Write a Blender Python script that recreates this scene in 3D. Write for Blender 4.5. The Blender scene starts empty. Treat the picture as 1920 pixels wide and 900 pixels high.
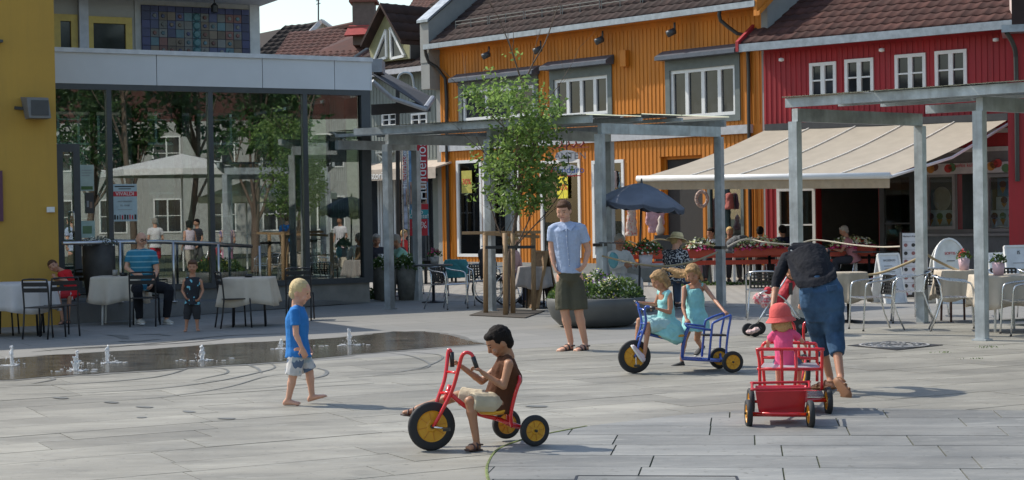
import bpy, math, random
from mathutils import Vector as V, Matrix
R = random.Random(7)
S = bpy.context.scene
col = S.collection
rad = math.radians

# ---------------- camera ----------------
CAMH = 1.65
FPX = 3100.0
th, ph = 0.0166, math.atan(45.0 / FPX)
F_ = V((0, math.cos(ph), -math.sin(ph))); U0 = V((0, math.sin(ph), math.cos(ph))); R0 = V((1, 0, 0))
CR = R0 * math.cos(th) - U0 * math.sin(th)
CU = R0 * math.sin(th) + U0 * math.cos(th)
cam = bpy.data.cameras.new('camera'); camo = bpy.data.objects.new('camera', cam); col.objects.link(camo)
m3 = Matrix((CR, CU, -F_)).transposed()
camo.matrix_world = Matrix.Translation((0, 0, CAMH)) @ m3.to_4x4()
cam.sensor_width = 36; cam.lens = FPX / 1920 * 36; cam.clip_end = 600
S.camera = camo
# ---------------- light ----------------
EXPOSURE = 0.35
SUN_EL = rad(46)
sx, sy = -0.90, 0.436          # horizontal direction towards the sun
w = bpy.data.worlds.new('World'); S.world = w; w.use_nodes = True
nt = w.node_tree; nt.nodes.clear()
sky = nt.nodes.new('ShaderNodeTexSky'); sky.sky_type = 'NISHITA'; sky.sun_disc = False
sky.sun_elevation = SUN_EL; sky.sun_rotation = math.atan2(sx, sy)
sky.air_density = 1.3; sky.dust_density = 1.2; sky.ozone_density = 1.0
bg = nt.nodes.new('ShaderNodeBackground'); bg.inputs[1].default_value = 0.15
wo = nt.nodes.new('ShaderNodeOutputWorld')
nt.links.new(sky.outputs[0], bg.inputs[0]); nt.links.new(bg.outputs[0], wo.inputs[0])
sun = bpy.data.lights.new('sun', 'SUN'); sun.energy = 3.9; sun.angle = rad(0.5); sun.color = (1, .94, .84)
suno = bpy.data.objects.new('sun', sun); col.objects.link(suno)
sd = V((sx * math.cos(SUN_EL), sy * math.cos(SUN_EL), math.sin(SUN_EL)))
suno.rotation_euler = sd.to_track_quat('Z', 'Y').to_euler(); suno.location = (-20, 20, 40)
S.view_settings.view_transform = 'Standard'; S.view_settings.look = 'None'
S.view_settings.gamma = 1; S.view_settings.exposure = EXPOSURE; S.view_settings.use_curve_mapping = False
S.cycles.max_bounces = 8; S.cycles.transparent_max_bounces = 16

# ---------------- helpers ----------------
def ray(px, py):
    return (F_ + CR * ((px - 960) / FPX) - CU * ((py - 450) / FPX))
def W(px, py, Y):
    "point at world depth Y seen at a pixel"
    r = ray(px, py); return V((0, 0, CAMH)) + r * (Y / r.y)
def G(px, py, h=0.0):
    "point on the horizontal plane z=h"
    r = ray(px, py); return V((0, 0, CAMH)) + r * ((h - CAMH) / r.z)
class Wall:
    def __init__(s, p, d):
        s.p = V((p[0], p[1])); s.d = V((d[0], d[1])).normalized(); s.n = V((s.d.y, -s.d.x))
        if s.n.y > 0: s.n = -s.n
    def at(s, px, py, o=0):
        r = ray(px, py); q = s.p + s.n * o; r2 = V((r.x, r.y))
        t = q.dot(s.n) / r2.dot(s.n); h = V((r.x, r.y)) * t
        return (h - q).dot(s.d), CAMH + r.z * t
    def pt(s, a, h, o=0):
        q = s.p + s.d * a + s.n * o; return V((q.x, q.y, h))
    def rect(s, x0, y0, x1, y1, o=0):
        xm = (x0 + x1) / 2; ym = (y0 + y1) / 2
        return s.at(x0, ym, o)[0], s.at(x1, ym, o)[0], s.at(xm, y1, o)[1], s.at(xm, y0, o)[1]   # s0,s1,h0,h1
def org(p):
    o = V((0, 0, 0))
    while p is not None: o = o + p.location; p = p.parent
    return o
class MB:
    def __init__(s): s.v = []; s.f = []
    def add(s, vs, fs):
        n = len(s.v); s.v += [V(q) for q in vs]; s.f += [tuple(i + n for i in f) for f in fs]
    def hexa(s, p):   # p: 8 points, bottom 4 ccw then top 4
        s.add(p, [(3, 2, 1, 0), (4, 5, 6, 7), (0, 1, 5, 4), (1, 2, 6, 5), (2, 3, 7, 6), (3, 0, 4, 7)]); return s
    def box(s, c, sz, rz=0, M=None):
        x, y, z = sz[0] / 2, sz[1] / 2, sz[2] / 2; c = V(c)
        m = M if M is not None else Matrix.Rotation(rz, 3, 'Z')
        s.hexa([c + m @ V(q) for q in ((-x, -y, -z), (x, -y, -z), (x, y, -z), (-x, y, -z), (-x, -y, z), (x, -y, z), (x, y, z), (-x, y, z))]); return s
    def wbox(s, wl, s0, s1, h0, h1, o0, o1):
        s.hexa([wl.pt(s0, h0, o1), wl.pt(s1, h0, o1), wl.pt(s1, h0, o0), wl.pt(s0, h0, o0), wl.pt(s0, h1, o1), wl.pt(s1, h1, o1), wl.pt(s1, h1, o0), wl.pt(s0, h1, o0)]); return s
    def bar(s, a, b, w_, h_, up=(0, 0, 1)):
        a, b = V(a), V(b); d = (b - a).normalized(); u = V(up)
        l = d.cross(u)
        if l.length < 1e-4: l = d.cross(V((0, 1, 0)))
        l.normalize(); u = l.cross(d).normalized(); l *= w_ / 2; u *= h_ / 2
        s.hexa([a - l - u, a + l - u, b + l - u, b - l - u, a - l + u, a + l + u, b + l + u, b - l + u]); return s
    def prism(s, poly, off):
        n = len(poly); poly = [V(q) for q in poly]; off = V(off)
        s.add(poly + [q + off for q in poly], [tuple(range(n))[::-1], tuple(range(n, 2 * n))] + [(i, (i + 1) % n, n + (i + 1) % n, n + i) for i in range(n)]); return s
    def quad(s, *p): s.add(p, [tuple(range(len(p)))]); return s
    def tube(s, pts, r, n=8, sm=0, closed=False, cap=True):
        pts = [V(q) for q in pts]
        if sm: pts = smooth(pts, sm, closed)
        rs = r if isinstance(r, (list, tuple)) else [r] * len(pts)
        if len(rs) != len(pts):
            k = len(rs) - 1; rs = [rs[min(k, int(i / (len(pts) - 1) * k))] * (1 - (i / (len(pts) - 1) * k) % 1) + rs[min(k, int(i / (len(pts) - 1) * k) + 1)] * ((i / (len(pts) - 1) * k) % 1) for i in range(len(pts))]
        m = len(pts); vs = []; pu = None
        for i in range(m):
            if closed: d = pts[(i + 1) % m] - pts[i - 1]
            else: d = pts[min(i + 1, m - 1)] - pts[max(i - 1, 0)]
            if d.length < 1e-9: d = V((0, 0, 1))
            d.normalize()
            if pu is None: pu = d.orthogonal().normalized()
            u = pu - d * pu.dot(d)
            if u.length < 1e-5: u = d.orthogonal()
            u.normalize(); pu = u; l = d.cross(u)
            vs += [pts[i] + (u * math.cos(2 * math.pi * k / n) + l * math.sin(2 * math.pi * k / n)) * rs[i] for k in range(n)]
        fs = []
        for i in range(m if closed else m - 1):
            j = (i + 1) % m
            fs += [(i * n + k, i * n + (k + 1) % n, j * n + (k + 1) % n, j * n + k) for k in range(n)]
        if cap and not closed: fs += [tuple(range(n))[::-1], tuple(range((m - 1) * n, m * n))]
        s.add(vs, fs); return s
    def caps(s, a, b, ra, rb, n=10):
        "tapered capsule"
        a, b = V(a), V(b); d = (b - a)
        if d.length < 1e-6: d = V((0, 0, 1e-4))
        d.normalize(); pts = []; rs = []
        for k in range(4):
            t = k / 3.5 * math.pi / 2; pts.append(a - d * ra * math.cos(t)); rs.append(max(ra * math.sin(t), 1e-4))
        pts.append(a); rs.append(ra); pts.append(b); rs.append(rb)
        for k in range(3, -1, -1):
            t = k / 3.5 * math.pi / 2; pts.append(b + d * rb * math.cos(t)); rs.append(max(rb * math.sin(t), 1e-4))
        return s.tube(pts, rs, n)
    def lathe(s, prof, c=(0, 0, 0), n=20, ax=(0, 0, 1), cap=True):
        c = V(c); ax = V(ax).normalized(); u = ax.orthogonal().normalized(); l = ax.cross(u); vs = []; m = len(prof)
        for r, z in prof:
            vs += [c + ax * z + (u * math.cos(2 * math.pi * k / n) + l * math.sin(2 * math.pi * k / n)) * max(r, 1e-4) for k in range(n)]
        fs = [(i * n + k, i * n + (k + 1) % n, (i + 1) * n + (k + 1) % n, (i + 1) * n + k) for i in range(m - 1) for k in range(n)]
        if cap: fs += [tuple(range(n))[::-1], tuple(range((m - 1) * n, m * n))]
        s.add(vs, fs); return s
    def ell(s, c, rx, ry, rz, X=(1, 0, 0), Y=(0, 1, 0), Z=(0, 0, 1), n=12, m=8):
        c = V(c); X, Y, Z = V(X), V(Y), V(Z); vs = []; fs = []
        for i in range(1, m):
            t = math.pi * i / m
            for k in range(n):
                p = 2 * math.pi * k / n
                vs.append(c + X * (rx * math.sin(t) * math.cos(p)) + Y * (ry * math.sin(t) * math.sin(p)) + Z * (-rz * math.cos(t)))
        for i in range(m - 2):
            fs += [(i * n + k, i * n + (k + 1) % n, (i + 1) * n + (k + 1) % n, (i + 1) * n + k) for k in range(n)]
        b = len(vs); vs += [c - Z * rz, c + Z * rz]
        fs += [(b, (k + 1) % n, k) for k in range(n)] + [(b + 1, (m - 2) * n + k, (m - 2) * n + (k + 1) % n) for k in range(n)]
        s.add(vs, fs); return s
    def loft(s, rings, n=14):
        "rings: (centre, X half axis vector, Y half axis vector)"
        vs = []; m = len(rings)
        for c, X, Y in rings:
            vs += [V(c) + V(X) * math.cos(2 * math.pi * k / n) + V(Y) * math.sin(2 * math.pi * k / n) for k in range(n)]
        fs = [(i * n + k, i * n + (k + 1) % n, (i + 1) * n + (k + 1) % n, (i + 1) * n + k) for i in range(m - 1) for k in range(n)]
        fs += [tuple(range(n))[::-1], tuple(range((m - 1) * n, m * n))]
        s.add(vs, fs); return s
    def build(s, name, mat, parent=None, smooth=False, label=None, kind=None):
        o_ = org(parent); me = bpy.data.meshes.new(name)
        me.from_pydata([tuple(q - o_) for q in s.v], [], s.f)
        if smooth: me.polygons.foreach_set('use_smooth', [True] * len(me.polygons))
        if mat: me.materials.append(mat)
        me.update()
        ob = bpy.data.objects.new(name, me); col.objects.link(ob); ob.parent = parent
        if label: ob['label'] = label
        if kind: ob['kind'] = kind
        return ob
def smooth(pts, k, closed=False):
    n = len(pts); out = []
    for i in range(n if closed else n - 1):
        if closed: p0, p1, p2, p3 = pts[i - 1], pts[i], pts[(i + 1) % n], pts[(i + 2) % n]
        else: p0, p1, p2, p3 = pts[max(i - 1, 0)], pts[i], pts[i + 1], pts[min(i + 2, n - 1)]
        for j in range(k):
            t = j / k
            out.append(0.5 * ((2 * p1) + (p2 - p0) * t + (2 * p0 - 5 * p1 + 4 * p2 - p3) * t * t + (3 * p1 - p0 - 3 * p2 + p3) * t ** 3))
    if not closed: out.append(pts[-1])
    return out
def thing(name, label, cat, loc=(0, 0, 0), group=None, rz=0):
    o = bpy.data.objects.new(name, None); col.objects.link(o); o.location = V(loc); o.rotation_euler = (0, 0, rz); o.empty_display_size = .1
    o['label'] = label; o['category'] = cat
    if group: o['group'] = group
    return o
def tag(o, label, cat, group=None):
    o['label'] = label; o['category'] = cat
    if group: o['group'] = group
    return o
def dup(root, loc, rz, label, group=None, scale=None):
    def cp(o, par):
        c = o.copy(); col.objects.link(c); c.parent = par
        for ch in KIDS.get(o.name, [x for x in o.children]): cp(ch, c)
        return c
    r = cp(root, None); r.location = V(loc); r.rotation_euler = (0, 0, rz); r['label'] = label
    if scale: r.scale = (scale,) * 3
    if group: r['group'] = group
    return r
KIDS = {}

# ---------------- materials ----------------
def mat(name, c, rough=.6, metal=0., var=.12, scale=6., bump=0., bscale=60., rnd=0., stretch=None, coat=0., alpha=None, sheen=0., sub=0., c2=None, detail=4, hi=.58, lo=.42, obj=False):
    m = bpy.data.materials.new(name); m.use_nodes = True; t = m.node_tree; N = t.nodes; L = t.links
    b = N['Principled BSDF']; b.inputs['Roughness'].default_value = rough; b.inputs['Metallic'].default_value = metal
    if coat: b.inputs['Coat Weight'].default_value = coat; b.inputs['Coat Roughness'].default_value = .08
    if sheen: b.inputs['Sheen Weight'].default_value = sheen
    if sub: b.inputs['Subsurface Weight'].default_value = sub; b.inputs['Subsurface Scale'].default_value = .01
    if obj: pos = N.new('ShaderNodeTexCoord').outputs['Object']
    else: pos = N.new('ShaderNodeNewGeometry').outputs['Position']
    if stretch:
        mp = N.new('ShaderNodeMapping'); mp.inputs['Scale'].default_value = stretch[:3]
        if len(stretch) > 3: mp.inputs['Rotation'].default_value = (0, 0, stretch[3])
        L.new(pos, mp.inputs[0]); pos = mp.outputs[0]
    nz = N.new('ShaderNodeTexNoise'); nz.inputs['Scale'].default_value = scale; nz.inputs['Detail'].default_value = detail; nz.inputs['Roughness'].default_value = .6
    L.new(pos, nz.inputs['Vector'])
    cr = N.new('ShaderNodeValToRGB'); e = cr.color_ramp.elements
    a = [max(0, q * (1 - var)) for q in c]; z = [min(1, q * (1 + var)) for q in c] if c2 is None else c2
    e[0].position = lo - .1; e[1].position = hi + .1; e[0].color = (*a, 1); e[1].color = (*z, 1)
    L.new(nz.outputs[0], cr.inputs[0]); src = cr.outputs[0]
    if rnd:
        oi = N.new('ShaderNodeObjectInfo'); mr = N.new('ShaderNodeMapRange'); mr.inputs[3].default_value = 1 - rnd; mr.inputs[4].default_value = 1 + rnd
        L.new(oi.outputs['Random'], mr.inputs[0]); hs = N.new('ShaderNodeHueSaturation'); L.new(mr.outputs[0], hs.inputs['Value']); L.new(src, hs.inputs['Color']); src = hs.outputs[0]
    L.new(src, b.inputs['Base Color'])
    rr = N.new('ShaderNodeMapRange'); rr.inputs[3].default_value = max(0, rough - .08); rr.inputs[4].default_value = min(1, rough + .08)
    L.new(nz.outputs[0], rr.inputs[0]); L.new(rr.outputs[0], b.inputs['Roughness'])
    if bump:
        n2 = N.new('ShaderNodeTexNoise'); n2.inputs['Scale'].default_value = bscale; n2.inputs['Detail'].default_value = 5; L.new(pos, n2.inputs['Vector'])
        bp = N.new('ShaderNodeBump'); bp.inputs['Strength'].default_value = bump; bp.inputs['Distance'].default_value = .02
        L.new(n2.outputs[0], bp.inputs['Height']); L.new(bp.outputs[0], b.inputs['Normal'])
    if alpha is not None: b.inputs['Alpha'].default_value = alpha
    return m
def glass_mat(name, tint=(.8, .87, .85), refl=.06, ior=1.5):
    m = bpy.data.materials.new(name); m.use_nodes = True; t = m.node_tree; N = t.nodes; L = t.links; N.clear()
    o = N.new('ShaderNodeOutputMaterial'); tr = N.new('ShaderNodeBsdfTransparent'); tr.inputs[0].default_value = (*tint, 1)
    gl = N.new('ShaderNodeBsdfGlossy'); gl.inputs['Roughness'].default_value = 0.0
    fr = N.new('ShaderNodeFresnel'); fr.inputs[0].default_value = ior
    ad = N.new('ShaderNodeMath'); ad.operation = 'ADD'; ad.inputs[1].default_value = refl; ad.use_clamp = True
    mx = N.new('ShaderNodeMixShader'); L.new(fr.outputs[0], ad.inputs[0]); L.new(ad.outputs[0], mx.inputs[0]); L.new(tr.outputs[0], mx.inputs[1]); L.new(gl.outputs[0], mx.inputs[2]); L.new(mx.outputs[0], o.inputs[0])
    return m
def stripes_mat(name, c1, c2, freq, axis='Z', rough=.8, thick=.25, noise=.0):
    m = mat(name, c1, rough, var=.1, scale=15, bump=.3, bscale=40); t = m.node_tree; N = t.nodes; L = t.links; b = N['Principled BSDF']
    src = b.inputs['Base Color'].links[0].from_socket
    g = N.new('ShaderNodeTexCoord').outputs['Object']; sp = N.new('ShaderNodeSeparateXYZ'); L.new(g, sp.inputs[0])
    mu = N.new('ShaderNodeMath'); mu.operation = 'MULTIPLY'; mu.inputs[1].default_value = freq; L.new(sp.outputs[axis], mu.inputs[0])
    fr = N.new('ShaderNodeMath'); fr.operation = 'FRACT'; L.new(mu.outputs[0], fr.inputs[0])
    lt = N.new('ShaderNodeMath'); lt.operation = 'LESS_THAN'; lt.inputs[1].default_value = thick; L.new(fr.outputs[0], lt.inputs[0])
    mx = N.new('ShaderNodeMixRGB'); mx.inputs[2].default_value = (*c2, 1); L.new(lt.outputs[0], mx.inputs[0]); L.new(src, mx.inputs[1]); L.new(mx.outputs[0], b.inputs['Base Color'])
    return m
def spots_mat(name, c1, c2, scale, thr=.5, rough=.8, c3=None):
    m = mat(name, c1, rough, var=.1, scale=15, bump=.3, bscale=40); t = m.node_tree; N = t.nodes; L = t.links; b = N['Principled BSDF']
    src = b.inputs['Base Color'].links[0].from_socket
    g = N.new('ShaderNodeTexCoord').outputs['Object']
    vz = N.new('ShaderNodeTexNoise'); vz.inputs['Scale'].default_value = scale; vz.inputs['Detail'].default_value = 1; L.new(g, vz.inputs['Vector'])
    gt = N.new('ShaderNodeMath'); gt.operation = 'GREATER_THAN'; gt.inputs[1].default_value = thr; L.new(vz.outputs[0], gt.inputs[0])
    mx = N.new('ShaderNodeMixRGB'); mx.inputs[2].default_value = (*c2, 1); L.new(gt.outputs[0], mx.inputs[0]); L.new(src, mx.inputs[1])
    if c3:
        vy = N.new('ShaderNodeTexNoise'); vy.inputs['Scale'].default_value = scale * 1.3; vy.noise_dimensions = '4D'; vy.inputs['W'].default_value = 5; L.new(g, vy.inputs['Vector'])
        g2 = N.new('ShaderNodeMath'); g2.operation = 'GREATER_THAN'; g2.inputs[1].default_value = thr + .04; L.new(vy.outputs[0], g2.inputs[0])
        m2 = N.new('ShaderNodeMixRGB'); m2.inputs[2].default_value = (*c3, 1); L.new(g2.outputs[0], m2.inputs[0]); L.new(mx.outputs[0], m2.inputs[1]); mx = m2
    L.new(mx.outputs[0], b.inputs['Base Color'])
    return m
def sr(r, g, b):
    "sRGB bytes to linear"
    return tuple((q / 255 / 12.92) if q / 255 <= .04045 else ((q / 255 + .055) / 1.055) ** 2.4 for q in (r, g, b))
black_metal = mat('black_metal', (.02, .02, .022), .4, .3)
alu = mat('brushed_aluminium', (.62, .63, .64), .28, 1., var=.06)
galv = mat('galvanised_steel', (.38, .41, .42), .5, .4, var=.3, scale=3, bump=.15, bscale=25)
steel = mat('stainless_steel', (.5, .5, .5), .3, 1.)
white_paint = mat('white_paint', (.70, .70, .68), .45, var=.05)
dark_frame = mat('dark_grey_frame', (.055, .06, .065), .45, .2)
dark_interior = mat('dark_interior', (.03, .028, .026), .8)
chrome = mat('chrome', (.7, .7, .7), .15, 1.)
red_enamel = mat('red_enamel', (.62, .015, .02), .25, var=.08, coat=.5)
blue_enamel = mat('blue_enamel', (.025, .075, .34), .28, var=.08, coat=.5)
rubber = mat('black_rubber', (.018, .018, .019), .7, bump=.1)
yellow_plastic = mat('yellow_plastic', (.62, .30, .015), .38, var=.1)
yellow_shade = mat('amber_plastic', (.5, .2, .012), .4, var=.1)
blackplastic = mat('black_plastic', (.02, .02, .02), .35)
terracotta = mat('red_plastic_box', (.42, .05, .02), .5)
wood = mat('stake_wood', (.33, .21, .11), .7, var=.25, scale=12, bump=.2, stretch=(6, 6, 1))
rope_m = mat('jute_rope', (.34, .27, .16), .9, bump=.6, bscale=150)
linen = mat('beige_tablecloth', (.50, .43, .34), .85, var=.05, bump=.15, bscale=30)
linen2 = mat('pale_tablecloth', (.52, .48, .45), .85, var=.05, bump=.15, bscale=30)
skin_l = mat('fair_skin', (.56, .30, .20), .5, var=.08, sub=.1)
skin_m = mat('tanned_skin', (.40, .19, .11), .5, var=.08, sub=.1)
skin_d = mat('brown_skin', (.36, .17, .09), .5, var=.08, sub=.1)
eye_m = mat('dark_eyes', (.02, .015, .012), .2)
lip_m = mat('lips', (.33, .10, .08), .5)

def weather(m, dirt=(.12, .08, .05), amt=.35):
    t = m.node_tree; N = t.nodes; L = t.links; b = N['Principled BSDF']; src = b.inputs['Base Color'].links[0].from_socket
    g = N.new('ShaderNodeNewGeometry'); mp = N.new('ShaderNodeMapping'); mp.inputs['Scale'].default_value = (7, 7, .5); L.new(g.outputs['Position'], mp.inputs[0])
    n = N.new('ShaderNodeTexNoise'); n.inputs['Scale'].default_value = 1.4; n.inputs['Detail'].default_value = 6; n.inputs['Roughness'].default_value = .7; L.new(mp.outputs[0], n.inputs['Vector'])
    r = N.new('ShaderNodeMapRange'); r.inputs[1].default_value = .48; r.inputs[2].default_value = .75; r.inputs[3].default_value = 0; r.inputs[4].default_value = amt; L.new(n.outputs[0], r.inputs[0])
    x = N.new('ShaderNodeMixRGB'); x.inputs[2].default_value = (*dirt, 1); L.new(r.outputs[0], x.inputs[0]); L.new(src, x.inputs[1]); L.new(x.outputs[0], b.inputs['Base Color']); return m
# ---------------- people ----------------
cloud_tex = {}
def ctex(size):
    if size not in cloud_tex:
        t = bpy.data.textures.new('folds', 'CLOUDS'); t.noise_scale = size; cloud_tex[size] = t
    return cloud_tex[size]
def fuse(mb, name, mt, parent, vox, sm=3, disp=0, dsize=.05, label=None):
    o = mb.build(name, mt, parent, True, label)
    r = o.modifiers.new('fuse', 'REMESH'); r.mode = 'VOXEL'; r.voxel_size = vox; r.use_smooth_shade = True
    s = o.modifiers.new('soft', 'SMOOTH'); s.factor = .5; s.iterations = sm
    if disp:
        d = o.modifiers.new('folds', 'DISPLACE'); d.texture = ctex(dsize); d.strength = disp; d.mid_level = .5; d.texture_coords = 'GLOBAL'
    return o
def hand(mb, wr, hp, n, s, curl=.5, side=1):
    d = (hp - wr).normalized(); n = (n - d * n.dot(d))
    n = n.normalized() if n.length > 1e-3 else d.orthogonal().normalized()
    l = d.cross(n) * side
    mb.loft([(wr - d * .01 * s, l * .026 * s, n * .02 * s), (wr + d * .03 * s, l * .036 * s, n * .017 * s), (wr + d * .085 * s, l * .042 * s, n * .014 * s), (wr + d * .095 * s, l * .038 * s, n * .01 * s)], 10)
    for i, ln in enumerate((.068, .076, .07, .054)):
        b = wr + d * .085 * s + l * ((1.5 - i) * .0205 * s)
        a1 = curl * 1.0 + i * .06; d1 = d * math.cos(a1) + n * math.sin(a1); a2 = a1 + curl * 1.1; d2 = d * math.cos(a2) + n * math.sin(a2)
        m_ = b + d1 * ln * .55 * s; mb.caps(b, m_, .0098 * s, .009 * s, 8); mb.caps(m_, m_ + d2 * ln * .5 * s, .009 * s, .0075 * s, 8)
    b = wr + d * .03 * s + l * .032 * s; m_ = b + (d * .6 + l * .6 + n * .35).normalized() * .04 * s
    mb.caps(b, m_, .013 * s, .0105 * s, 8); mb.caps(m_, m_ + (d * .9 + n * .5 + l * .1).normalized() * .032 * s, .0105 * s, .008 * s, 8)
def foot_rings(a, toe, heel, s, g=0.0):
    d = (toe - heel); L = d.length; d.normalize(); up = (a - heel); up = up - d * up.dot(d)
    up = up.normalized() if up.length > 1e-4 else V((0, 0, 1)); lat = d.cross(up)
    def rg(t, w_, h_): return (heel + d * (L * t) + up * (h_ * s), lat * ((w_ + g) * s), up * ((h_ + g * .6) * s))
    return [rg(-.03 - g, .018, .022), rg(.05, .03, .034), rg(.25, .033, .038), rg(.5, .04, .032), rg(.72, .047, .024), rg(.9, .044, .019), rg(.97, .036, .016), rg(1.0, .026, .012)], d, up, lat
def lerp(a, b, t): return a + (b - a) * t
def person(label, J, s=1., hs=1., face=(0, -1, 0), skin=skin_l, hair=None, hstyle='short', top=None, sleeve='short', bottom=None, legs='short', shoes=None, shoe_kind='shoe', vox=.008, eyes=True, curl=(.6, .6), fat=1., group=None, name_cat='person', hat=None, palmL=None, palmR=None, flare=1.15, sole=None, socks=None, cut=None, xtop=None, xbot=None):
    base = V(((J['pL'].x + J['pR'].x) / 2, (J['pL'].y + J['pR'].y) / 2, 0))
    rt = thing('person', label, name_cat, base, group)
    hr = .118 * hs; face = V(face)
    up = (J['head'] - J['neck']).normalized() if 'hup' not in J else J['hup'].normalized()
    face = (face - up * face.dot(up)).normalized(); lat = face.cross(up)    # person's right
    H = J['head']
    b = MB()
    # head
    b.ell(H + up * .08 * hr, .70 * hr, .84 * hr, .90 * hr, lat, face, up)
    b.ell(H - up * .38 * hr + face * .16 * hr, .54 * hr, .60 * hr, .56 * hr, lat, face, up)
    b.ell(H - up * .80 * hr + face * .42 * hr, .22 * hr, .2 * hr, .17 * hr, lat, face, up)
    b.caps(H + face * .74 * hr + up * .12 * hr, H + face * .86 * hr - up * .22 * hr, .07 * hr, .115 * hr, 8)
    for q in (-1, 1):
        b.ell(H + lat * q * .7 * hr - face * .04 * hr - up * .08 * hr, .08 * hr, .17 * hr, .26 * hr, lat, face, up, 8, 6)
        b.ell(H + lat * q * .36 * hr + face * .6 * hr - up * .32 * hr, .22 * hr, .2 * hr, .24 * hr, lat, face, up, 8, 6)
    nk = J['neck']; sL, sR = J['sL'], J['sR']; sm_ = (sL + sR) / 2; slat = (sL - sR); sw = slat.length / 2; slat.normalize()
    pm = (J['pL'] + J['pR']) / 2; plat = (J['pL'] - J['pR']); pw = plat.length / 2 + .055 * s * fat; plat = plat.normalized() if plat.length > .01 else slat
    nr = .5 * (.056 * s) + .5 * (.50 * hr); b.caps(nk - up * .03 * s, H - up * .45 * hr - face * .12 * hr, nr * 1.08, nr)
    def rings(g, lo=0., hem=0.):
        ch = J.get('chest', lerp(sm_, pm, .35)); wa = J.get('waist', lerp(sm_, pm, .68)); out = []
        def rg(c, L_, w_, d_, ax):
            f = ax.cross(L_)
            f = f.normalized() if f.length > 1e-4 else V((0, 1, 0))
            return (c, L_ * (w_ + g), f * (d_ + g))
        ax = (sm_ - pm).normalized()
        out.append(rg(lerp(sm_, nk, .75), slat, nr * 1.08, nr, ax))
        out.append(rg(lerp(sm_, nk, .25) , slat, sw * .78, .075 * s, ax))
        out.append(rg(sm_ - ax * .015 * s, slat, sw * .98, .092 * s, ax))
        out.append(rg(lerp(sm_, ch, .6), slat, sw * .92, .108 * s * fat, ax))
        out.append(rg(ch, slat, sw * .86, .112 * s * fat, ax))
        ml = (slat + plat).normalized()
        out.append(rg(wa, ml, max(sw * .74, pw * .78) * fat ** .5, .102 * s * fat, ax))
        out.append(rg(lerp(wa, pm, .7), plat, pw * .97, .112 * s * fat, ax))
        out.append(rg(pm - ax * (.03 * s), plat, pw * .95, .108 * s * fat, ax))
        if hem:
            out[-1] = rg(pm - ax * (.03 * s), plat, pw * 1.14, .118 * s * fat, ax); out.append(rg(pm - ax * (.03 * s + hem), plat, pw * 1.2, .125 * s * fat, ax))
        else: out.append(rg(pm - ax * (.09 * s), plat, pw * .6, .07 * s, ax))
        return out
    b.loft(rings(0))
    if bottom is None or legs != 'skirt': pass
    for q, sh in (('L', sL), ('R', sR)):
        e, wr, hp = J['e' + q], J['w' + q], J['h' + q]
        b.caps(lerp(nk, sm_, .45), lerp(sh, nk, .12), .052 * s, .046 * s); b.caps(sh, e, .047 * s, .036 * s); b.caps(e, wr, .037 * s, .025 * s)
        b.ell(lerp(e, wr, .3), .038 * s, .038 * s, .06 * s, *frame(wr - e), 8, 6)
        n_ = (palmL if q == 'L' else palmR) or (slat * (-1 if q == 'L' else 1) + V((0, 0, -.2)))
        hand(b, wr, hp, V(n_), s, curl[0 if q == 'L' else 1], 1 if q == 'L' else -1)
        p, k, a, t = J['p' + q], J['k' + q], J['a' + q], J['t' + q]
        b.caps(p, k, .080 * s * fat, .055 * s); b.caps(k, a, .053 * s, .035 * s)
        b.ell(lerp(k, a, .28) , .054 * s, .056 * s, .11 * s, *frame(a - k), 8, 6)
        hl = J.get('l' + q)
        if hl is None:
            dd = V((t.x - a.x, t.y - a.y, 0)); dd = dd.normalized() if dd.length > .01 else V((0, -1, 0)); hl = V((a.x, a.y, t.z)) - dd * .05 * s; J['l' + q] = hl
        fr, d_, u_, l_ = foot_rings(a, t, hl, s); b.loft(fr, 10); b.caps(a, hl + u_ * .035 * s + d_ * .03 * s, .032 * s, .033 * s)
        if shoe_kind != 'shoe' or not shoes:
            for i in range(5):
                tp = t - d_ * (.018 + .006 * i) * s + l_ * ((i - 2) * .016 * s) * (1 if q == 'L' else -1)
                b.caps(tp - d_ * .02 * s + u_ * .01 * s, tp + d_ * .012 * s + u_ * .006 * s, (.011 if i else .014) * s, (.008 if i else .011) * s, 8)
    fuse(b, 'body', skin, rt, vox, 2)
    if eyes:
        for q in (-1, 1):
            MB().ell(H + lat * q * .27 * hr + face * .725 * hr + up * .06 * hr, .09 * hr, .06 * hr, .05 * hr, lat, face, up, 8, 6).build('eye', eye_m, rt, True)
            MB().caps(H + lat * q * .13 * hr + face * .785 * hr + up * .22 * hr, H + lat * q * .42 * hr + face * .67 * hr + up * .22 * hr, .03 * hr, .022 * hr, 6).build('eyebrow', hair or eye_m, rt, True)
        MB().ell(H + face * .70 * hr - up * .50 * hr, .20 * hr, .05 * hr, .045 * hr, lat, face, up, 8, 6).build('mouth', lip_m, rt, True)
    # top
    if top:
        c = MB(); hem = {'long': .1 * s}.get(J.get('hem'), .05 * s)
        rg_ = rings(.020 * s, hem=hem); c.loft(rg_[:cut] if cut else rg_)
        fr_ = {'none': .0, 'short': .62, 'elbow': .95, 'three': 1.5, 'half': 1.3, 'long': 1.95, 'strap': 0}[sleeve]
        for q, sh in (('L', sL), ('R', sR)):
            e, wr = J['e' + q], J['w' + q]
            if sleeve != 'none' or True: c.caps(lerp(nk, sm_, .55), lerp(sh, nk, .12 if fr_ > 0 else .3), .062 * s, .056 * s)
            if fr_ > 0:
                f1 = min(fr_, 1); c.tube([lerp(sh, nk, .35), sh, lerp(sh, e, f1 * .5), lerp(sh, e, f1)], [.05 * s, .06 * s, .061 * s, (.062 if fr_ < 1 else .05) * s], 10)
                if fr_ > 1: c.caps(e, lerp(e, wr, min(fr_ - 1, .97)), .05 * s, .036 * s)
        if xtop: xtop(c)
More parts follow.
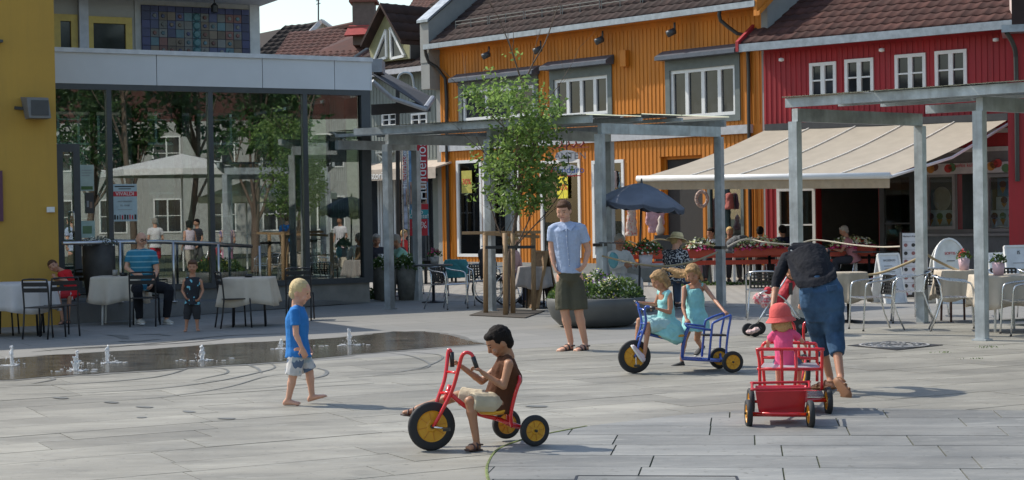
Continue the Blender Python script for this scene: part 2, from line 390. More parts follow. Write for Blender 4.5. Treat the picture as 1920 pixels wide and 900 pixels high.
        fuse(c, 'shirt', top, rt, max(vox, .007), 3, .013 * s, .09)
    if bottom:
        c = MB()
        rg = rings(.011 * s)[5:]; c.loft(rg); c.ell(pm, pw * .95, .11 * s * fat, .11 * s, plat, (sm_ - pm).normalized().cross(plat).normalized(), (sm_ - pm).normalized())
        fl = {'short': .75, 'mid': .95, 'knee': 1.25, 'three': 1.5, 'long': 1.95, 'skirt': 0}[legs]
        for q in 'LR':
            p, k, a = J['p' + q], J['k' + q], J['a' + q]
            if fl:
                f1 = min(fl, 1); e1 = lerp(p, k, f1)
                c.ell(p, .072 * s * fat, .076 * s * fat, .078 * s * fat)
                c.tube([lerp(p, pm, .3), lerp(p, e1, .3), lerp(p, e1, .7), e1], [.088 * s * fat, .092 * s * fat, .085 * s * flare, (.085 if fl <= 1 else .072) * s * flare], 12)
                if fl > 1: c.ell(k, .07 * s, .07 * s, .07 * s); c.tube([e1, lerp(k, a, .3), lerp(k, a, min(fl - 1, .96))], [.070 * s * flare, .066 * s * flare, .052 * s * flare], 12)
        if xbot: xbot(c)
        fuse(c, 'trousers' if fl > 1 else 'shorts', bottom, rt, max(vox, .007), 3, .013 * s, .09)
    if socks:
        for q in 'LR': MB().caps(lerp(J['k' + q], J['a' + q], .85), J['a' + q], .037 * s, .036 * s).build('sock', socks, rt, True)
    if shoes:
        for q in 'LR':
            a, t, hl = J['a' + q], J['t' + q], J['l' + q]
            fr, d_, u_, l_ = foot_rings(a, t, hl, s, .009)
            if shoe_kind == 'shoe':
                c = MB(); c.loft(fr, 12); c.ell(lerp(a, hl, .5) + d_ * .02 * s, .042 * s, .045 * s, .035 * s, l_, d_, u_)
                so = fuse(c, 'shoe', shoes, rt, max(vox * .8, .006), 2)
                L_ = (t - hl).length
                MB().loft([(hl - d_ * .02 * s - u_ * .004, l_ * .03 * s, d_ * .01), (hl + d_ * L_ * .1 - u_ * .004, l_ * .04 * s, u_ * .012), (hl + d_ * L_ * .5 - u_ * .004, l_ * .045 * s, u_ * .012), (hl + d_ * L_ * .8 - u_ * .004, l_ * .054 * s, u_ * .012), (hl + d_ * (L_ + .01 * s) - u_ * .004, l_ * .025 * s, u_ * .01)], 10).build('sole', sole or white_paint, so, True)
            else:
                L_ = (t - hl).length; c = MB()
                c.loft([(hl - d_ * .025 * s - u_ * .002, l_ * .025 * s, u_ * .009), (hl + d_ * L_ * .1 - u_ * .002, l_ * .038 * s, u_ * .011), (hl + d_ * L_ * .5 - u_ * .002, l_ * .044 * s, u_ * .011), (hl + d_ * L_ * .8 - u_ * .002, l_ * .055 * s, u_ * .011), (hl + d_ * (L_ + .015 * s) - u_ * .002, l_ * .028 * s, u_ * .009)], 10)
                so = c.build('sandal', shoes, rt, True)
                for tt, w_, h_ in ((.38, .046, .07), (.66, .053, .05)):
                    cc = hl + d_ * L_ * tt
                    MB().tube([cc + l_ * (w_ * s * math.cos(x)) + u_ * (h_ * s * math.sin(x)) for x in [math.pi * k / 8 for k in range(9)]], .010 * s, 6).build('strap', shoes, so, True)
                cc = hl + u_ * .05 * s; MB().tube([cc + l_ * .04 * s + d_ * .05 * s, cc + l_ * .034 * s, cc - d_ * .03 * s, cc - l_ * .034 * s, cc - l_ * .04 * s + d_ * .05 * s], .008 * s, 6, 3).build('strap', shoes, so, True)
    # hair
    if hair:
        c = MB()
        if hstyle in ('short', 'curly', 'thin'):
            k = 1.06 if hstyle == 'curly' else (1.01 if hstyle == 'thin' else 1.02)
            c.ell(H + up * .26 * hr - face * .14 * hr, .76 * hr * k, .84 * hr * k, .82 * hr * k, lat, face, up)
            c.ell(H - up * .18 * hr - face * .40 * hr, .66 * hr * k, .50 * hr * k, .58 * hr, lat, face, up)
            if hstyle != 'thin': c.ell(H + up * .64 * hr + face * .42 * hr, .52 * hr * k, .36 * hr, .26 * hr, lat, face, up)
        elif hstyle in ('long', 'bob', 'windy'):
            c.ell(H + up * .22 * hr - face * .1 * hr, .80 * hr, .88 * hr, .84 * hr, lat, face, up)
            c.ell(H - up * .3 * hr - face * .45 * hr, .74 * hr, .50 * hr, .8 * hr, lat, face, up)
            c.ell(H + up * .62 * hr + face * .45 * hr, .55 * hr, .34 * hr, .25 * hr, lat, face, up)
            for q in (-1, 1): c.caps(H + lat * q * .68 * hr + up * .2 * hr - face * .05 * hr, H + lat * q * .76 * hr - up * .75 * hr - face * .12 * hr, .2 * hr, .2 * hr)
            if hstyle != 'bob':
                for q in (range(-3, 4) if hstyle == 'long' else [x_ * .75 for x_ in range(-4, 5)]):
                    e0 = H - face * (.6 - .12 * abs(q)) * hr + lat * q * .22 * hr - up * .2 * hr
                    w2 = J.get('wind', V((0, 0, 0))) * R.uniform(.6, 1.3)
                    c.tube([e0, e0 - up * .9 * hr + w2 * .4 - face * .1 * hr, e0 - up * (1.7 + R.random() * .5) * hr + w2], [.28 * hr, .26 * hr, .06 * hr], 8, 3)
        fuse(c, 'hair', hair, rt, max(vox * .8, .006), 1, ({'short': .006, 'curly': .028, 'thin': .004}.get(hstyle, .013)) * hs, .02 if hstyle != 'curly' else .03)
    return rt, dict(H=H, hr=hr, up=up, face=face, lat=lat)
def frame(ax):
    z = ax.normalized(); x = z.orthogonal().normalized(); return x, z.cross(x), z
def pose(Z, spec):
    J = {}
    for k, q in spec.items():
        J[k] = q if isinstance(q, (V, str)) else W(q[0], q[1], Z + (q[2] if len(q) > 2 else 0))
    return J
def seated_pose(loc, rz, s=1., lean=0., seat=.45, arms='lap', turn=0):
    "generic seated adult in metres, facing -Y before rotation"
    D = {'pelvis': (0, 0, seat + .09)}
    def L(x, y, z): return (x * s, y * s, z)
    hz = seat + .10 * s
    D.update(pL=L(.09, 0, hz), pR=L(-.09, 0, hz), kL=L(.12, -.43, seat + .07), kR=L(-.11, -.42, seat + .07), aL=L(.13, -.46, .09), aR=L(-.12, -.36, .09), tL=L(.15, -.66, .02), tR=L(-.14, -.55, .02))
    sh = hz + .44 * s; ly = -lean * .44
    D.update(sL=L(.18, ly, sh), sR=L(-.18, ly, sh), chest=L(0, ly * .6 + .01, hz + .3 * s), waist=L(0, ly * .2 + .02, hz + .12 * s), neck=L(0, ly * 1.1, sh + .05 * s), head=L(0, ly * 1.35 - .02, sh + .22 * s))
    if arms == 'lap': D.update(eL=L(.23, ly - .06, sh - .27), eR=L(-.23, ly - .06, sh - .27), wL=L(.10, -.26, hz + .09), wR=L(-.10, -.24, hz + .09), hL=L(.06, -.32, hz + .08), hR=L(-.06, -.30, hz + .08))
    else: D.update(eL=L(.24, ly - .14, sh - .24), eR=L(-.24, ly - .14, sh - .24), wL=L(.12, ly - .36, .80), wR=L(-.12, ly - .34, .80), hL=L(.09, ly - .42, .79), hR=L(-.09, ly - .4, .79))
    m = Matrix.Rotation(rz, 3, 'Z'); loc = V(loc)
    J = {k: loc + m @ V(q) for k, q in D.items()}; J.pop('pelvis')
    return J, m @ (Matrix.Rotation(turn, 3, 'Z') @ V((0, -1, -.1)))
# ---------------- ground ----------------
def slab_mat(name, c1, c2, rot):
    m = mat(name, c1, .66, var=.1, scale=1.6, c2=c2, rnd=.17, bump=.35, bscale=30, stretch=(.5, 2.2, 1, rot), detail=8)
    t = m.node_tree; N = t.nodes; L = t.links; b = N['Principled BSDF']
    src = b.inputs['Base Color'].links[0].from_socket
    g = N.new('ShaderNodeNewGeometry'); mp = N.new('ShaderNodeMapping'); mp.inputs['Scale'].default_value = (1.3, 5, 1); mp.inputs['Rotation'].default_value = (0, 0, rot + .5); L.new(g.outputs['Position'], mp.inputs[0])
    n = N.new('ShaderNodeTexNoise'); n.inputs['Scale'].default_value = 2.0; n.inputs['Detail'].default_value = 10; n.inputs['Roughness'].default_value = .72; n.inputs['Distortion'].default_value = 1.2; L.new(mp.outputs[0], n.inputs['Vector'])
    r = N.new('ShaderNodeMapRange'); r.inputs[1].default_value = .52; r.inputs[2].default_value = .72; r.inputs[3].default_value = 0; r.inputs[4].default_value = .55; r.clamp = True; L.new(n.outputs[0], r.inputs[0])
    mx = N.new('ShaderNodeMixRGB'); mx.inputs[2].default_value = (.36, .355, .32, 1); L.new(r.outputs[0], mx.inputs[0]); L.new(src, mx.inputs[1])
    n3 = N.new('ShaderNodeTexNoise'); n3.inputs['Scale'].default_value = .55; n3.inputs['Detail'].default_value = 3; L.new(g.outputs['Position'], n3.inputs['Vector'])
    r3 = N.new('ShaderNodeMapRange'); r3.inputs[1].default_value = .35; r3.inputs[2].default_value = .65; r3.inputs[3].default_value = .82; r3.inputs[4].default_value = 1.12; L.new(n3.outputs[0], r3.inputs[0])
    n5 = N.new('ShaderNodeTexNoise'); n5.inputs['Scale'].default_value = 17; n5.inputs['Detail'].default_value = 2; L.new(g.outputs['Position'], n5.inputs['Vector']); r5 = N.new('ShaderNodeMapRange'); r5.inputs[1].default_value = .66; r5.inputs[2].default_value = .74; r5.inputs[3].default_value = 0; r5.inputs[4].default_value = .6; L.new(n5.outputs[0], r5.inputs[0]); m5 = N.new('ShaderNodeMixRGB'); m5.inputs[2].default_value = (.09, .085, .07, 1); L.new(r5.outputs[0], m5.inputs[0]); L.new(mx.outputs[0], m5.inputs[1]); mx = m5
    n6 = N.new('ShaderNodeTexNoise'); n6.inputs['Scale'].default_value = 2.3; n6.inputs['Detail'].default_value = 7; n6.inputs['Roughness'].default_value = .7; L.new(g.outputs['Position'], n6.inputs['Vector']); r6 = N.new('ShaderNodeMapRange'); r6.inputs[1].default_value = .56; r6.inputs[2].default_value = .70; r6.inputs[3].default_value = 0; r6.inputs[4].default_value = .45; L.new(n6.outputs[0], r6.inputs[0]); m6 = N.new('ShaderNodeMixRGB'); m6.inputs[2].default_value = (.13, .125, .11, 1); L.new(r6.outputs[0], m6.inputs[0]); L.new(mx.outputs[0], m6.inputs[1]); mx = m6
    hs = N.new('ShaderNodeHueSaturation'); L.new(r3.outputs[0], hs.inputs['Value']); L.new(mx.outputs[0], hs.inputs['Color']); L.new(hs.outputs[0], b.inputs['Base Color'])
    return m
slab_a = slab_mat('slate_paving', (.200, .190, .160), (.280, .266, .225), -.5)
slab_b = slab_mat('blue_slate_paving', (.172, .174, .165), (.240, .238, .222), .14)
joint_m = mat('joint_grit', (.075, .085, .045), .95, var=.4, scale=14, bump=.4)
g_ = MB(); g_.box((0, 180, -.185), (700, 520, .30)); g_.build('ground', joint_m, kind='structure')
CD = V((.879, .476, 0)).normalized(); CN = V((-CD.y, CD.x, 0))
pav = bpy.data.objects.new('pavement', None); col.objects.link(pav); pav['kind'] = 'structure'
def clip(poly, clipper):
    out = poly
    n = len(clipper); area = sum(clipper[i].x * clipper[(i + 1) % n].y - clipper[(i + 1) % n].x * clipper[i].y for i in range(n))
    for i in range(n):
        a, b = clipper[i], clipper[(i + 1) % n]; inp = out; out = []
        if not inp: return []
        def ins(p): return ((b.x - a.x) * (p.y - a.y) - (b.y - a.y) * (p.x - a.x)) * (1 if area > 0 else -1) >= 0
        for j in range(len(inp)):
            p, q = inp[j - 1], inp[j]
            if ins(q) != ins(p):
                d1 = (b.x - a.x) * (p.y - a.y) - (b.y - a.y) * (p.x - a.x); d2 = (b.x - a.x) * (q.y - a.y) - (b.y - a.y) * (q.x - a.x)
                out.append(p + (q - p) * (d1 / (d1 - d2)))
            if ins(q): out.append(q)
    return out
def pool_area(px): return [G(*q) for q in px]
WATER = [(-40, 677), (207, 660), (400, 647), (640, 634), (740, 622), (800, 622), (905, 645), (807, 653), (640, 667), (500, 681), (200, 700), (-40, 716)]
zone2 = [G(940, 960), G(914, 895), G(918, 865), G(940, 842), G(1000, 822), G(1100, 802), G(1280, 780), G(1480, 765), G(1930, 773), G(2150, 778), G(2300, 960)]
def inside(p, poly):
    c = False; n = len(poly)
    for i in range(n):
        a, b = poly[i], poly[(i + 1) % n]
        if (a.y > p.y) != (b.y > p.y) and p.x < (b.x - a.x) * (p.y - a.y) / (b.y - a.y) + a.x: c = not c
    return c
def in_view(p, m=.06): return p.y > 6 and abs(p.x / p.y) < .31 + m and p.y > 8.8
c = 6.2; CMAX = 18.0
while c < CMAX - .01:
    wd = min(R.choice([.46, .55, .6, .68]), CMAX - c)
    if CMAX - c - wd < .3: wd = CMAX - c
    a = -3 + R.random()
    while a < 17:
        ln = R.uniform(1.0, 2.0); g = .0042
        q = [CD * (a + g) + CN * (c + g), CD * (a + ln - g) + CN * (c + g), CD * (a + ln - g) + CN * (c + wd - g), CD * (a + g) + CN * (c + wd - g)]
        if any(in_view(p) for p in q) and not all(inside(p, zone2) for p in q):
            dz = R.uniform(-.0015, .0015)
            MB().prism([p + V((0, 0, -.045)) for p in q], (0, 0, .045 + dz)).build('slab', slab_a, pav)
        a += ln
    c += wd
MB().prism([p + V((0, 0, .001)) for p in zone2], (0, 0, .002)).build('joint_bed', joint_m, pav)
D2 = V((.9903, -.139, 0)); N2 = V((.139, .9903, 0)); c = 6.0
while c < 16.5:
    wd = .52; a = -3 + R.random()
    while a < 8:
        ln = R.uniform(.85, 1.25); g = .0055
        q = [D2 * (a + g) + N2 * (c + g), D2 * (a + ln - g) + N2 * (c + g), D2 * (a + ln - g) + N2 * (c + wd - g), D2 * (a + g) + N2 * (c + wd - g)]
        if any(in_view(p) for p in q):
            k = clip(q, zone2)
            k = [p for i, p in enumerate(k) if (p - k[i - 1]).length > .002]
            if len(k) > 2: MB().prism([p + V((0, 0, .0032)) for p in k], (0, 0, .009 + R.uniform(-.001, .001))).build('slab', slab_b, pav)
        a += ln
    c += wd
# green edge strip round the arc of the second paving field
moss = mat('moss_joint', (.13, .16, .05), .9, var=.5, scale=20)
e_ = MB(); e_.tube([p + V((0, 0, .008)) for p in zone2[:6]], .011, 5, 6); e_.build('mossy_joint', moss, pav)
# farther paving and cobbles
def brick_mat(name, c1, c2, mortar, scale, rot, w_=.5, h_=.25, ms=.02, off=.5):
    m = mat(name, c1, .7, var=.1, scale=2, bump=.2, bscale=20); t = m.node_tree; N = t.nodes; L = t.links; b = N['Principled BSDF']
    src = b.inputs['Base Color'].links[0].from_socket
    g = N.new('ShaderNodeNewGeometry'); mp = N.new('ShaderNodeMapping'); mp.inputs['Rotation'].default_value = (0, 0, rot); L.new(g.outputs['Position'], mp.inputs[0])
    br = N.new('ShaderNodeTexBrick'); br.inputs['Scale'].default_value = scale; br.inputs['Brick Width'].default_value = w_; br.inputs['Row Height'].default_value = h_; br.inputs['Mortar Size'].default_value = ms; br.offset = off
    br.inputs['Color1'].default_value = (*c1, 1); br.inputs['Color2'].default_value = (*c2, 1); br.inputs['Mortar'].default_value = (*mortar, 1); L.new(mp.outputs[0], br.inputs[0])
    mx = N.new('ShaderNodeMixRGB'); mx.inputs[0].default_value = .35; L.new(br.outputs[0], mx.inputs[1]); L.new(src, mx.inputs[2]); L.new(mx.outputs[0], b.inputs['Base Color'])
    return m
far_m = brick_mat('distant_paving', (.20, .195, .18), (.25, .24, .22), (.12, .12, .10), 1.0, -.496, 1.4, .6, .012)
cob_m = brick_mat('cobble_paving', (.29, .27, .235), (.34, .32, .28), (.13, .12, .10), 1.0, .75, .34, .2, .02)
A0 = CD * -20 + CN * CMAX; A1 = CD * 45 + CN * CMAX
MB().prism([V((A0.x, A0.y, -.03)), V((A1.x, A1.y, -.03)), V((60, 90, -.03)), V((-60, 90, -.03))], (0, 0, .030)).build('far_paving', far_m, pav)
OD = V((.686, -.728, 0)); ON = V((-.728, -.686, 0))
q0 = G(960, 583); q1 = G(2050, 566)
MB().prism([G(560, 562), G(960, 566), G(1250, 560), G(1330, 576), G(1640, 570), G(2100, 560), V((20, 60, 0)), V((-20, 62, 0))], (0, 0, .005)).build('cobbles', cob_m, pav)
# water film with ripples
wm = mat('shallow_water', (.085, .072, .055), .09, var=.45, scale=2.2, c2=(.15, .13, .10), bump=.25, bscale=9, stretch=(1, 2.5, 1))
wp0 = [G(x, y) for x, y in WATER]; wc_ = []
for i in range(len(wp0)):
    a_, b_ = wp0[i], wp0[(i + 1) % len(wp0)]; n_ = max(2, int((b_ - a_).length / .16)); nr_ = V((-(b_ - a_).y, (b_ - a_).x, 0)).normalized()
    for k in range(n_): wc_.append(a_ + (b_ - a_) * (k / n_) + nr_ * (R.gauss(0, .022) + .05 * math.sin(len(wc_) * .37) * math.sin(len(wc_) * .11)))
MB().prism([p + V((0, 0, .004)) for p in wc_], (0, 0, .004)).build('pool_water', wm, kind='structure')
cen = sum(wc_, V((0, 0, 0))) / len(wc_); dmp = []
for i, p in enumerate(wc_):
    d_ = wc_[(i + 1) % len(wc_)] - wc_[i - 1]; n_ = V((d_.y, -d_.x, 0)).normalized(); n_ = n_ if (p - cen).dot(n_) > 0 or True else -n_
    dmp.append(p + n_ * (.05 + .06 * abs(math.sin(i * .23)) + R.uniform(0, .05)))
ar = sum(wc_[i].x * wc_[(i + 1) % len(wc_)].y - wc_[(i + 1) % len(wc_)].x * wc_[i].y for i in range(len(wc_)))
if ar < 0: dmp = [p * 2 - q for p, q in zip(wc_, dmp)]
MB().prism([p + V((0, 0, .0025)) for p in dmp], (0, 0, .0008)).build('damp_margin', mat('damp_margin_slate', (.14, .135, .12), .5, var=.15, scale=6), kind='structure')
damp = mat('damp_slate', (.135, .135, .125), .5, var=.2, scale=3)
ms = MB()
def streak(pts, w_):
    P = smooth([G(*q) for q in pts], 6)
    for i in range(len(P) - 1):
        d = (P[i + 1] - P[i]); n = V((-d.y, d.x, 0)).normalized() * (w_ / 2 * .8) * (math.sin(math.pi * (i + .5) / len(P)) * .8 + .25)
        z = V((0, 0, .0055)); ms.add([P[i] - n + z, P[i] + n + z, P[i + 1] + n + z, P[i + 1] - n + z], [(3, 2, 1, 0), (0, 1, 2, 3)][:1])
for pts, w_ in (([(0, 722), (100, 722), (230, 714), (310, 704), (360, 688)], .05), ([(10, 740), (120, 738), (280, 730), (400, 716), (480, 700), (515, 690), (505, 680)], .045),
                ([(130, 757), (300, 745), (420, 728), (500, 706), (560, 700)], .03), ([(350, 735), (480, 729), (560, 722), (690, 712)], .03), ([(380, 690), (420, 692), (425, 700), (390, 708), (362, 714)], .035),
                ([(455, 682), (480, 690), (490, 700)], .05), ([(590, 690), (612, 696), (605, 706), (570, 712)], .05), ([(660, 655), (790, 662), (830, 670), (790, 690), (700, 705)], .03), ([(700, 660), (770, 668), (800, 690), (640, 705)], .03),
                ([(100, 745), (124, 748)], .12), ([(195, 754), (220, 756)], .1), ([(255, 763), (285, 765)], .1), ([(345, 771), (362, 774)], .1), ([(258, 783), (272, 784)], .1), ([(408, 785), (440, 786)], .1), ([(985, 762), (1025, 763)], .13), ([(60, 720), (100, 712), (85, 706)], .06),
                ([(200, 628), (225, 630), (235, 636)], .2), ([(222, 640), (250, 641), (300, 636)], .12), ([(250, 628), (290, 627), (320, 630)], .1), ([(140, 655), (220, 650), (330, 640), (420, 630), (560, 625)], .13), ([(60, 660), (160, 652), (300, 646)], .1), ([(270, 648), (360, 642), (420, 636)], .1)):
    streak(pts, w_)
ms.build('wet_tracks', damp, kind='stuff')
# drain cover
dt = thing('drain_cover', 'round ornamental cast iron drain cover in a dark square frame', 'drain cover', G(1680, 648))
dm = mat('cast_iron', (.03, .028, .028), .5, .4, var=.3)
dp = mat('worn_iron', (.42, .41, .40), .4, .3, var=.3, scale=10, bump=.3)
dc = [G(1589, 648.5), G(1682, 657), G(1768, 647.5), G(1668, 640)]
MB().prism([p + V((0, 0, .001)) for p in dc], (0, 0, .006)).build('frame', dm, dt)
dcc = (dc[0] + dc[1] + dc[2] + dc[3]) / 4
MB().lathe([(.01, .007), (.43, .007), (.43, .011), (.01, .011)], dcc, 40).build('cover', dm, dt)
k = MB()
for i in range(36):
    for rr in (.12, .2, .28, .36):
        if R.random() < .8:
            a = i / 36 * 6.283 + R.uniform(-.05, .05); k.box(dcc + V((math.cos(a) * rr, math.sin(a) * rr, .014)), (.075, .016, .006), a + R.choice([.7, -.7, 1.57]))
k.lathe([(.39, .010), (.42, .010), (.42, .017), (.39, .017)], dcc, 40, cap=False)
k.build('relief', dp, dt, kind='stuff')
# steel edge of a floor hatch at the bottom edge
ht = thing('floor_hatch', 'flush rectangular floor hatch outlined in dark steel at bottom of photo', 'hatch', G(1230, 905))
h_ = MB(); hp = [G(1070, 925), G(1082, 896), G(1380, 897), G(1392, 925)]
for i in range(4): h_.bar(hp[i] + V((0, 0, .011)), hp[(i + 1) % 4] + V((0, 0, .011)), .016, .01)
h_.build('frame', dm, ht)
MB().prism([p + V((0, 0, .006)) for p in hp], (0, 0, .007)).build('lid', slab_b, ht)

# ---------------- building kit ----------------
def cells(wl, s0, s1, h0, h1, ops, mb, o0, o1):
    "wall with rectangular openings"
    ss = sorted(set([s0, s1] + [min(max(x, s0), s1) for o in ops for x in (o[0], o[1])])); hs = sorted(set([h0, h1] + [min(max(x, h0), h1) for o in ops for x in (o[2], o[3])]))
    for i in range(len(ss) - 1):
        for j in range(len(hs) - 1):
            cx, cy = (ss[i] + ss[i + 1]) / 2, (hs[j] + hs[j + 1]) / 2
            if ss[i + 1] - ss[i] < 1e-4 or hs[j + 1] - hs[j] < 1e-4: continue
            if any(o[0] < cx < o[1] and o[2] < cy < o[3] for o in ops): continue
            mb.wbox(wl, ss[i], ss[i + 1], hs[j], hs[j + 1], o0, o1)
def boards(wl, s0, s1, h0, h1, ops, mt, parent, pitch=.12, name='cladding'):
    mb = MB(); x = s0
    while x < s1 - .01:
        a, b = x + pitch * .0, x + pitch * .42; segs = [(h0, h1)]
        for o in ops:
            if o[0] < b and o[1] > a:
                ns = []
                for u, v in segs:
                    if o[3] <= u or o[2] >= v: ns.append((u, v)); continue
                    if u < o[2]: ns.append((u, o[2]))
                    if v > o[3]: ns.append((o[3], v))
                segs = ns
        for u, v in segs: mb.wbox(wl, a, min(b, s1), u, v, .0005, .015)
        x += pitch
    return mb.build(name, mt, parent, kind='stuff')
def tile_mesh(w_, l_, mt):
    vs = []; n = 6
    for j, (y, z) in enumerate(((0, .028), (l_, .002))):
        for i in range(n + 1):
            x = i / n * w_ * 1.02; vs.append((x, y, z + .028 * (math.cos(i / n * 2 * math.pi + .6) * .5 + .5)))
    for i in range(n + 1): vs.append((i / n * w_ * 1.02, 0, -.01 + .028 * (math.cos(i / n * 2 * math.pi + .6) * .5 + .5)))
    fs = [(i, i + 1, n + 2 + i, n + 1 + i) for i in range(n)] + [(2 * n + 2 + i, 2 * n + 3 + i, i + 1, i) for i in range(n)]
    me = bpy.data.meshes.new('roof_tile'); me.from_pydata(vs, [], fs); me.materials.append(mt); me.polygons.foreach_set('use_smooth', [True] * len(me.polygons)); me.update(); return me
def tile_roof(parent, P0, U, Vv, tw, tl, mt, nparts, keep=lambda u, v: True, seen=lambda p: True):
    "tiles on the slope spanned by U (along the eave) and Vv (up the slope) from P0"
    P0, U, Vv = V(P0), V(U), V(Vv); ul, vl = U.length, Vv.length; u, v = U.normalized(), Vv.normalized(); n = u.cross(v).normalized()
    if n.z < 0: n = -n
    MB().add([P0 - n * .02, P0 + U - n * .02, P0 + U + Vv - n * .02, P0 + Vv - n * .02], []) 
    me = tile_mesh(tw, tl * 1.12, mt); ps = []
    for j in range(int(vl / tl) + 1):
        for i in range(int(ul / tw) + 1):
            if (j + 1) * tl > vl + .01 or (i + 1) * tw > ul + .01 or not keep((i + .5) * tw, (j + .5) * tl): continue
            ps.append(P0 + u * (i * tw) + v * (j * tl))
    m3 = Matrix((u, v, n)).transposed(); o_ = org(parent)
    vis = [p for p in ps if seen(p)]; vis.sort(key=lambda p: p.y); part = vis[:nparts]; rest = vis[nparts:] + [p for p in ps if not seen(p)]
    for p in part:
        ob = bpy.data.objects.new('roof_tile', me); col.objects.link(ob); ob.parent = parent
        ob.matrix_basis = Matrix.Translation(p - o_ + n * R.uniform(0, .004)) @ (m3 @ Matrix.Rotation(R.uniform(-.012, .012), 3, 'Z')).to_4x4()
    if rest:
        mb = MB(); bv = [v_.co.copy() for v_ in me.vertices]; bf = [tuple(f.vertices) for f in me.polygons]
        for p in rest: mb.add([p + m3 @ q for q in bv], bf)
        mb.build('roof_tiles', mt, parent, True, kind='stuff')
def on_screen(p, m=30):
    d = p - V((0, 0, CAMH)); z = d.dot(F_); x = 960 + FPX * d.dot(CR) / z; y = 450 - FPX * d.dot(CU) / z
    return -m < x < 1920 + m and -m < y < 900 + m
def winbars(wl, parent, r, nv, nh=0, fw=.07, mw=.06, frame_m=None, pane_m=None, o=.0, depth=.08, name='window', kid='pane'):
    "window part: frame with mullions, panes as sub-parts"
    s0, s1, h0, h1 = r; f = MB()
    f.wbox(wl, s0, s1, h0, h0 + fw, o - depth, o + .02); f.wbox(wl, s0, s1, h1 - fw, h1, o - depth, o + .02)
    f.wbox(wl, s0, s0 + fw, h0 + fw, h1 - fw, o - depth, o + .018); f.wbox(wl, s1 - fw, s1, h0 + fw, h1 - fw, o - depth, o + .018)
    for i in range(1, nv):
        x = s0 + (s1 - s0) * i / nv; f.wbox(wl, x - mw / 2, x + mw / 2, h0 + fw, h1 - fw, o - depth, o + .016)
    for i in range(1, nh + 1):
        y = h0 + (h1 - h0) * i / (nh + 1)
        for j in range(nv):
            a = s0 + (s1 - s0) * j / nv + mw / 2; b = s0 + (s1 - s0) * (j + 1) / nv - mw / 2
            f.wbox(wl, a, b, y - .018, y + .018, o - depth * .8, o + .008)
    fo = f.build(name, frame_m or white_paint, parent)
    for i in range(nv):
        for j in range(nh + 1):
            a = s0 + (s1 - s0) * i / nv + (fw if i == 0 else mw / 2); b = s0 + (s1 - s0) * (i + 1) / nv - (fw if i == nv - 1 else mw / 2)
            y0 = h0 + (h1 - h0) * j / (nh + 1) + (fw if j == 0 else .02); y1 = h0 + (h1 - h0) * (j + 1) / (nh + 1) - (fw if j == nh else .02)
            MB().wbox(wl, a, b, y0, y1, o - depth * .6, o - depth * .5).build(kid, pane_m or dark_pane, fo)
    return fo
dark_pane = mat('window_pane', (.028, .032, .038), .04, var=.5, scale=1.2)
shop_glass = glass_mat('shop_glass', (.90, .94, .94), .05)
hall_glass = glass_mat('hall_glass', (.66, .76, .74), .24)
def text(s, size, P, X, Y, mt, parent, ext=.002, align='CENTER', name='lettering', sx_=1.0):
    c_ = bpy.data.curves.new(name, 'FONT'); c_.body = s; c_.size = size; c_.extrude = ext; c_.align_x = align; c_.align_y = 'CENTER'; c_.materials.append(mt)
    tmp = bpy.data.objects.new(name, c_); me = bpy.data.meshes.new_from_object(tmp); bpy.data.objects.remove(tmp); me.materials.clear(); me.materials.append(mt); o = bpy.data.objects.new(name, me); col.objects.link(o); o.parent = parent
    X, Y = V(X).normalized(), V(Y).normalized(); Z = X.cross(Y)
    o.matrix_basis = Matrix.Translation(V(P) - org(parent)) @ Matrix((X * sx_, Y, Z)).transposed().to_4x4()
    return o
ink_k = mat('black_ink', (.02, .02, .02), .6); ink_r = mat('red_ink', (.55, .02, .03), .6); ink_w = mat('white_ink', (.8, .8, .78), .6); ink_b = mat('blue_ink', (.03, .12, .42), .6); ink_g = mat('grey_ink', (.25, .25, .26), .7)

# ---------------- orange house ----------------
OW = Wall((6.33, 41.5), (.686, -.728))
orange = mat('orange_paint', (.54, .18, .010), .65, var=.16, scale=1.5, stretch=(1, 1, .25), bump=.1, bscale=30)
weather(orange, (.26, .10, .02), .5)
roof_o = mat('brown_roof_tile', (.034, .019, .016), .95, var=.35, scale=2.2, rnd=.28, bump=.25)
slate_blue = mat('slate_blue_trim', (.075, .09, .115), .5)
grey_green = mat('grey_green_trim', (.12, .14, .13), .6)
plaster = mat('grey_plaster', (.26, .26, .245), .8, var=.1, scale=2, bump=.2)
zinc = mat('zinc_gutter', (.28, .31, .34), .4, .5, var=.2)
EV = 6.85; sl = OW.at(828, 300)[0]
oh = thing('shop_house', 'orange timber shop house with brown tiled roof and long upper windows', 'house', OW.pt(sl / 2, 0, -3))
win_px = [(868, 165, 1003, 222, 3), (1040, 145, 1141, 217, 4), (1258, 127, 1380, 219, 4)]
ops = []; rects = []
for x0, y0, x1, y1, n in win_px:
    r = OW.rect(x0, y0, x1, y1); rects.append((r, n)); ops.append((r[0], r[1], r[2], r[3]))
shop_px = [(858, 300, 905, 515), (907, 300, 975, 515), (1015, 300, 1090, 512), (1112, 300, 1172, 510), (1240, 292, 1318, 520), (1328, 300, 1396, 510)]
srs = []
for q in shop_px:
    r = list(OW.rect(*q)); r[2] = max(r[2], .45 if q[0] != 1240 else .05); srs.append(r); ops.append(tuple(r))
mb = MB(); cells(OW, sl, .0, 0, EV, ops, mb, -.25, 0); mb.build('wall', orange, oh)
boards(OW, sl, 0, .3, EV - .25, ops + [(sl, 0, 3.62, 3.88)], orange, oh, .14)
MB().wbox(OW, sl, 0, 0, .3, .0, .05).build('foundation', plaster, oh)
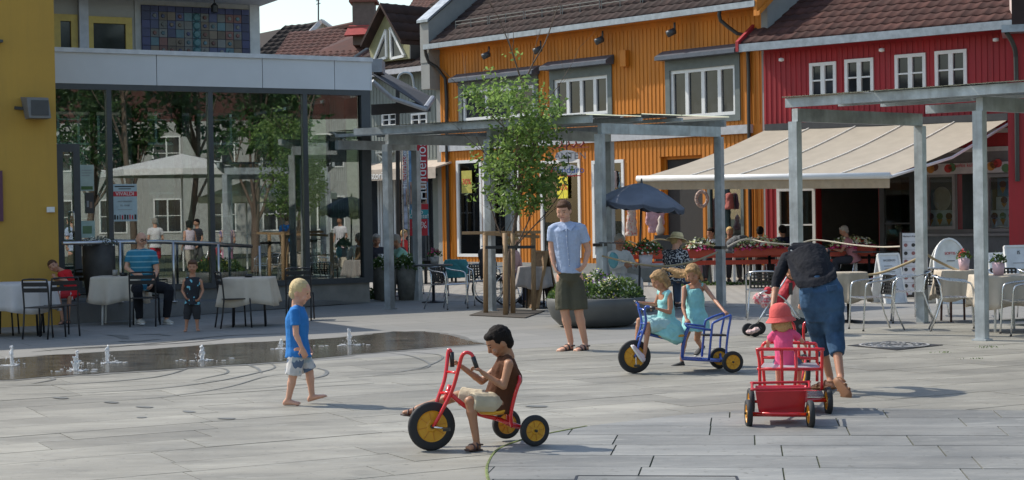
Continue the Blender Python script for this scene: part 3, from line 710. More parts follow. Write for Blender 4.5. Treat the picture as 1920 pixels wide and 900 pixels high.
# inner box
mb = MB(); mb.wbox(OW, sl, 0, 0, .3, -8, -.25); mb.wbox(OW, sl, 0, 3.3, 3.5, -8, -.26); mb.wbox(OW, sl, 0, .3, 3.3, -3.2, -3.1); mb.wbox(OW, sl, 0, 3.5, EV, -2.2, -2.1); mb.build('interior', mat('shop_interior', (.50, .45, .38), .8, var=.5, scale=2), oh)
# gable ends
pit = math.tan(rad(36)); BK = 5.5
for sgn, s_ in ((0, sl), (1, 0)):
    P = [OW.pt(s_, 0, 0), OW.pt(s_, 0, -2 * BK), OW.pt(s_, EV, -2 * BK), OW.pt(s_, EV + pit * BK, -BK), OW.pt(s_, EV, 0)]
    MB().prism(P, (OW.pt(.2, 0, 0) - OW.pt(0, 0, 0)) * (1 if sgn else -1)).build('gable_wall', plaster, oh)
mb = MB(); P = [OW.pt(sl, EV + .02, .45), OW.pt(.25, EV + .02, .45), OW.pt(.25, EV + .02 + pit * (BK + .45), -BK), OW.pt(sl, EV + .02 + pit * (BK + .45), -BK)]
mb.prism(P, (0, 0, -.1)); P2 = [OW.pt(sl, EV - .6, -2 * BK - .4), OW.pt(.25, EV - .6, -2 * BK - .4), P[2] + V((0, 0, -.02)), P[3] + V((0, 0, -.02))]; mb.prism(P2, (0, 0, -.1)); mb.build('roof', roof_o, oh)
MB().prism([OW.pt(sl, EV - .1, .42), OW.pt(.2, EV - .1, .42), OW.pt(.2, EV - .1, 0), OW.pt(sl, EV - .1, 0)], (0, 0, .03)).build('soffit', orange, oh)
tile_roof(oh, OW.pt(sl + .1, EV + .04, .47), OW.pt(.25, 0, 0) - OW.pt(sl + .1, 0, 0), OW.pt(0, pit * 5.9, -5.9) - OW.pt(0, 0, 0), .30, .36, roof_o, 300, seen=on_screen)
mb = MB(); mb.wbox(OW, sl - .1, .25, EV - .12, EV + .03, .47, .58); mb.build('gutter', zinc, oh)
mb = MB()
for i in range(8):
    a = sl + .9 + i * (abs(sl) - 1) / 7.6
for row, off in ((1, .55), (2, 3.1)):
    x = sl + .6
    while x < -.4:
        b_ = min(x + 1.5, -.3); z = EV + .04 + pit * off + .16; o = .47 - off
        for dz in (.0, .10): mb.tube([OW.pt(x + .06, z + dz, o), OW.pt(b_, z + dz, o)], .012, 5)
        for xx in (x + .06, (x + b_) / 2, b_): mb.bar(OW.pt(xx, z - .16, o), OW.pt(xx, z + .12, o), .02, .02)
        x += 1.52
mb.build('snow_guard', mat('weathered_iron', (.22, .22, .2), .6, .4), oh)
# barge boards and parapet
P = [OW.pt(.2, EV - .35, .55), OW.pt(.2, EV + .12, .55), OW.pt(.2, EV + .12 + pit * 6.0, -5.45), OW.pt(.2, EV - .35 + pit * 6.0, -5.45)]
MB().prism(P, OW.pt(.1, 0, 0) - OW.pt(0, 0, 0)).build('bargeboard', orange, oh)
MB().prism([OW.pt(.305, EV - .35, .55), OW.pt(.305, EV - .25, .55), OW.pt(.305, EV + pit * 6.0 - .15, -5.45), OW.pt(.305, EV - .35 + pit * 6.0, -5.45)], OW.pt(.08, 0, 0) - OW.pt(0, 0, 0)).build('bargeboard', orange, oh)
P = [OW.pt(sl - .42, EV - .5, .42), OW.pt(sl - .42, EV + .72, .42), OW.pt(sl - .42, EV + .72 + pit * 6.2, -5.8), OW.pt(sl - .42, EV - .5, -5.8)]
MB().prism(P, OW.pt(.4, 0, 0) - OW.pt(0, 0, 0)).build('parapet', plaster, oh)
P = [OW.pt(sl - .48, EV + .72, .5), OW.pt(sl - .48, EV + .80, .5), OW.pt(sl - .48, EV + .80 + pit * 6.3, -5.8), OW.pt(sl - .48, EV + .72 + pit * 6.3, -5.8)]
MB().prism(P, OW.pt(.52, 0, 0) - OW.pt(0, 0, 0)).build('coping', zinc, oh)
MB().wbox(OW, sl - .42, sl - .02, EV - 1.3, EV - .5, -.5, .40).build('bracket', plaster, oh)
# window surrounds and hoods
for i, (r, n) in enumerate(rects):
    s0, s1, h0, h1 = r; f = MB(); b = .16; tp = .27
    f.wbox(OW, s0 - b, s0, h0 - b, h1 + tp, .0, .05); f.wbox(OW, s1, s1 + b, h0 - b, h1 + tp, .0, .05); f.wbox(OW, s0, s1, h1, h1 + tp, 0, .048); f.wbox(OW, s0, s1, h0 - b, h0, 0, .048)
    f.build('window_surround', grey_green, oh)
    P = [OW.pt(s0 - .25, h1 + tp + .002, .05), OW.pt(s0 - .25, h1 + tp + .002, .36), OW.pt(s0 - .25, h1 + tp + .10, .36), OW.pt(s0 - .25, h1 + tp + .26, .03), OW.pt(s0 - .25, h1 + tp + .14, .023)]
    MB().prism(P, OW.pt(s1 - s0 + .5, 0, 0) - OW.pt(0, 0, 0)).build('hood', slate_blue, oh)
    winbars(OW, oh, r, n, 0, .09, .11, white_paint, dark_pane, o=-.02)
    # curtains and a flower pot behind
MB().wbox(OW, sl, -.3, 3.64, 3.86, .0, .09).build('fascia_board', mat('pale_board', (.40, .41, .42), .6), oh)
k = OW.at(1205, 283)[0]
# shop fronts
for i, r in enumerate(srs):
    if i == 4: continue
    winbars(OW, oh, r, 1, 0, .09, .06, white_paint if i in (0, 1, 2, 3) else grey_green, shop_glass, o=.02, name='shop_window')
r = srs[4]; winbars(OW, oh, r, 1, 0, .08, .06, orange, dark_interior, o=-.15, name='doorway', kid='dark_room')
for i in (0, 1, 2, 3, 5):
    q = srs[i]; MB().wbox(OW, q[0] - .1, q[1] + .1, .32, 3.2, -1.05, -1.0).build('display_back', mat('display_white', (.52, .53, .50), .7, var=.3, scale=1.5), oh)
# downpipes
mb = MB(); s_ = OW.at(1407, 130)[0]
mb.tube([OW.pt(s_ - .55, EV - .1, .5), OW.pt(s_ - .55, EV - .35, .48), OW.pt(s_ - .2, EV - .7, .25), OW.pt(s_, EV - .95, .1), OW.pt(s_, 4, .09), OW.pt(s_, .1, .09)], .05, 8, 2); mb.build('downpipe', blackplastic, oh)
mb = MB(); s_ = sl + .35
mb.tube([OW.pt(s_ - .45, EV - .1, .5), OW.pt(s_ - .4, EV - .5, .4), OW.pt(s_, EV - 1.0, .1), OW.pt(s_, 4, .09), OW.pt(s_, .1, .09)], .05, 8, 2); mb.build('downpipe', blackplastic, oh)
for i, (x, y) in enumerate(((917, 103), (1014, 93), (1130, 75), (1265, 60))):
    s_, h = OW.at(x, y, .3); mb = MB(); mb.bar(OW.pt(s_, h + .25, .3), OW.pt(s_, h, .3), .05, .05); mb.lathe([(.02, 0), (.09, .04), (.09, .26), (.0, .28)], OW.pt(s_, h + .05, .25), 10, OW.pt(-.35, -.3, .55) - OW.pt(0, 0, 0)); mb.build('floodlight', dark_frame, oh, True)
s_, h = OW.at(1176, 110, 0); MB().wbox(OW, s_ - .1, s_ + .1, h - .22, h + .22, .02, .18).build('vent_box', orange, oh)
# things in the shop windows
for (x0, y0, x1, y1, c_) in ((868, 320, 887, 362, (.42, .38, .08)), (1047, 330, 1067, 372, (.75, .65, .05))):
    q = OW.rect(x0, y0, x1, y1); t = thing('poster', 'yellow sale poster in shop window beside ' + ('shelves of small goods' if x0 < 900 else 'hanging scarves, reading 50'), 'poster', OW.pt((q[0] + q[1]) / 2, q[2], .03))
    MB().wbox(OW, q[0], q[1], q[2], q[3], .045, .055).build('sheet', mat('yellow_print', c_, .5), t)
    text('50%' if x0 > 900 else '30%', .25 if x0 > 900 else .24, OW.pt((q[0] + q[1]) / 2, (q[2] + q[3]) / 2, .06), OW.pt(1, 0, 0) - OW.pt(0, 0, 0), (0, 0, 1), ink_r, t)
gd = [mat('goods_a', (.55, .35, .38), .6), mat('goods_b', (.30, .38, .5), .6), mat('goods_c', (.6, .6, .55), .6), mat('goods_d', (.5, .25, .1), .6)]
for k_, (x0, x1) in enumerate(((862, 903), (920, 968))):
    for lv, yy in enumerate((395, 430, 460)):
        a = OW.at(x0, yy, -.6)[0]; b = OW.at(x1, yy, -.6)[0]; h = OW.at((x0 + x1) / 2, yy, -.6)[1]
        t = tag(MB().wbox(OW, a, b, h - .03, h, -.9, -.5).build('display_shelf', white_paint), ('top', 'middle', 'bottom')[lv] + ' white display shelf in the ' + ('left' if k_ == 0 else 'right') + ' shop window behind the sapling', 'shelf', 'display shelves')
        for j in range(4):
            if lv == 2 and j > 2: continue
            c_ = a + (b - a) * (j + .5) / 4; hh = R.uniform(.15, .32)
            tag(MB().wbox(OW, c_ - .09, c_ + .09, h + .001, h + hh, -.8, -.6).build('gift_box', gd[(j + lv) % 4]), ('pink', 'blue', 'off white', 'rust')[(j + lv) % 4] + ' gift box, ' + ('first', 'second', 'third', 'fourth')[j] + ' from left on the ' + ('top', 'middle', 'bottom')[lv] + ' shelf in the ' + ('left' if k_ == 0 else 'right') + ' window', 'gift box', 'gift boxes on shelves')
cols = [(.45, .12, .2), (.1, .2, .4), (.6, .5, .45), (.3, .1, .3), (.15, .35, .35)]
for i, x in enumerate((1030, 1037, 1044, 1076, 1083)):
    q = OW.rect(x, 345, x + 5, 470, -.3); c_ = MB()
    c_.loft([(OW.pt(q[0] + .1, h, -.4), OW.d.to_3d() * (.10 + .02 * math.sin(h * 5)), V((.02, .03, 0))) for h in (q[3], q[3] - .5, q[3] - 1, q[2])], 8)
    tag(c_.build('scarf', mat('scarf_cloth', cols[i], .9), None, True), ('red', 'navy', 'cream', 'purple', 'teal')[i] + ' scarf hanging in the shop window beside the yellow sale poster', 'scarf', 'hanging scarves')
# two oval hanging signs on the house
for x, y, txt, mt_, rx in ((1063, 293, 'KANTEN', ink_g, 22), (1066, 319, 'Panduro', ink_b, 20)):
    P = OW.pt(*OW.at(x, y, .5), .5); t = thing('hanging_sign', ('pale oval shop sign with grey letters, upper of the two' if y < 300 else 'white oval shop sign with blue letters and red dot, lower of the two'), 'shop sign', P)
    e = MB(); rxm = rx / FPX * P.y; rz = rxm * .52
    e.lathe([(.0001, -.03), (1, -.03), (1, .03), (.0001, .03)], (0, 0, 0), 28, (0, 1, 0)); e.v = [P + V((v_.x * rxm, v_.y, v_.z * rz)) for v_ in e.v]; e.build('panel', white_paint, t)
    text(txt, .27 if y < 300 else .26, P + V((0, -.035, 0)), (1, 0, 0), (0, 0, 1), mt_, t)
    if y > 300:
        MB().lathe([(.0001, -.012), (.09, -.012), (.09, 0), (.0001, 0)], P + V((-.52, -.032, .02)), 14, (0, 1, 0)).build('dot', ink_r, t)
        MB().box(P + V((.05, -.036, -.16)), (.6, .006, .03)).build('underline', ink_r, t)
    MB().bar(P + V((0, 0, rz)), P + V((0, 0, rz + .25)), .03, .03).build('hanger', black_metal, t)
s_, h = OW.at(1070, 268, .4)
t = thing('bird_ornament', 'row of small dark red iron birds above the oval shop signs', 'ornament', OW.pt(s_, h, .4)); mb = MB()
for i in range(4):
    c_ = OW.pt(s_ - .45 + i * .28, h, .4); mb.tube([c_ + V((-.1, 0, -.08)), c_ + V((0, 0, -.1)), c_ + V((.08, 0, -.02)), c_ + V((.05, 0, .1)), c_ + V((.1, 0, .14))], [.01, .035, .03, .015, .012], 6)
mb.bar(OW.pt(s_ - .7, h - .14, .4), OW.pt(s_ + .7, h - .14, .4), .02, .02); mb.build('birds', mat('rust_red', (.2, .03, .03), .6), t)

# ---------------- red house with cafe ----------------
RW = Wall((6.33 * 41.2 / 41.5 + .06, 41.25), (.78, -.626))
redp = mat('red_paint', (.33, .013, .018), .6, var=.12, scale=1.5, stretch=(1, 1, .25), bump=.1, bscale=30)
weather(redp, (.14, .02, .02), .5)
roof_r = mat('reddish_roof_tile', (.066, .026, .020), .95, var=.3, scale=2.2, rnd=.25, bump=.25)
EV2 = 5.78; se = RW.at(1990, 100)[0]
rh = thing('cafe_house', 'red timber cafe house with tiled roof and four white windows upstairs', 'house', RW.pt(se / 2, 0, -3))
ops = []; rects = []
for x0, y0, x1, y1 in ((1519, 117, 1569, 184), (1585, 110, 1639, 180), (1679, 101, 1737, 174), (1754, 94, 1814, 168)):
    r = RW.rect(x0, y0, x1, y1); rects.append(r); ops.append(tuple(r))
cafe = [(1458, 352, 1530, 490, 'glass'), (1532, 352, 1648, 520, 'open'), (1650, 322, 1716, 500, 'door'), (1736, 326, 1792, 430, 'kw'), (1796, 326, 1845, 430, 'open'), (1850, 326, 1908, 434, 'kw')]
cr = []
for x0, y0, x1, y1, kd in cafe:
    r = list(RW.rect(x0, y0, x1, y1)); r[3] = min(r[3], 2.95)
    if kd in ('glass',): r[2] = .4
    if kd in ('door',): r[2] = .1
    if kd == 'open' and x0 < 1700: r[2] = .02
    cr.append((r, kd)); ops.append(tuple(r))
mb = MB(); cells(RW, 0, se, 0, EV2, ops, mb, -.25, 0); mb.build('wall', redp, rh)
hb = 3.5
boards(RW, 0, se, hb, EV2 - .2, ops, redp, rh, .14); boards(RW, 0, RW.at(1456, 400)[0], .2, hb, ops, redp, rh, .14, 'lower_cladding')
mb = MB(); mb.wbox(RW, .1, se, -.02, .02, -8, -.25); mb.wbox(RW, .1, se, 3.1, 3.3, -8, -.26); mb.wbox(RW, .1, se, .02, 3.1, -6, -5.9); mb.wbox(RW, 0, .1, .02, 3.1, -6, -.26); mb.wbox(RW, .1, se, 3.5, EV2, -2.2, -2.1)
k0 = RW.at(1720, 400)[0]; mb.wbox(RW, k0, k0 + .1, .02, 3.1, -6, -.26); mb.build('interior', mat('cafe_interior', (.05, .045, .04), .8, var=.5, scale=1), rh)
pit2 = math.tan(rad(31))
P = [RW.pt(-.35, EV2 + .02, .45), RW.pt(se, EV2 + .02, .45), RW.pt(se, EV2 + .02 + pit2 * 6, -5.55), RW.pt(-.35, EV2 + .02 + pit2 * 6, -5.55)]
MB().prism(P, (0, 0, -.1)).build('roof', roof_r, rh)
MB().prism([RW.pt(-.35, EV2 - .1, .42), RW.pt(se, EV2 - .1, .42), RW.pt(se, EV2 - .1, 0), RW.pt(-.35, EV2 - .1, 0)], (0, 0, .03)).build('soffit', redp, rh)
tile_roof(rh, RW.pt(-.35, EV2 + .04, .47), RW.pt(se, 0, 0) - RW.pt(-.35, 0, 0), RW.pt(0, pit2 * 5.6, -5.6) - RW.pt(0, 0, 0), .28, .36, roof_r, 300, seen=on_screen)
MB().wbox(RW, -.4, se, EV2 - .16, EV2 + .03, .47, .58).build('gutter', zinc, rh)
P = [RW.pt(-.45, EV2 - .15, .6), RW.pt(-.45, EV2 + .1, .6), RW.pt(-.45, EV2 + .1 + pit2 * 3, -2.4), RW.pt(-.45, EV2 - .15 + pit2 * 3, -2.4)]
MB().prism(P, RW.pt(.08, 0, 0) - RW.pt(0, 0, 0)).build('bargeboard', redp, rh)
for r in rects: winbars(RW, rh, r, 2, 1, .08, .11, white_paint, dark_pane, o=.03, depth=.1)
for x, y in ((1467, 116), (1655, 98), (1869, 79)):
    s_, h = RW.at(x, y, .2); MB().lathe([(.0, .0), (.07, .02), (.07, .08), (0, .1)], RW.pt(s_, h, .25), 10).build('ceiling_lamp', white_paint, rh, True)
kf = mat('kiosk_frame', (.28, .27, .26), .6)
for r, kd in cr:
    if kd == 'glass': winbars(RW, rh, r, 2, 1, .08, .08, white_paint, shop_glass, o=.02, name='cafe_window')
    if kd == 'door': winbars(RW, rh, r, 1, 1, .12, .08, dark_frame, shop_glass, o=.02, name='glass_door')
    if kd == 'kw': winbars(RW, rh, r, 1, 0, .07, .06, kf, shop_glass, o=.02, name='kiosk_window')
MB().wbox(RW, RW.at(1733, 440)[0], se, .02, RW.at(1800, 442)[1], .001, .30).build('counter_front', mat('grey_counter', (.16, .165, .17), .6), rh)
MB().wbox(RW, RW.at(1733, 440)[0] - .05, se, RW.at(1800, 442)[1], RW.at(1800, 442)[1] + .05, .0, .38).build('counter_top', kf, rh)
mb = MB(); cells(RW, RW.at(1718, 400)[0], se, .98, 3.0, [tuple(r) for r, kd in cr], mb, .0165, .03); mb.build('kiosk_panel', mat('kiosk_panel_grey', (.17, .165, .16), .6), rh)
# ice cream boxes and banner
bn = RW.rect(1736, 305, 1918, 325)
t = thing('kiosk_banner', 'white banner with ice cream pictures above the kiosk windows', 'banner', RW.pt(bn[0], bn[2], .1))
MB().wbox(RW, bn[0], bn[1] + .3, bn[2], bn[3], .03, .09).build('board', mat('banner_white', (.55, .52, .50), .6), t)
ic = [mat('orange_print', (.5, .22, .04), .6), mat('brown_print', (.16, .06, .04), .6), mat('red_print', (.5, .05, .04), .6), mat('green_print', (.1, .2, .08), .6)]
for i, (x, y) in enumerate(((1745, 317), (1752, 313), (1778, 316), (1785, 314), (1858, 312), (1864, 308), (1871, 306), (1886, 315))):
    s_, h = RW.at(x, y, .09); MB().lathe([(.0001, 0), (.10, 0), (.10, .008), (.0001, .008)], RW.pt(s_, h, .09), 10, RW.n.to_3d()).build('picture', ic[i % 4], t)
text('softis kuleis', .12, RW.pt(*RW.at(1812, 310, .1), .1), RW.d.to_3d(), (0, 0, 1), ink_r, t)
text('is & kaffe', .09, RW.pt(*RW.at(1903, 316, .1), .1), RW.d.to_3d(), (0, 0, 1), ink_k, t)
wb = mat('pale_box', (.5, .55, .55), .6)
for (x0, y0, x1, y1, lb) in ((1737, 394, 1788, 428, 'wide white box printed with cones in the left kiosk window'), (1857, 394, 1905, 427, 'wide pale box printed with sundaes, lowest in the right kiosk window'), (1868, 369, 1898, 393, 'middle pale carton stacked in the right kiosk window'), (1870, 334, 1891, 368, 'blue and white carton on top of the stack in the kiosk window')):
    q = RW.rect(x0, y0, x1, y1, -.35); t = thing('carton', lb, 'carton', RW.pt((q[0] + q[1]) / 2, q[2], -.4))
    MB().wbox(RW, q[0], q[1], q[2], q[3], -.75, -.35).build('box', wb if y0 > 340 else mat('blue_box', (.08, .2, .3), .5), t)
    n_ = 3 if x1 - x0 > 40 else 1
    for j in range(n_):
        c_ = q[0] + (q[1] - q[0]) * (j + .5) / n_; hh = (q[3] - q[2]); zc = (q[2] + q[3]) / 2
        MB().prism([RW.pt(c_ - .07, zc + .0, -.348), RW.pt(c_ + .07, zc, -.348), RW.pt(c_, zc - hh * .35, -.348)], RW.n.to_3d() * .006).build('cone_print', ic[0], t)
        MB().lathe([(.0001, 0), (.08, 0), (.08, .008), (.0001, .008)], RW.pt(c_, zc + .07, -.348), 10, RW.n.to_3d()).build('scoop_print', ic[(j * 2 + 1) % 4], t)
q = RW.rect(1755, 353, 1778, 392, -.3); t = thing('ice_cream_sign', 'round ice cream sign hanging in the left kiosk window', 'sign', RW.pt(q[0], q[2], -.3))
e = MB(); e.lathe([(.0001, 0), (1, 0), (1, .03), (.0001, .03)], (0, 0, 0), 20, (0, 1, 0)); cc = RW.pt((q[0] + q[1]) / 2, (q[2] + q[3]) / 2, -.3); e.v = [cc + RW.d.to_3d() * v_.x * .22 + V((0, 0, v_.z * .28)) + RW.n.to_3d() * v_.y for v_ in e.v]; e.build('disc', mat('cream_print', (.4, .34, .3), .6), t)
# white counter shelf under awning inside red wall strips
for y in (0, 1):
    s0, h = RW.at(1720, 256 + 33 * y); MB().wbox(RW, RW.at(1745, 260)[0], se, h, h + .10, .001, .05).build('white_rail', mat('rail_white', (.5, .49, .46), .6), rh)
# ball lamp
s_, h = RW.at(1908, 245, .5); t = thing('wall_lamp', 'black wall lamp with an amber glass globe above the kiosk', 'lamp', RW.pt(s_, h, .5))
MB().ell(RW.pt(s_, h, .5), .12, .12, .12).build('globe', mat('amber_glass', (.55, .22, .02), .2), t, True)
MB().lathe([(.15, 0), (.13, .15), (.05, .35), (.05, .4)], RW.pt(s_, h + .08, .5), 12).build('hood', black_metal, t, True)
MB().bar(RW.pt(s_, h + .4, .5), RW.pt(s_, h + .4, 0), .05, .05).build('bracket', black_metal, t)

# big beige awning
aw = thing('cafe_awning', 'wide beige fabric awning over the cafe terrace with white front bar', 'awning', RW.pt(3, 0, 1))
FL, FR = W(1195, 335, 38.4), W(1668, 329, 34.4); BR_, BL = RW.pt(*RW.at(1892, 223, .2), .2), RW.pt(*RW.at(1437, 243, .2), .2)
awm = mat('awning_cloth', (.335, .295, .235), .9, var=.07, scale=3, bump=.1, bscale=200)
mb = MB(); NX, NY = 5, 8; seams = MB()
for i in range(NX):
    panel = MB(); vs = []
    for j in range(NY + 1):
        t_ = j / NY
        for a in range(5):
            u = (i + a / 4 * .998) / NX; p = lerp(lerp(BL, BR_, u), lerp(FL, FR, u), t_); vs.append(p + V((0, 0, -.10 * math.sin(math.pi * t_) - .012 * math.sin(a / 4 * math.pi))))
    n0 = len(vs); fs = [(j * 5 + a, j * 5 + a + 1, j * 5 + a + 6, j * 5 + a + 5) for j in range(NY) for a in range(4)]
    panel.add(vs + [q - V((0, 0, .006)) for q in vs], fs + [tuple(n0 + x for x in f[::-1]) for f in fs]); panel.build('cloth_panel', awm, aw, True)
    if i: seams.tube([lerp(lerp(BL, BR_, i / NX), lerp(FL, FR, i / NX), j / NY) + V((0, 0, -.10 * math.sin(math.pi * j / NY) + .018)) for j in range(NY + 1)], .014, 5)
seams.build('seam', mat('pale_seam', (.75, .72, .66), .8), aw)
MB().tube([FL, FR], .07, 10).build('front_bar', white_paint, aw, True)
mb = MB(); n = 48; d = (FR - FL); nn = V((-d.y, d.x, 0)).normalized(); top_ = []; bot = []
for i in range(n + 1):
    p = lerp(FL, FR, i / n) + V((0, 0, -.06)); top_.append(p); bot.append(p + V((0, 0, -.20)) + nn * (.015 * math.sin(i * 1.3)))
mb.add(top_ + bot + [q + nn * .01 for q in top_] + [q + nn * .01 for q in bot], [(i, i + 1, n + 2 + i, n + 1 + i) for i in range(n)] + [(2 * n + 2 + n + 1 + i, 2 * n + 2 + n + 2 + i, 2 * n + 3 + i, 2 * n + 2 + i) for i in range(n)])
mb.build('valance', mat('valance_cloth', (.37, .285, .185), .9, var=.1), aw)
MB().bar(BL + V((0, 0, .05)), BR_ + V((0, 0, .05)), .18, .16).build('cassette', mat('cassette_grey', (.05, .05, .05), .5), aw)
for a, b in ((BL, FL), (BR_, FR)):
    m_ = (a + b) / 2 + V((0, 0, -.25)); MB().tube([a + V((0, 0, -.1)), m_, b + V((0, 0, -.03))], .035, 6).build('arm', white_paint, aw)
# right-hand edge building with downpipe
eb = thing('corner_house', 'dark red neighbouring house with pale downpipe at right edge', 'house', W(1935, 560, 34))
EWl = Wall((W(1893, 500, 34.8).x, 34.8), (.95, -.3)); MB().wbox(EWl, 0, 4, 0, 5.3, -.8, 0).build('wall', redp, eb)
MB().wbox(EWl, -.1, 4, 5.3, 5.45, -.9, .4).build('eave', zinc, eb)
MB().wbox(EWl, .1, 4, 5.45, 6.2, -.9, -.3).build('roof', roof_o, eb)
MB().tube([EWl.pt(.0, 5.3, .3), EWl.pt(.15, 5.0, .15), EWl.pt(.18, 4.5, .08), EWl.pt(.18, 2.2, .08)], .05, 8, 3).build('downpipe', blackplastic, eb)
ch = thing('roof_pillar', 'white and pink painted chimney stub on the roof at top right corner', 'chimney', W(1912, 30, 37)); MB().box(W(1912, 5, 37), (.35, .35, .7)).build('stack', mat('pinkish_plaster', (.5, .4, .37), .8), ch); MB().box(W(1912, -28, 37) + V((0, 0, .02)), (.45, .45, .1)).build('cap', zinc, ch)
# ---------------- yellow building at the left ----------------
YW = Wall((G(113, 609).x, G(113, 609).y), (.879, .476))
ochre = mat('ochre_render', (.46, .27, .05), .85, var=.06, scale=1.2, bump=.12, bscale=90)
weather(ochre, (.30, .19, .05), .25); yh = thing('yellow_building', 'tall ochre rendered building cut by the left edge of photo', 'building', YW.pt(-3, 0, -2))
MB().wbox(YW, -9, 0, 0, 6.3, -9, 0).build('wall', ochre, yh)
s0, h1 = YW.at(1, 320); h0 = YW.at(2, 415)[1]; MB().wbox(YW, s0 - .6, s0 + .02, h0, h1, .001, .05).build('window_edge', mat('plum_frame', (.10, .03, .06), .5), yh)
s_, h_ = YW.at(3, 78); MB().wbox(YW, s_ - .2, s_, h_ - .02, h_ + .02, 0, .12).build('hook', dark_frame, yh)
s0, s1, h0, h1 = YW.rect(50, 183, 91, 221, .4); t = thing('loudspeaker', 'grey box loudspeaker on a bracket on the ochre wall', 'loudspeaker', YW.pt(s0, h0, .3))
sg = mat('speaker_grey', (.17, .17, .17), .6); P = [YW.pt(s0 + .05, h0, .05), YW.pt(s0 - .02, h1 + .03, .05), YW.pt(s0 - .0, h1, .4), YW.pt(s0 + .04, h0, .4)]
MB().prism(P, YW.d.to_3d() * (s1 - s0)).build('case', sg, t)
MB().wbox(YW, s0 + .07, s1 + .0, h0 + .04, h1 - .04, .40, .412).build('grille', mat('speaker_grille', (.07, .07, .07), .8), t)
MB().bar(YW.pt(s0 + .08, (h0 + h1) / 2, .1), YW.pt(s0 - .1, (h0 + h1) / 2 + .02, 0), .05, .05).build('bracket', black_metal, t)
s0, s1, h0, h1 = YW.rect(87, 388, 101, 398); t = thing('sensor_box', 'small white sensor box on the ochre wall', 'sensor', YW.pt(s0, h0, 0)); MB().wbox(YW, s0, s1, h0, h1, .001, .06).build('case', white_paint, t); MB().wbox(YW, s0 + .02, s1 - .02, h0 + .02, h1 - .02, .06, .064).build('cover', white_paint, t)

# ---------------- glass cafe hall ----------------
HW = Wall((-3.69, 31.8), (.879, .476))
hl = thing('glass_hall', 'single storey glass walled cafe hall with pale grey fascia panels', 'building', HW.pt(-3, 0, -3))
sR = HW.at(694, 300)[0]; sL = HW.at(60, 300)[0] - 1.0
gt, gb = HW.at(400, 173)[1], .46
FT = HW.at(400, 101)[1]
panel_m = mat('fascia_panel', (.55, .56, .58), .5, var=.05, scale=1, rnd=.02)
concrete = mat('concrete', (.22, .21, .19), .85, var=.15, scale=3, bump=.2)
MB().wbox(HW, sL, sR - .05, 0, gb, -7, -.02).build('plinth', concrete, hl)
fl = mat('hall_floor', (.16, .13, .11), .5); MB().wbox(HW, sL, sR - .1, gb, gb + .02, -6.9, -.1).build('floor', fl, hl)
MB().wbox(HW, sL, sR, gt + .12, FT - .08, -7, .02).build('roof', dark_frame, hl)
MB().wbox(HW, sL, sR - .1, gt + .06, gt + .118, -6.9, -.1).build('ceiling', mat('ceiling_white', (.5, .5, .48), .7), hl)
xs = [sL] + [HW.at(x, 135)[0] for x in (292, 490, 625)] + [sR + .02]
for i in range(4): MB().wbox(HW, xs[i] + .006, xs[i + 1] - .006, gt + .10, FT - .06, .024, .06).build('fascia_panel', panel_m, hl)
MB().wbox(HW, sL, sR + .05, FT - .06, FT + .02, -7.05, .10).build('roof_edge', mat('pale_edge', (.52, .53, .55), .5), hl)
MB().prism([HW.pt(sR + .001, gt + .1, .06), HW.pt(sR + .001, FT - .065, .06), HW.pt(sR + .001, FT - .065, -7), HW.pt(sR + .001, gt + .1, -7)], HW.d.to_3d() * .04).build('side_fascia', panel_m, hl)
fr = MB()
mul = [HW.at(x, 340)[0] for x in (206, 396, 573)]
for m_ in mul: fr.wbox(HW, m_ - .045, m_ + .045, gb, gt + .05, -.12, .05)
fr.wbox(HW, sR - .19, sR, gb - .06, gt + .1, -.18, .055); fr.wbox(HW, sL, sR - .19, gb - .06, gb + .04, -.12, .052); fr.wbox(HW, sL, sR - .19, gt + .0, gt + .1, -.12, .052)
fr.build('front_frame', dark_frame, hl)
pe = [sL] + mul + [sR - .19]
for i in range(4): MB().wbox(HW, pe[i] + .045, pe[i + 1] - .045, gb + .04, gt, -.03, -.02).build('glass_pane', hall_glass, hl)
# side and back
for k in range(5):
    o = -k * 1.72; MB().wbox(HW, sR - .14, sR - .02, gb, gt + .1, o - .3 + (.1 if k else 0), o - .19 + (.1 if k else 0)).build('side_post', dark_frame, hl)
    if k < 4: MB().wbox(HW, sR - .09, sR - .08, gb + .04, gt, o - 1.8, o - .32).build('glass_pane', hall_glass, hl)
    x = sL + (sR - sL) * k / 4.6 + 1.2
for k in range(7):
    x = sL + .4 + (sR - sL - .6) * k / 6; MB().wbox(HW, x - .07, x + .07, gb, gt + .1, -7, -6.86).build('rear_post', dark_frame, hl)
    if k < 6: MB().wbox(HW, x + .07, x + (sR - sL - .6) / 6 - .07, gb, gt, -6.94, -6.93).build('glass_pane', hall_glass, hl)
MB().wbox(HW, sL, sR - .2, 1.35, 1.43, -6.99, -6.87).build('rear_rail', dark_frame, hl)
pale_col = mat('pale_green_column', (.38, .46, .42), .7)
for px, o in ((238, -1.2), (560, -1.5), (470, -5), (335, -4.5), (258, -5)):
    s_ = HW.at(px, 340, o)[0]; MB().lathe([(.10, gb), (.10, gt + .06)], HW.pt(s_, 0, o), 12).build('column', pale_col if o > -4 else dark_frame, hl, True)
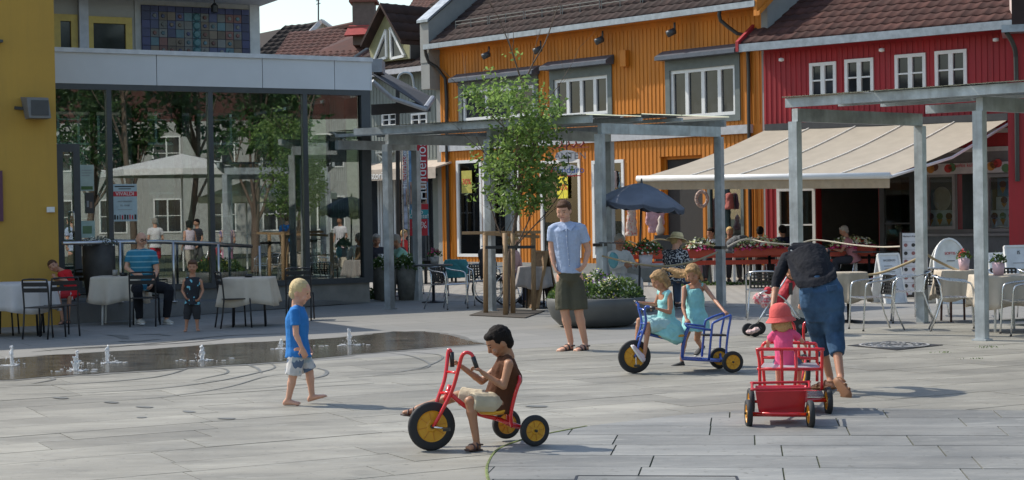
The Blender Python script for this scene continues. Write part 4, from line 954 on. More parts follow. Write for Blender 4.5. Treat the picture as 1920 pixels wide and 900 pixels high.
# curtain in the corner
cu = MB(); s_a, s_b = HW.at(610, 340, -.6)[0], HW.at(664, 340, -.6)[0]; n = 40; rows = []
for z, f in ((gt, .45), (2.4, .5), (1.2, .75), (gb + .03, 1.0)):
    rows.append([HW.pt(s_a + (s_b - s_a) * ((1 - f) * .4 + f * i / n), z, -.6 + .06 * math.sin(i * 1.1 + z)) for i in range(n + 1)])
for k in range(3): cu.add(rows[k] + rows[k + 1], [(i, i + 1, n + 2 + i, n + 1 + i) for i in range(n)])
t = tag(cu.build('curtain', mat('pale_curtain', (.52, .60, .56), .9), None, True), 'long pale green curtain gathered in the corner of the glass hall', 'curtain')
# door in the left bay
s0, s1, h0, h1 = HW.rect(118, 270, 150, 470); h0 = gb + .02
dr = MB(); dr.wbox(HW, s0 - .2, s0, h0, h1, .0, .05); dr.wbox(HW, s1 - .12, s1, h0, h1, 0, .05); dr.wbox(HW, s0, s1 - .12, h1 - .14, h1, 0, .05); dr.wbox(HW, s0, s1 - .12, h0, h0 + .15, 0, .05)
do = dr.build('door', dark_frame, hl)
a = HW.at(134, 400)[0]; MB().tube([HW.pt(a, HW.at(134, 434)[1], .05), HW.pt(a, HW.at(134, 433)[1], .14), HW.pt(a, HW.at(134, 400)[1], .14), HW.pt(a, HW.at(134, 398)[1], .05)], .018, 6, 3).build('handle', alu, do)
# interior people-height furniture
def poster(label, x0, y0, x1, y1, c_, lines, wl=HW, o=.0, name='poster'):
    r = wl.rect(x0, y0, x1, y1, o); t = thing(name, label, 'poster', wl.pt(r[0], r[2], o)); MB().wbox(wl, r[0], r[1], r[2], r[3], o, o + .006).build('sheet', mat('poster_paper', c_, .6, var=.1), t)
    for kind, u0, v0, u1, v1, m_ in lines:
        A = lambda u, v: (r[0] + (r[1] - r[0]) * u, r[3] - (r[3] - r[2]) * v)
        a, b = A(u0, v0), A(u1, v1)
        if kind == 'b': MB().wbox(wl, a[0], b[0], b[1], a[1], o + .0065, o + .010).build('print', m_, t)
        else: text(kind, (a[1] - b[1]), wl.pt((a[0] + b[0]) / 2, (a[1] + b[1]) / 2, o + .012), wl.d.to_3d(), (0, 0, 1), m_, t)
    return t
poster('large pale poster headed VIVALDI on a red band, stuck on the hall glass', 211, 345, 257, 415, (.42, .52, .54), [('b', 0, .2, 1, .33, ink_r), ('VIVALDI', .05, .195, .95, .335, ink_w), ('b', .1, .05, .9, .08, ink_k), ('b', .25, .12, .75, .14, ink_k), ('ALLE VERSJONER', .1, .44, .9, .49, ink_g), ('KL 19.00', .1, .54, .9, .61, ink_g), ('b', .2, .68, .8, .69, ink_g), ('b', .05, .82, .12, .95, ink_k), ('b', .16, .84, .22, .95, ink_k), ('b', .27, .82, .31, .95, ink_k), ('b', .36, .84, .42, .95, ink_r), ('b', .46, .82, .53, .95, ink_k), ('b', .57, .83, .63, .95, ink_k), ('b', .67, .82, .72, .95, ink_r), ('b', .77, .84, .83, .95, ink_r), ('b', .88, .82, .96, .95, ink_k)])
poster('pale green notice on the hall door glass above a dark one', 149, 309, 176, 358, (.36, .44, .40), [('b', .15, .2, .85, .22, ink_g), ('b', .15, .3, .85, .32, ink_g), ('b', .15, .4, .7, .42, ink_g), ('b', .1, .82, .9, .95, mat('moss_print', (.06, .13, .03), .6))])
poster('dark photo poster between two pale notices on the hall glass', 160, 361, 176, 400, (.05, .045, .04), [('b', .15, .4, .4, .7, ink_g), ('b', .5, .45, .8, .75, mat('tan_print', (.25, .15, .1), .6))])
poster('pale teal notice with a small picture low on the hall glass', 149, 414, 178, 446, (.36, .48, .44), [('b', .2, .3, .8, .75, mat('leaf_print', (.12, .2, .1), .6))])
# ramp / terrace
RA, RB = G(115, 609), G(722, 564)
a, b, c_, d_ = RA, RB, HW.pt(sR - .1, 0, -.0), HW.pt(sL, 0, 0); ramp = MB()
ramp.hexa([a, b, V((c_.x, c_.y, 0)), V((d_.x, d_.y, 0)), a + V((0, 0, .36)), b + V((0, 0, .012)), V((c_.x, c_.y, .02)), V((d_.x, d_.y, .40))]); ramp.build('ramp', mat('ramp_concrete', (.17, .17, .165), .85, var=.12, scale=3, bump=.2), kind='structure')
# handrail
t = thing('handrail', 'stainless steel handrail along the ramp before the glass hall', 'handrail', G(300, 600))
def rampP(px, f=.25): 
    u = (px - 115) / (722 - 115); return lerp(RA, RB, u) + V((0, 0, .36 * (1 - u)))
P = [rampP(118) , rampP(300), rampP(472)]
rl = [W(118, 456, P[0].y), W(300, 453, P[1].y), W(385, 456, rampP(385).y), W(472, 462, P[2].y)]
MB().tube(rl, .032, 8).build('rail', steel, t, True)
for px in (210, 300, 381, 459):
    q = rampP(px); top = W(px, 455 + (px - 300) * .04 if px > 300 else 454, q.y); mb = MB(); mb.tube([q, V((q.x, q.y, top.z))], .026, 8); mb.lathe([(.06, 0), (.06, .02)], q, 12); mb.build('post', steel, t, True)
# upper storey behind the hall roof
UW = Wall(HW.pt(0, 0, -2.6).to_2d(), (.879, .476))
uw = thing('upper_building', 'white upper storey with yellow framed windows behind the hall roof', 'building', UW.pt(-4, 0, -3))
cream = mat('cream_wall', (.36, .345, .31), .8, var=.06, scale=2)
uR = UW.at(484, 60)[0]; uL = UW.at(80, 60)[0] - 1; uT = UW.at(484, 10)[1]
r1 = UW.rect(162, 32, 247, 110); r0 = UW.rect(100, 27, 145, 108); uops = [tuple(r1), tuple(r0)]
mb = MB(); cells(UW, uL, uR, FT - .5, uT + .3, uops, mb, -.3, 0); mb.build('wall', cream, uw)
MB().wbox(UW, uL, uR, FT - .5, uT, -8, -.35).build('body', cream, uw)
yf = mat('yellow_frame', (.50, .36, .09), .6)
winbars(UW, uw, r1, 1, 0, .13, .06, yf, dark_pane, o=.03); winbars(UW, uw, r0, 1, 0, .13, .06, yf, dark_pane, o=.03)
x = UW.at(155, 60)[0]; MB().wbox(UW, x - .09, x + .09, FT - .4, uT, .001, .12).build('pilaster', mat('pale_pilaster', (.46, .46, .47), .7), uw)
eR = UW.at(521, 4, .9)[0]; MB().wbox(UW, uL, eR, uT + .0, uT + .12, -2, .9).build('soffit', cream, uw)
MB().wbox(UW, uL, eR + .05, uT + .02, uT + .8, .9, 1.0).build('eave_board', mat('yellow_board', (.47, .36, .11), .6), uw)
x = UW.at(476, 60)[0]; MB().wbox(UW, x - .1, uR + .02, FT - .4, uT, .001, .05).build('corner_board', mat('corner_white', (.50, .49, .46), .7), uw)
# ceramic tile panel
r = UW.rect(264, 14, 466, 104); t = thing('tile_panel', 'blue bordered ceramic tile panel on the wall above the hall roof', 'tile panel', UW.pt(r[0], r[2], .05))
MB().wbox(UW, r[0] - .12, r[1] + .1, FT - .2, r[3] + .12, .001, .03).build('back_board', mat('board_cream', (.40, .39, .36), .8), t)
MB().wbox(UW, r[0], r[1], r[2], r[3], .031, .055).build('grout', mat('dark_grout', (.06, .06, .10), .8), t)
cob = mat('cobalt_tile', (.028, .032, .095), .4, rnd=.3); tc = [mat('tile_grey', (.13, .13, .12), .5, rnd=.3), mat('tile_ochre', (.13, .10, .07), .5, rnd=.3), mat('tile_teal', (.07, .13, .15), .5, rnd=.3), mat('tile_rust', (.14, .06, .05), .5, rnd=.2), mat('tile_blue', (.05, .06, .12), .5, rnd=.3)]
nx, ny = 13, 5; tw_ = (r[1] - r[0]) / nx; thh = (r[3] - r[2]) / ny; tm = {}
for i in range(nx):
    for j in range(ny + 1):
        bord = i in (0, nx - 1) or j == ny; 
        cm = cob if bord else (tc[2] if i == 6 else R.choice([tc[0], tc[0], tc[1], tc[1], tc[2], tc[4], tc[3]]))
        h0 = r[2] + j * thh * .88; h1 = h0 + (thh * .88 if j < ny else thh * .6) - .012
        MB().wbox(UW, r[0] + i * tw_ + .006, r[0] + (i + 1) * tw_ - .006, h0, h1, .056, .075 + R.uniform(0, .006)).build('tile', cm, t)
        if i == 6 and j < ny: MB().lathe([(.001, 0), (tw_ * .5, .0), (tw_ * .35, .03), (.001, .035)], UW.pt(r[0] + (i + .5) * tw_, (h0 + h1) / 2, .082), 8, UW.n.to_3d()).build('boss', mat('turquoise_boss', (.06, .15, .16), .4), t)
        elif not bord and R.random() < .5: MB().lathe([(.001, 0), (tw_ * .26, .0), (tw_ * .2, .02), (.001, .022)], UW.pt(r[0] + (i + .5) * tw_, (h0 + h1) / 2, .082), 6, UW.n.to_3d()).build('boss', R.choice(tc), t)
t = thing('spotlight', 'small black spotlight hanging under the eave above the tile panel', 'spotlight', UW.pt(*UW.at(402, 12, .5), .5)); P = UW.pt(*UW.at(402, 6, .5), .5); MB().lathe([(.03, 0), (.07, -.05), (.07, -.18), (0, -.2)], P, 10).build('lamp', black_metal, t); MB().bar(P, P + V((0, 0, .3)), .02, .02).build('stem', black_metal, t)

# dark awning on the end of the hall
t = thing('dark_awning', 'charcoal fabric awning folded out beyond the end of the glass hall', 'awning', W(750, 200, 40))
dk = mat('charcoal_cloth', (.045, .047, .053), .9, bump=.1, bscale=100)
A, B, C_, D_ = W(697, 140, 37), W(716, 134, 41), W(811, 184, 41), W(798, 203, 37.6)
MB().prism([A, B, C_, D_], (0, 0, .02)).build('cloth', dk, t); MB().tube([C_, D_], .07, 8).build('front_bar', mat('bar_grey', (.25, .26, .28), .5), t)
MB().tube([W(698, 152, 36.8), W(735, 184, 37.1), W(798, 205, 37.6)], .05, 8).build('arm', mat('arm_grey', (.28, .29, .31), .5), t)
MB().prism([W(696, 196, 37.9), W(806, 190, 39.5), W(806, 209, 39.5), W(696, 216, 37.9)], (.02, .03, 0)).build('valance', dk, t)
MB().box(W(707, 126, 38), (.3, .9, .3)).build('cassette', mat('cass_grey', (.28, .29, .31), .5), t)

# ---------------- grey-green house and roofs behind ----------------
GWl = Wall(OW.pt(sl - .45, 0, -.35).to_2d(), (.686, -.728))
gg = mat('grey_green_boards', (.20, .22, .20), .7, var=.1, scale=2)
gh = thing('grey_house', 'grey green boarded house with shop front and dormer beside the orange house', 'house', GWl.pt(-3, 0, -3))
gl = GWl.at(660, 300)[0]; ge = GWl.at(770, 131)[1]
wr_ = [GWl.rect(x0, 212, x1, 237) for x0, x1 in ((684, 694), (717, 745), (772, 802))]; gops = [tuple(q) for q in wr_] + [(gl, -.4, .1, 3.4)]
mb = MB(); cells(GWl, gl, 0, 0, ge, gops, mb, -.2, 0); mb.build('wall', gg, gh); boards(GWl, gl, 0, 3.5, ge - .1, gops, gg, gh, .16)
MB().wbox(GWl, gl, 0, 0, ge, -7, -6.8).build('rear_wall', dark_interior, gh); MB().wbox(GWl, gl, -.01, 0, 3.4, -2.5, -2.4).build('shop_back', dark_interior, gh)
for q in wr_: winbars(GWl, gh, q, 2, 1, .06, .06, white_paint, dark_pane, o=.02)
for k, (x0, x1) in enumerate(((690, 712), (714, 742), (746, 768), (770, 800), (802, 826))):
    q = list(GWl.rect(x0, 350, x1, 440)); q[2] = .3; q[3] = 3.0; winbars(GWl, gh, q, 1, 0, .08, .06, white_paint if k < 2 else dark_frame, dark_pane, o=.0, name='shop_window')
for (x0, x1) in ((708, 737), (760, 786)):
    q = GWl.rect(x0, 287, x1, 312, .05); mb = MB(); 
    for a, b in (((q[0], q[2]), (q[1], q[3])), ((q[0], q[3]), (q[1], q[2]))): mb.bar(GWl.pt(*a, .06), GWl.pt(*b, .06), .05, .05)
    mb.wbox(GWl, q[0] - .05, q[1] + .05, q[3], q[3] + .06, .03, .1); mb.wbox(GWl, q[0] - .05, q[1] + .05, q[2] - .06, q[2], .03, .1); mb.build('cross_rail', mat('rail_grey', (.3, .32, .3), .6), gh)
pg = math.tan(rad(33))
P = [GWl.pt(gl, ge + .02, .4), GWl.pt(.3, ge + .02, .4), GWl.pt(.3, ge + .02 + pg * 5, -4.6), GWl.pt(gl, ge + .02 + pg * 5, -4.6)]
MB().prism(P, (0, 0, -.1)).build('roof', roof_o, gh)
tile_roof(gh, GWl.pt(gl, ge + .04, .42), GWl.pt(.3, 0, 0) - GWl.pt(gl, 0, 0), GWl.pt(0, pg * 4.6, -4.6) - GWl.pt(0, 0, 0), .30, .36, roof_o, 0)
MB().wbox(GWl, gl, .3, ge - .14, ge + .02, .42, .54).build('gutter', mat('pale_gutter', (.38, .38, .4), .6), gh)
# dormer
DW = Wall(GWl.pt(0, 0, .25).to_2d(), (.686, -.728))
def dp_(x, y): return DW.at(x, y)
dmr = mat('khaki_paint', (.27, .26, .14), .7)
pts = [dp_(692, 90), dp_(729, 14), dp_(768, 84), dp_(768, 110), dp_(697, 118)]
MB().prism([DW.pt(a, h, 0) for a, h in pts[::-1]], DW.n.to_3d() * -.2).build('dormer_wall', dmr, gh)
back = DW.n.to_3d() * -4.0
for a, b in ((pts[0], pts[1]), (pts[1], pts[2])):
    ex = .0; A_, B_ = DW.pt(*a, .35), DW.pt(*b, .35); up = V((0, 0, .12)); MB().prism([A_, B_, B_ + up, A_ + up], back).build('dormer_roof', roof_o, gh)
A_ = DW.pt(*pts[2], .4) + V((0, 0, .14)); B_ = DW.pt(*pts[1], .4) + V((0, 0, .14)); 
tile_roof(gh, A_, back, B_ - A_, .34, .38, roof_o, 0)
MB().prism([DW.pt(*pts[2], 0), DW.pt(*pts[3], 0), DW.pt(*pts[3], 0) + back, DW.pt(*pts[2], 0) + back], DW.d.to_3d() * .05).build('dormer_cheek', dark_frame, gh)
for tri in (((703, 115), (726, 56), (727, 108)), ((736, 110), (734, 52), (760, 105))):
    T = [DW.pt(*dp_(*q), .03) for q in tri]; f = MB()
    for i in range(3): f.bar(T[i], T[(i + 1) % 3], .08, .10, DW.n.to_3d())
    fo = f.build('triangular_window', white_paint, gh); MB().prism([q - DW.n.to_3d() * .02 for q in T], DW.n.to_3d() * .01).build('pane', dark_pane, fo)
# cream shop awning
q = GWl.rect(682, 316, 822, 346, .9); t = thing('cream_awning', 'small cream awning with scalloped edge over the grey shop front', 'awning', GWl.pt(q[0], q[2], .9))
cr_ = mat('cream_cloth', (.45, .38, .31), .9)
MB().prism([GWl.pt(gl, q[3] + .25, 0), GWl.pt(gl, q[3], 1.0), GWl.pt(gl, q[3] - .05, 1.0), GWl.pt(gl, q[3] + .2, 0)], GWl.pt(q[1], 0, 0) - GWl.pt(gl, 0, 0)).build('cloth', cr_, t)
MB().wbox(GWl, gl, q[1], q[2] + .15, q[3] - .05, 1.0, 1.02).build('valance', cr_, t)
text('Steakhistorie', .32, GWl.pt(GWl.at(688, 335, 1.03)[0] + .1, (q[2] + q[3]) / 2 + .05, 1.03), GWl.d.to_3d(), (0, 0, 1), ink_w, t)
# far roofs
fh = thing('brown_roofed_house', 'distant house with reddish brown tiled roof carrying a brick chimney', 'house', W(640, 500, 64))
roof_f = mat('far_roof_tile', (.07, .026, .02), .95, var=.3, scale=1.5)
e0, e1, r1_, r0_ = W(500, 128, 60), W(722, 118, 57), W(722, 38, 61), W(575, 69, 65)
tile_roof(fh, e0, e1 - e0, (r0_ - e0 + r1_ - e1) / 2, .3, .4, roof_f, 0)
MB().prism([e0, e1, r1_, r0_], (0, 0, -.15)).build('roof', roof_f, fh); MB().hexa([V((e0.x, e0.y, 0)), V((e1.x, e1.y, 0)), V((e1.x, e1.y + 7, 0)), V((e0.x, e0.y + 7, 0)), e0, e1, e1 + V((0, 7, 0)), e0 + V((0, 7, 0))]).build('wall', cream, fh)
MB().tube([r0_ + V((0, 0, .08)), r1_ + V((0, 0, .08))], .12, 6).build('ridge', roof_f, fh)
MB().prism([W(663, 109, 57), W(690, 91, 58), W(690, 87, 58), W(663, 105, 57)], (.05, .3, 0)).build('flashing', zinc, fh)
cm_ = thing('brick_chimney', 'square red brick chimney with a stepped collar on the brown roof', 'chimney', W(680, 60, 59))
br_m = mat('chimney_brick', (.20, .075, .05), .8, rnd=.25, var=.2); mort = mat('mortar', (.16, .12, .10), .9)
P0 = W(660, 60, 59); P1 = W(703, 60, 59); cw = P1.x - P0.x; zt = W(680, 3, 59).z; zb = W(680, 52, 59).z
MB().box(((P0.x + P1.x) / 2, 59.5, (zb + zt) / 2 - .3), (cw - .04, .9, zt - zb + .6)).build('core', mort, cm_)
nb = 4; rows = int((zt - zb) / .085)
bm_ = MB(); bm_.box((0, 0, 0), (cw / nb - .02, .06, .068)); bo = None
for j in range(rows):
    for i in range(nb + (j % 2)):
        x = P0.x + cw / nb * (i + .5 - .5 * (j % 2)); x = min(max(x, P0.x + cw / nb * .25), P1.x - cw / nb * .25)
        if bo is None:
            bo = bm_.build('brick', br_m, cm_); o2 = bo
        else:
            o2 = bo.copy(); col.objects.link(o2)
        o2.location = V((x, 59.03, zb + .04 + j * .085)) - cm_.location
        if (j % 2) and i in (0, nb): o2.scale = (.5, 1, 1)
MB().box(((P0.x + P1.x) / 2, 59.5, zt + .04), (cw + .18, 1.1, .10)).build('cap', br_m, cm_)
MB().box(((P0.x + P1.x) / 2, 59.5, zb - .06), (cw + .28, 1.2, .22)).build('collar', br_m, cm_)
MB().prism([W(645, 66, 58.6), W(714, 62, 58.6), W(706, 46, 59), W(654, 48, 59)], (0, .5, 0)).build('flashing', mat('red_flashing', (.42, .06, .05), .6), cm_)
dh = thing('dark_roofed_house', 'farthest house with dark brown roof, white verge board and aerial', 'house', W(560, 500, 70))
roof_d = mat('dark_roof_tile', (.028, .02, .017), .95, var=.3, scale=1.5)
a_, b_, c2_, d2_ = W(460, 120, 68), W(524, 114, 68), W(600, 39, 71), W(470, 66, 73)
tile_roof(dh, a_, b_ - a_ + V((.3, 0, 0)), (c2_ - b_), .3, .4, roof_d, 0, keep=lambda u, v: True)
MB().prism([a_, b_, c2_, d2_], (0, 0, -.15)).build('roof', roof_d, dh)
MB().prism([W(524, 112, 67.8), W(532, 112, 67.8), W(606, 42, 70.8), W(600, 36, 70.8)], (0, .2, 0)).build('vergeboard', mat('verge_white', (.55, .50, .47), .7), dh)
MB().prism([W(530, 114, 68), W(604, 40, 71), W(627, 58, 71.2), W(588, 130, 70)], (0, .2, -.02)).build('gable_wall', mat('pale_gable', (.48, .44, .40), .7), dh)
MB().prism([W(601, 35, 70.6), W(630, 56, 71), W(627, 60, 71), W(603, 42, 70.6)], (.1, .4, 0)).build('vergeboard', mat('verge_white2', (.55, .50, .47), .7), dh)
mb = MB(); mb.tube([W(597, 42, 71), W(597, -30, 71)], .035, 6); mb.bar(W(592, 2, 71), W(603, -2, 71), .03, .03); mb.bar(W(593, 8, 71), W(601, 6, 71), .03, .03); mb.build('aerial', dark_frame, dh)
wh = MB(); wh.hexa([V((-16, 69, 0)), V((-8, 72, 0)), V((-8, 80, 0)), V((-16, 78, 0)), V((-16, 69, 6.8)), V((-8, 72, 6.8)), V((-8, 80, 6.8)), V((-16, 78, 6.8))]); wh.build('wall', cream, dh)
rr_ = thing('ridge_house', 'brown roof slope rising behind the dormer and parapet', 'house', W(830, 300, 66))
MB().prism([W(740, 60, 64), W(870, 60, 60), W(905, -30, 66), W(812, -8, 70)], (0, 0, -.2)).build('roof', roof_f, rr_)
tile_roof(rr_, W(740, 60, 64), W(870, 60, 60) - W(740, 60, 64), W(850, -25, 68) - W(805, 60, 62), .3, .4, roof_f, 0)
MB().box(W(820, 300, 67), (4, 4, 9)).build('wall', cream, rr_)
# lamp post, arched lamp
t = thing('lamp_post', 'dark slender lamp post with hooped bracket behind the hall corner', 'lamp post', G(745, 533)); g = G(745, 533)
g.y = 42; g = V((W(745, 400, 42).x, 42, 0)); t.location = g
MB().tube([g, W(745, 150, 42)], .055, 8).build('pole', black_metal, t)
MB().tube([W(745, 160, 42), W(748, 142, 42), W(760, 136, 42), W(772, 142, 42), W(777, 168, 42)], .03, 6, 4).build('bracket', galv, t)
MB().lathe([(.02, .1), (.12, 0), (.10, -.12), (0, -.14)], W(777, 170, 42), 12).build('lantern', galv, t)
# wooden benches etc. by the left terrace behind
# banners
def banner(label, x0, x1, y0, y1, Y, cols_, txts):
    P = W((x0 + x1) / 2, y1, Y); t = thing('banner', label, 'banner', (P.x, Y, 0)); wx = (x1 - x0) / FPX * Y; zt = W(x0, y0, Y).z; zb = W(x0, y1, Y).z; H_ = zt - zb
    MB().tube([(P.x - wx / 2 - .03, Y, 0), (P.x - wx / 2 - .03, Y, zt + .05)], .02, 6).build('pole', alu, t); MB().lathe([(.25, 0), (.25, .05), (.05, .08)], (P.x - wx / 2 - .03, Y, 0), 12).build('base', dark_frame, t)
    n = 10; mb = MB(); vs = [V((P.x - wx / 2 + wx * (i % 2), Y + .02 * math.sin(i // 2), zb + H_ * (i // 2) / n)) for i in range(2 * n + 2)]; mb.add(vs + [v_ + V((0, .008, 0)) for v_ in vs], [(2 * i, 2 * i + 1, 2 * i + 3, 2 * i + 2) for i in range(n)] + [(2 * n + 2 + 2 * i + 2, 2 * n + 2 + 2 * i + 3, 2 * n + 2 + 2 * i + 1, 2 * n + 2 + 2 * i) for i in range(n)])
    mb.build('cloth', cols_[0], t)
    for u0, v0, u1, v1, m_ in cols_[1]: MB().prism([V((P.x - wx / 2 + wx * u, Y - .03, zt - H_ * v)) for u, v in ((u0, v0), (u0, v1), (u1, v1), (u1, v0))], (0, -.004, 0)).build('print', m_, t)
    for s, sz, u, v, vert, m_ in txts:
        text(s, sz, V((P.x - wx / 2 + wx * u, Y - .045, zt - H_ * v)), (0, 0, 1) if vert else (1, 0, 0), (-1, 0, 0) if vert else (0, 0, 1), m_, t)
red_c = mat('banner_red', (.50, .03, .04), .7); sky_c = mat('banner_sky', (.20, .35, .52), .7, var=.5, scale=6); tan_c = mat('banner_tan', (.45, .28, .2), .7, var=.5, scale=9)
banner('tall red and blue event banner with vertical white lettering beside the grey house', 769, 804, 268, 442, 36, (sky_c, [(.4, 0, 1, .42, red_c), (.05, .42, .95, .66, tan_c), (.15, .47, .5, .6, ink_w), (.5, .5, .85, .63, ink_b), (.3, .56, .7, .65, red_c), (0, .82, .95, 1, red_c), (.4, .66, 1, .72, red_c), (0, .72, 1, .82, mat('banner_teal', (.05, .3, .32), .7))]), [('Hunderfossen', .30, .7, .2, True, ink_w), ('Expo', .13, .4, .745, False, ink_w), ('Gigante!', .125, .5, .79, False, ink_w), ('30%', .2, .5, .89, False, ink_w)])
banner('narrow faded picture banner half hidden behind the taller red one', 758, 769, 278, 430, 37.5, (mat('banner_pale', (.4, .42, .5), .7, var=.5, scale=8), [(0, .1, .5, .4, red_c), (.4, .5, 1, .7, tan_c)]), [('Hunderfossen', .16, .3, .25, True, ink_w)])
weather(galv, (.20, .19, .17), .5)
# ---------------- pergolas ----------------
def pergola(name, label, N0, N1dir, Wd, nb, H, near=None, far=None, ext0=0, ext1=.0):
    "N0 first near post, N1dir bay vector, Wd cross vector"
    t = thing('pergola', label, 'pergola', V((N0.x, N0.y, 0))); pw = .13
    for k in (near if near is not None else range(nb + 1)):
        p = N0 + N1dir * k; b = MB(); a_ = math.atan2(N1dir.y, N1dir.x); b.box((p.x, p.y, (H - .2) / 2), (pw, pw, H - .2), a_); po = b.build('post', galv, t)
        MB().box((p.x, p.y, .012), (pw + .06, pw + .06, .02), a_).build('foot_plate', galv, po)
    for k in (far if far is not None else range(nb + 1)):
        p = N0 + N1dir * k + Wd; b = MB(); a_ = math.atan2(N1dir.y, N1dir.x); b.box((p.x, p.y, (H - .2) / 2), (pw, pw, H - .2), a_); b.build('post', galv, t)
    z = V((0, 0, 1))
    for k in range(nb + 1):
        p = N0 + N1dir * k; p = p + Wd * (.34 if near and k not in near else 0); e_w = Wd * (.66 if near and k not in near else 1); MB().bar(V((p.x, p.y, H - .11)), V((p.x + e_w.x, p.y + e_w.y, H - .11)), .10, .175).build('crossbeam', galv, t)
    u = N1dir.normalized()
    for j, f in enumerate((-.06, .34, .68, 1.06)):
        q = N0 + Wd * f; a = q - u * ext0; b = q + N1dir * (nb if not near or f > .3 else nb - .75) + u * ext1
        MB().bar(V((a.x, a.y, H + .045 + .02 * (j % 3))), V((b.x, b.y, H + .045 + .02 * (j % 3))), .07, .12 if j in (0, 3) else .06).build('roof_rail', galv, t)
    gm = roof_glass
    nn = nb * 2
    for i in range(nn):
        for f0, f1 in ((-.1, .34), (.345, .68), (.685, 1.1)):
            if near and f0 < 0 and i > nn - 3: continue
            a = N0 + N1dir * (i / 2 + .005) ; b = N0 + N1dir * ((i + 1) / 2 - .005); zz = H + .115
            MB().prism([V((q.x, q.y, zz + (.04 if f0 > .3 else 0))) for q in (a + Wd * f0, b + Wd * f0, b + Wd * f1, a + Wd * f1)], (0, 0, .012)).build('glass_pane', gm, t)
    return t
roof_glass = glass_mat('dusty_roof_glass', (.72, .78, .78), .10)
def gp(px, H, ytop):  # plan position from the post top
    Y = None; r = ray(px, ytop); q = V((0, 0, CAMH)) + r * ((H - CAMH) / r.z); return V((q.x, q.y, 0))
PA = gp(1836, 3.02, 184); PC = gp(1490, 3.02, 206); bay = PA - PC; cw_ = V((.77, .63, 0)) * 2.75
pergola('pergola', 'galvanised steel pergola over cafe tables at the right edge', PC, bay, cw_, 2, 3.06)
LD = gp(1124, 3.15, 232); lb = V((-.824, .566, 0)) * 2.25
pergola('pergola', 'galvanised steel pergola between the sapling and the orange house', LD, lb, V((.77, .63, 0)) * 2.85, 3, 3.18, near=(0, 1, 2), far=(0, 1, 2, 3))
# black clamp bands and ropes
for k, (x, y, Y, lb_) in enumerate(((1124, 459, LD.y, 'black plastic band round the pergola post behind the standing man'), (1350, 464, (LD + V((.77, .63, 0)) * 2.85).y, 'black plastic band round the pergola post left of the bending man'))):
    P = W(x + 1, y, Y); tag(MB().box(P, (.17, .17, .05), .8).build('post_band', blackplastic), lb_, 'band')
def rope(label, pts, r=.014, mt=rope_m):
    m_ = MB(); m_.tube([W(*q) for q in pts], r, 6, 6); tag(m_.build('rope', mt, None, True), label, 'rope')
YE = (LD + V((.77, .63, 0)) * 2.85).y
rope('slack rope slung between two pergola posts in front of the straw hat woman', [(1130, 480, LD.y - .12), (1190, 494, 26.4), (1247, 499, 27), (1300, 490, 27.6), (1345, 473, YE - .1)], .018)
rope('taut dark cord from the standing man to the pergola post', [(1124, 455, LD.y - .12), (1150, 455.5, 26.5), (1176, 456, 27.2)], .01, black_metal)
rope('pale rope sagging along the cafe terrace above the flower boxes', [(1352, 470, YE + .1), (1395, 449, 34), (1440, 455, 34), (1490, 458, 34), (1530, 450, 34), (1600, 459, 33), (1650, 463, 32), (1692, 462, 31)], .016, mat('pale_rope', (.42, .38, .3), .9))
rope('brown rope from the far right pergola post down towards the beige table', [(1600, 517, 25), (1640, 514, 25), (1680, 502, 24.6), (1722, 484, 24.2)], .02)
rope('short brown rope falling right from the far pergola post to a table', [(1728, 470, 24.4), (1750, 485, 24.4), (1775, 498, 24.4), (1798, 508, 24.3)], .02)
rope('pale rope on iron stakes behind the straw hat woman', [(1180, 452, 33), (1205, 460, 33), (1232, 449, 33), (1262, 452, 33), (1300, 456, 33), (1350, 462, 33)], .014)

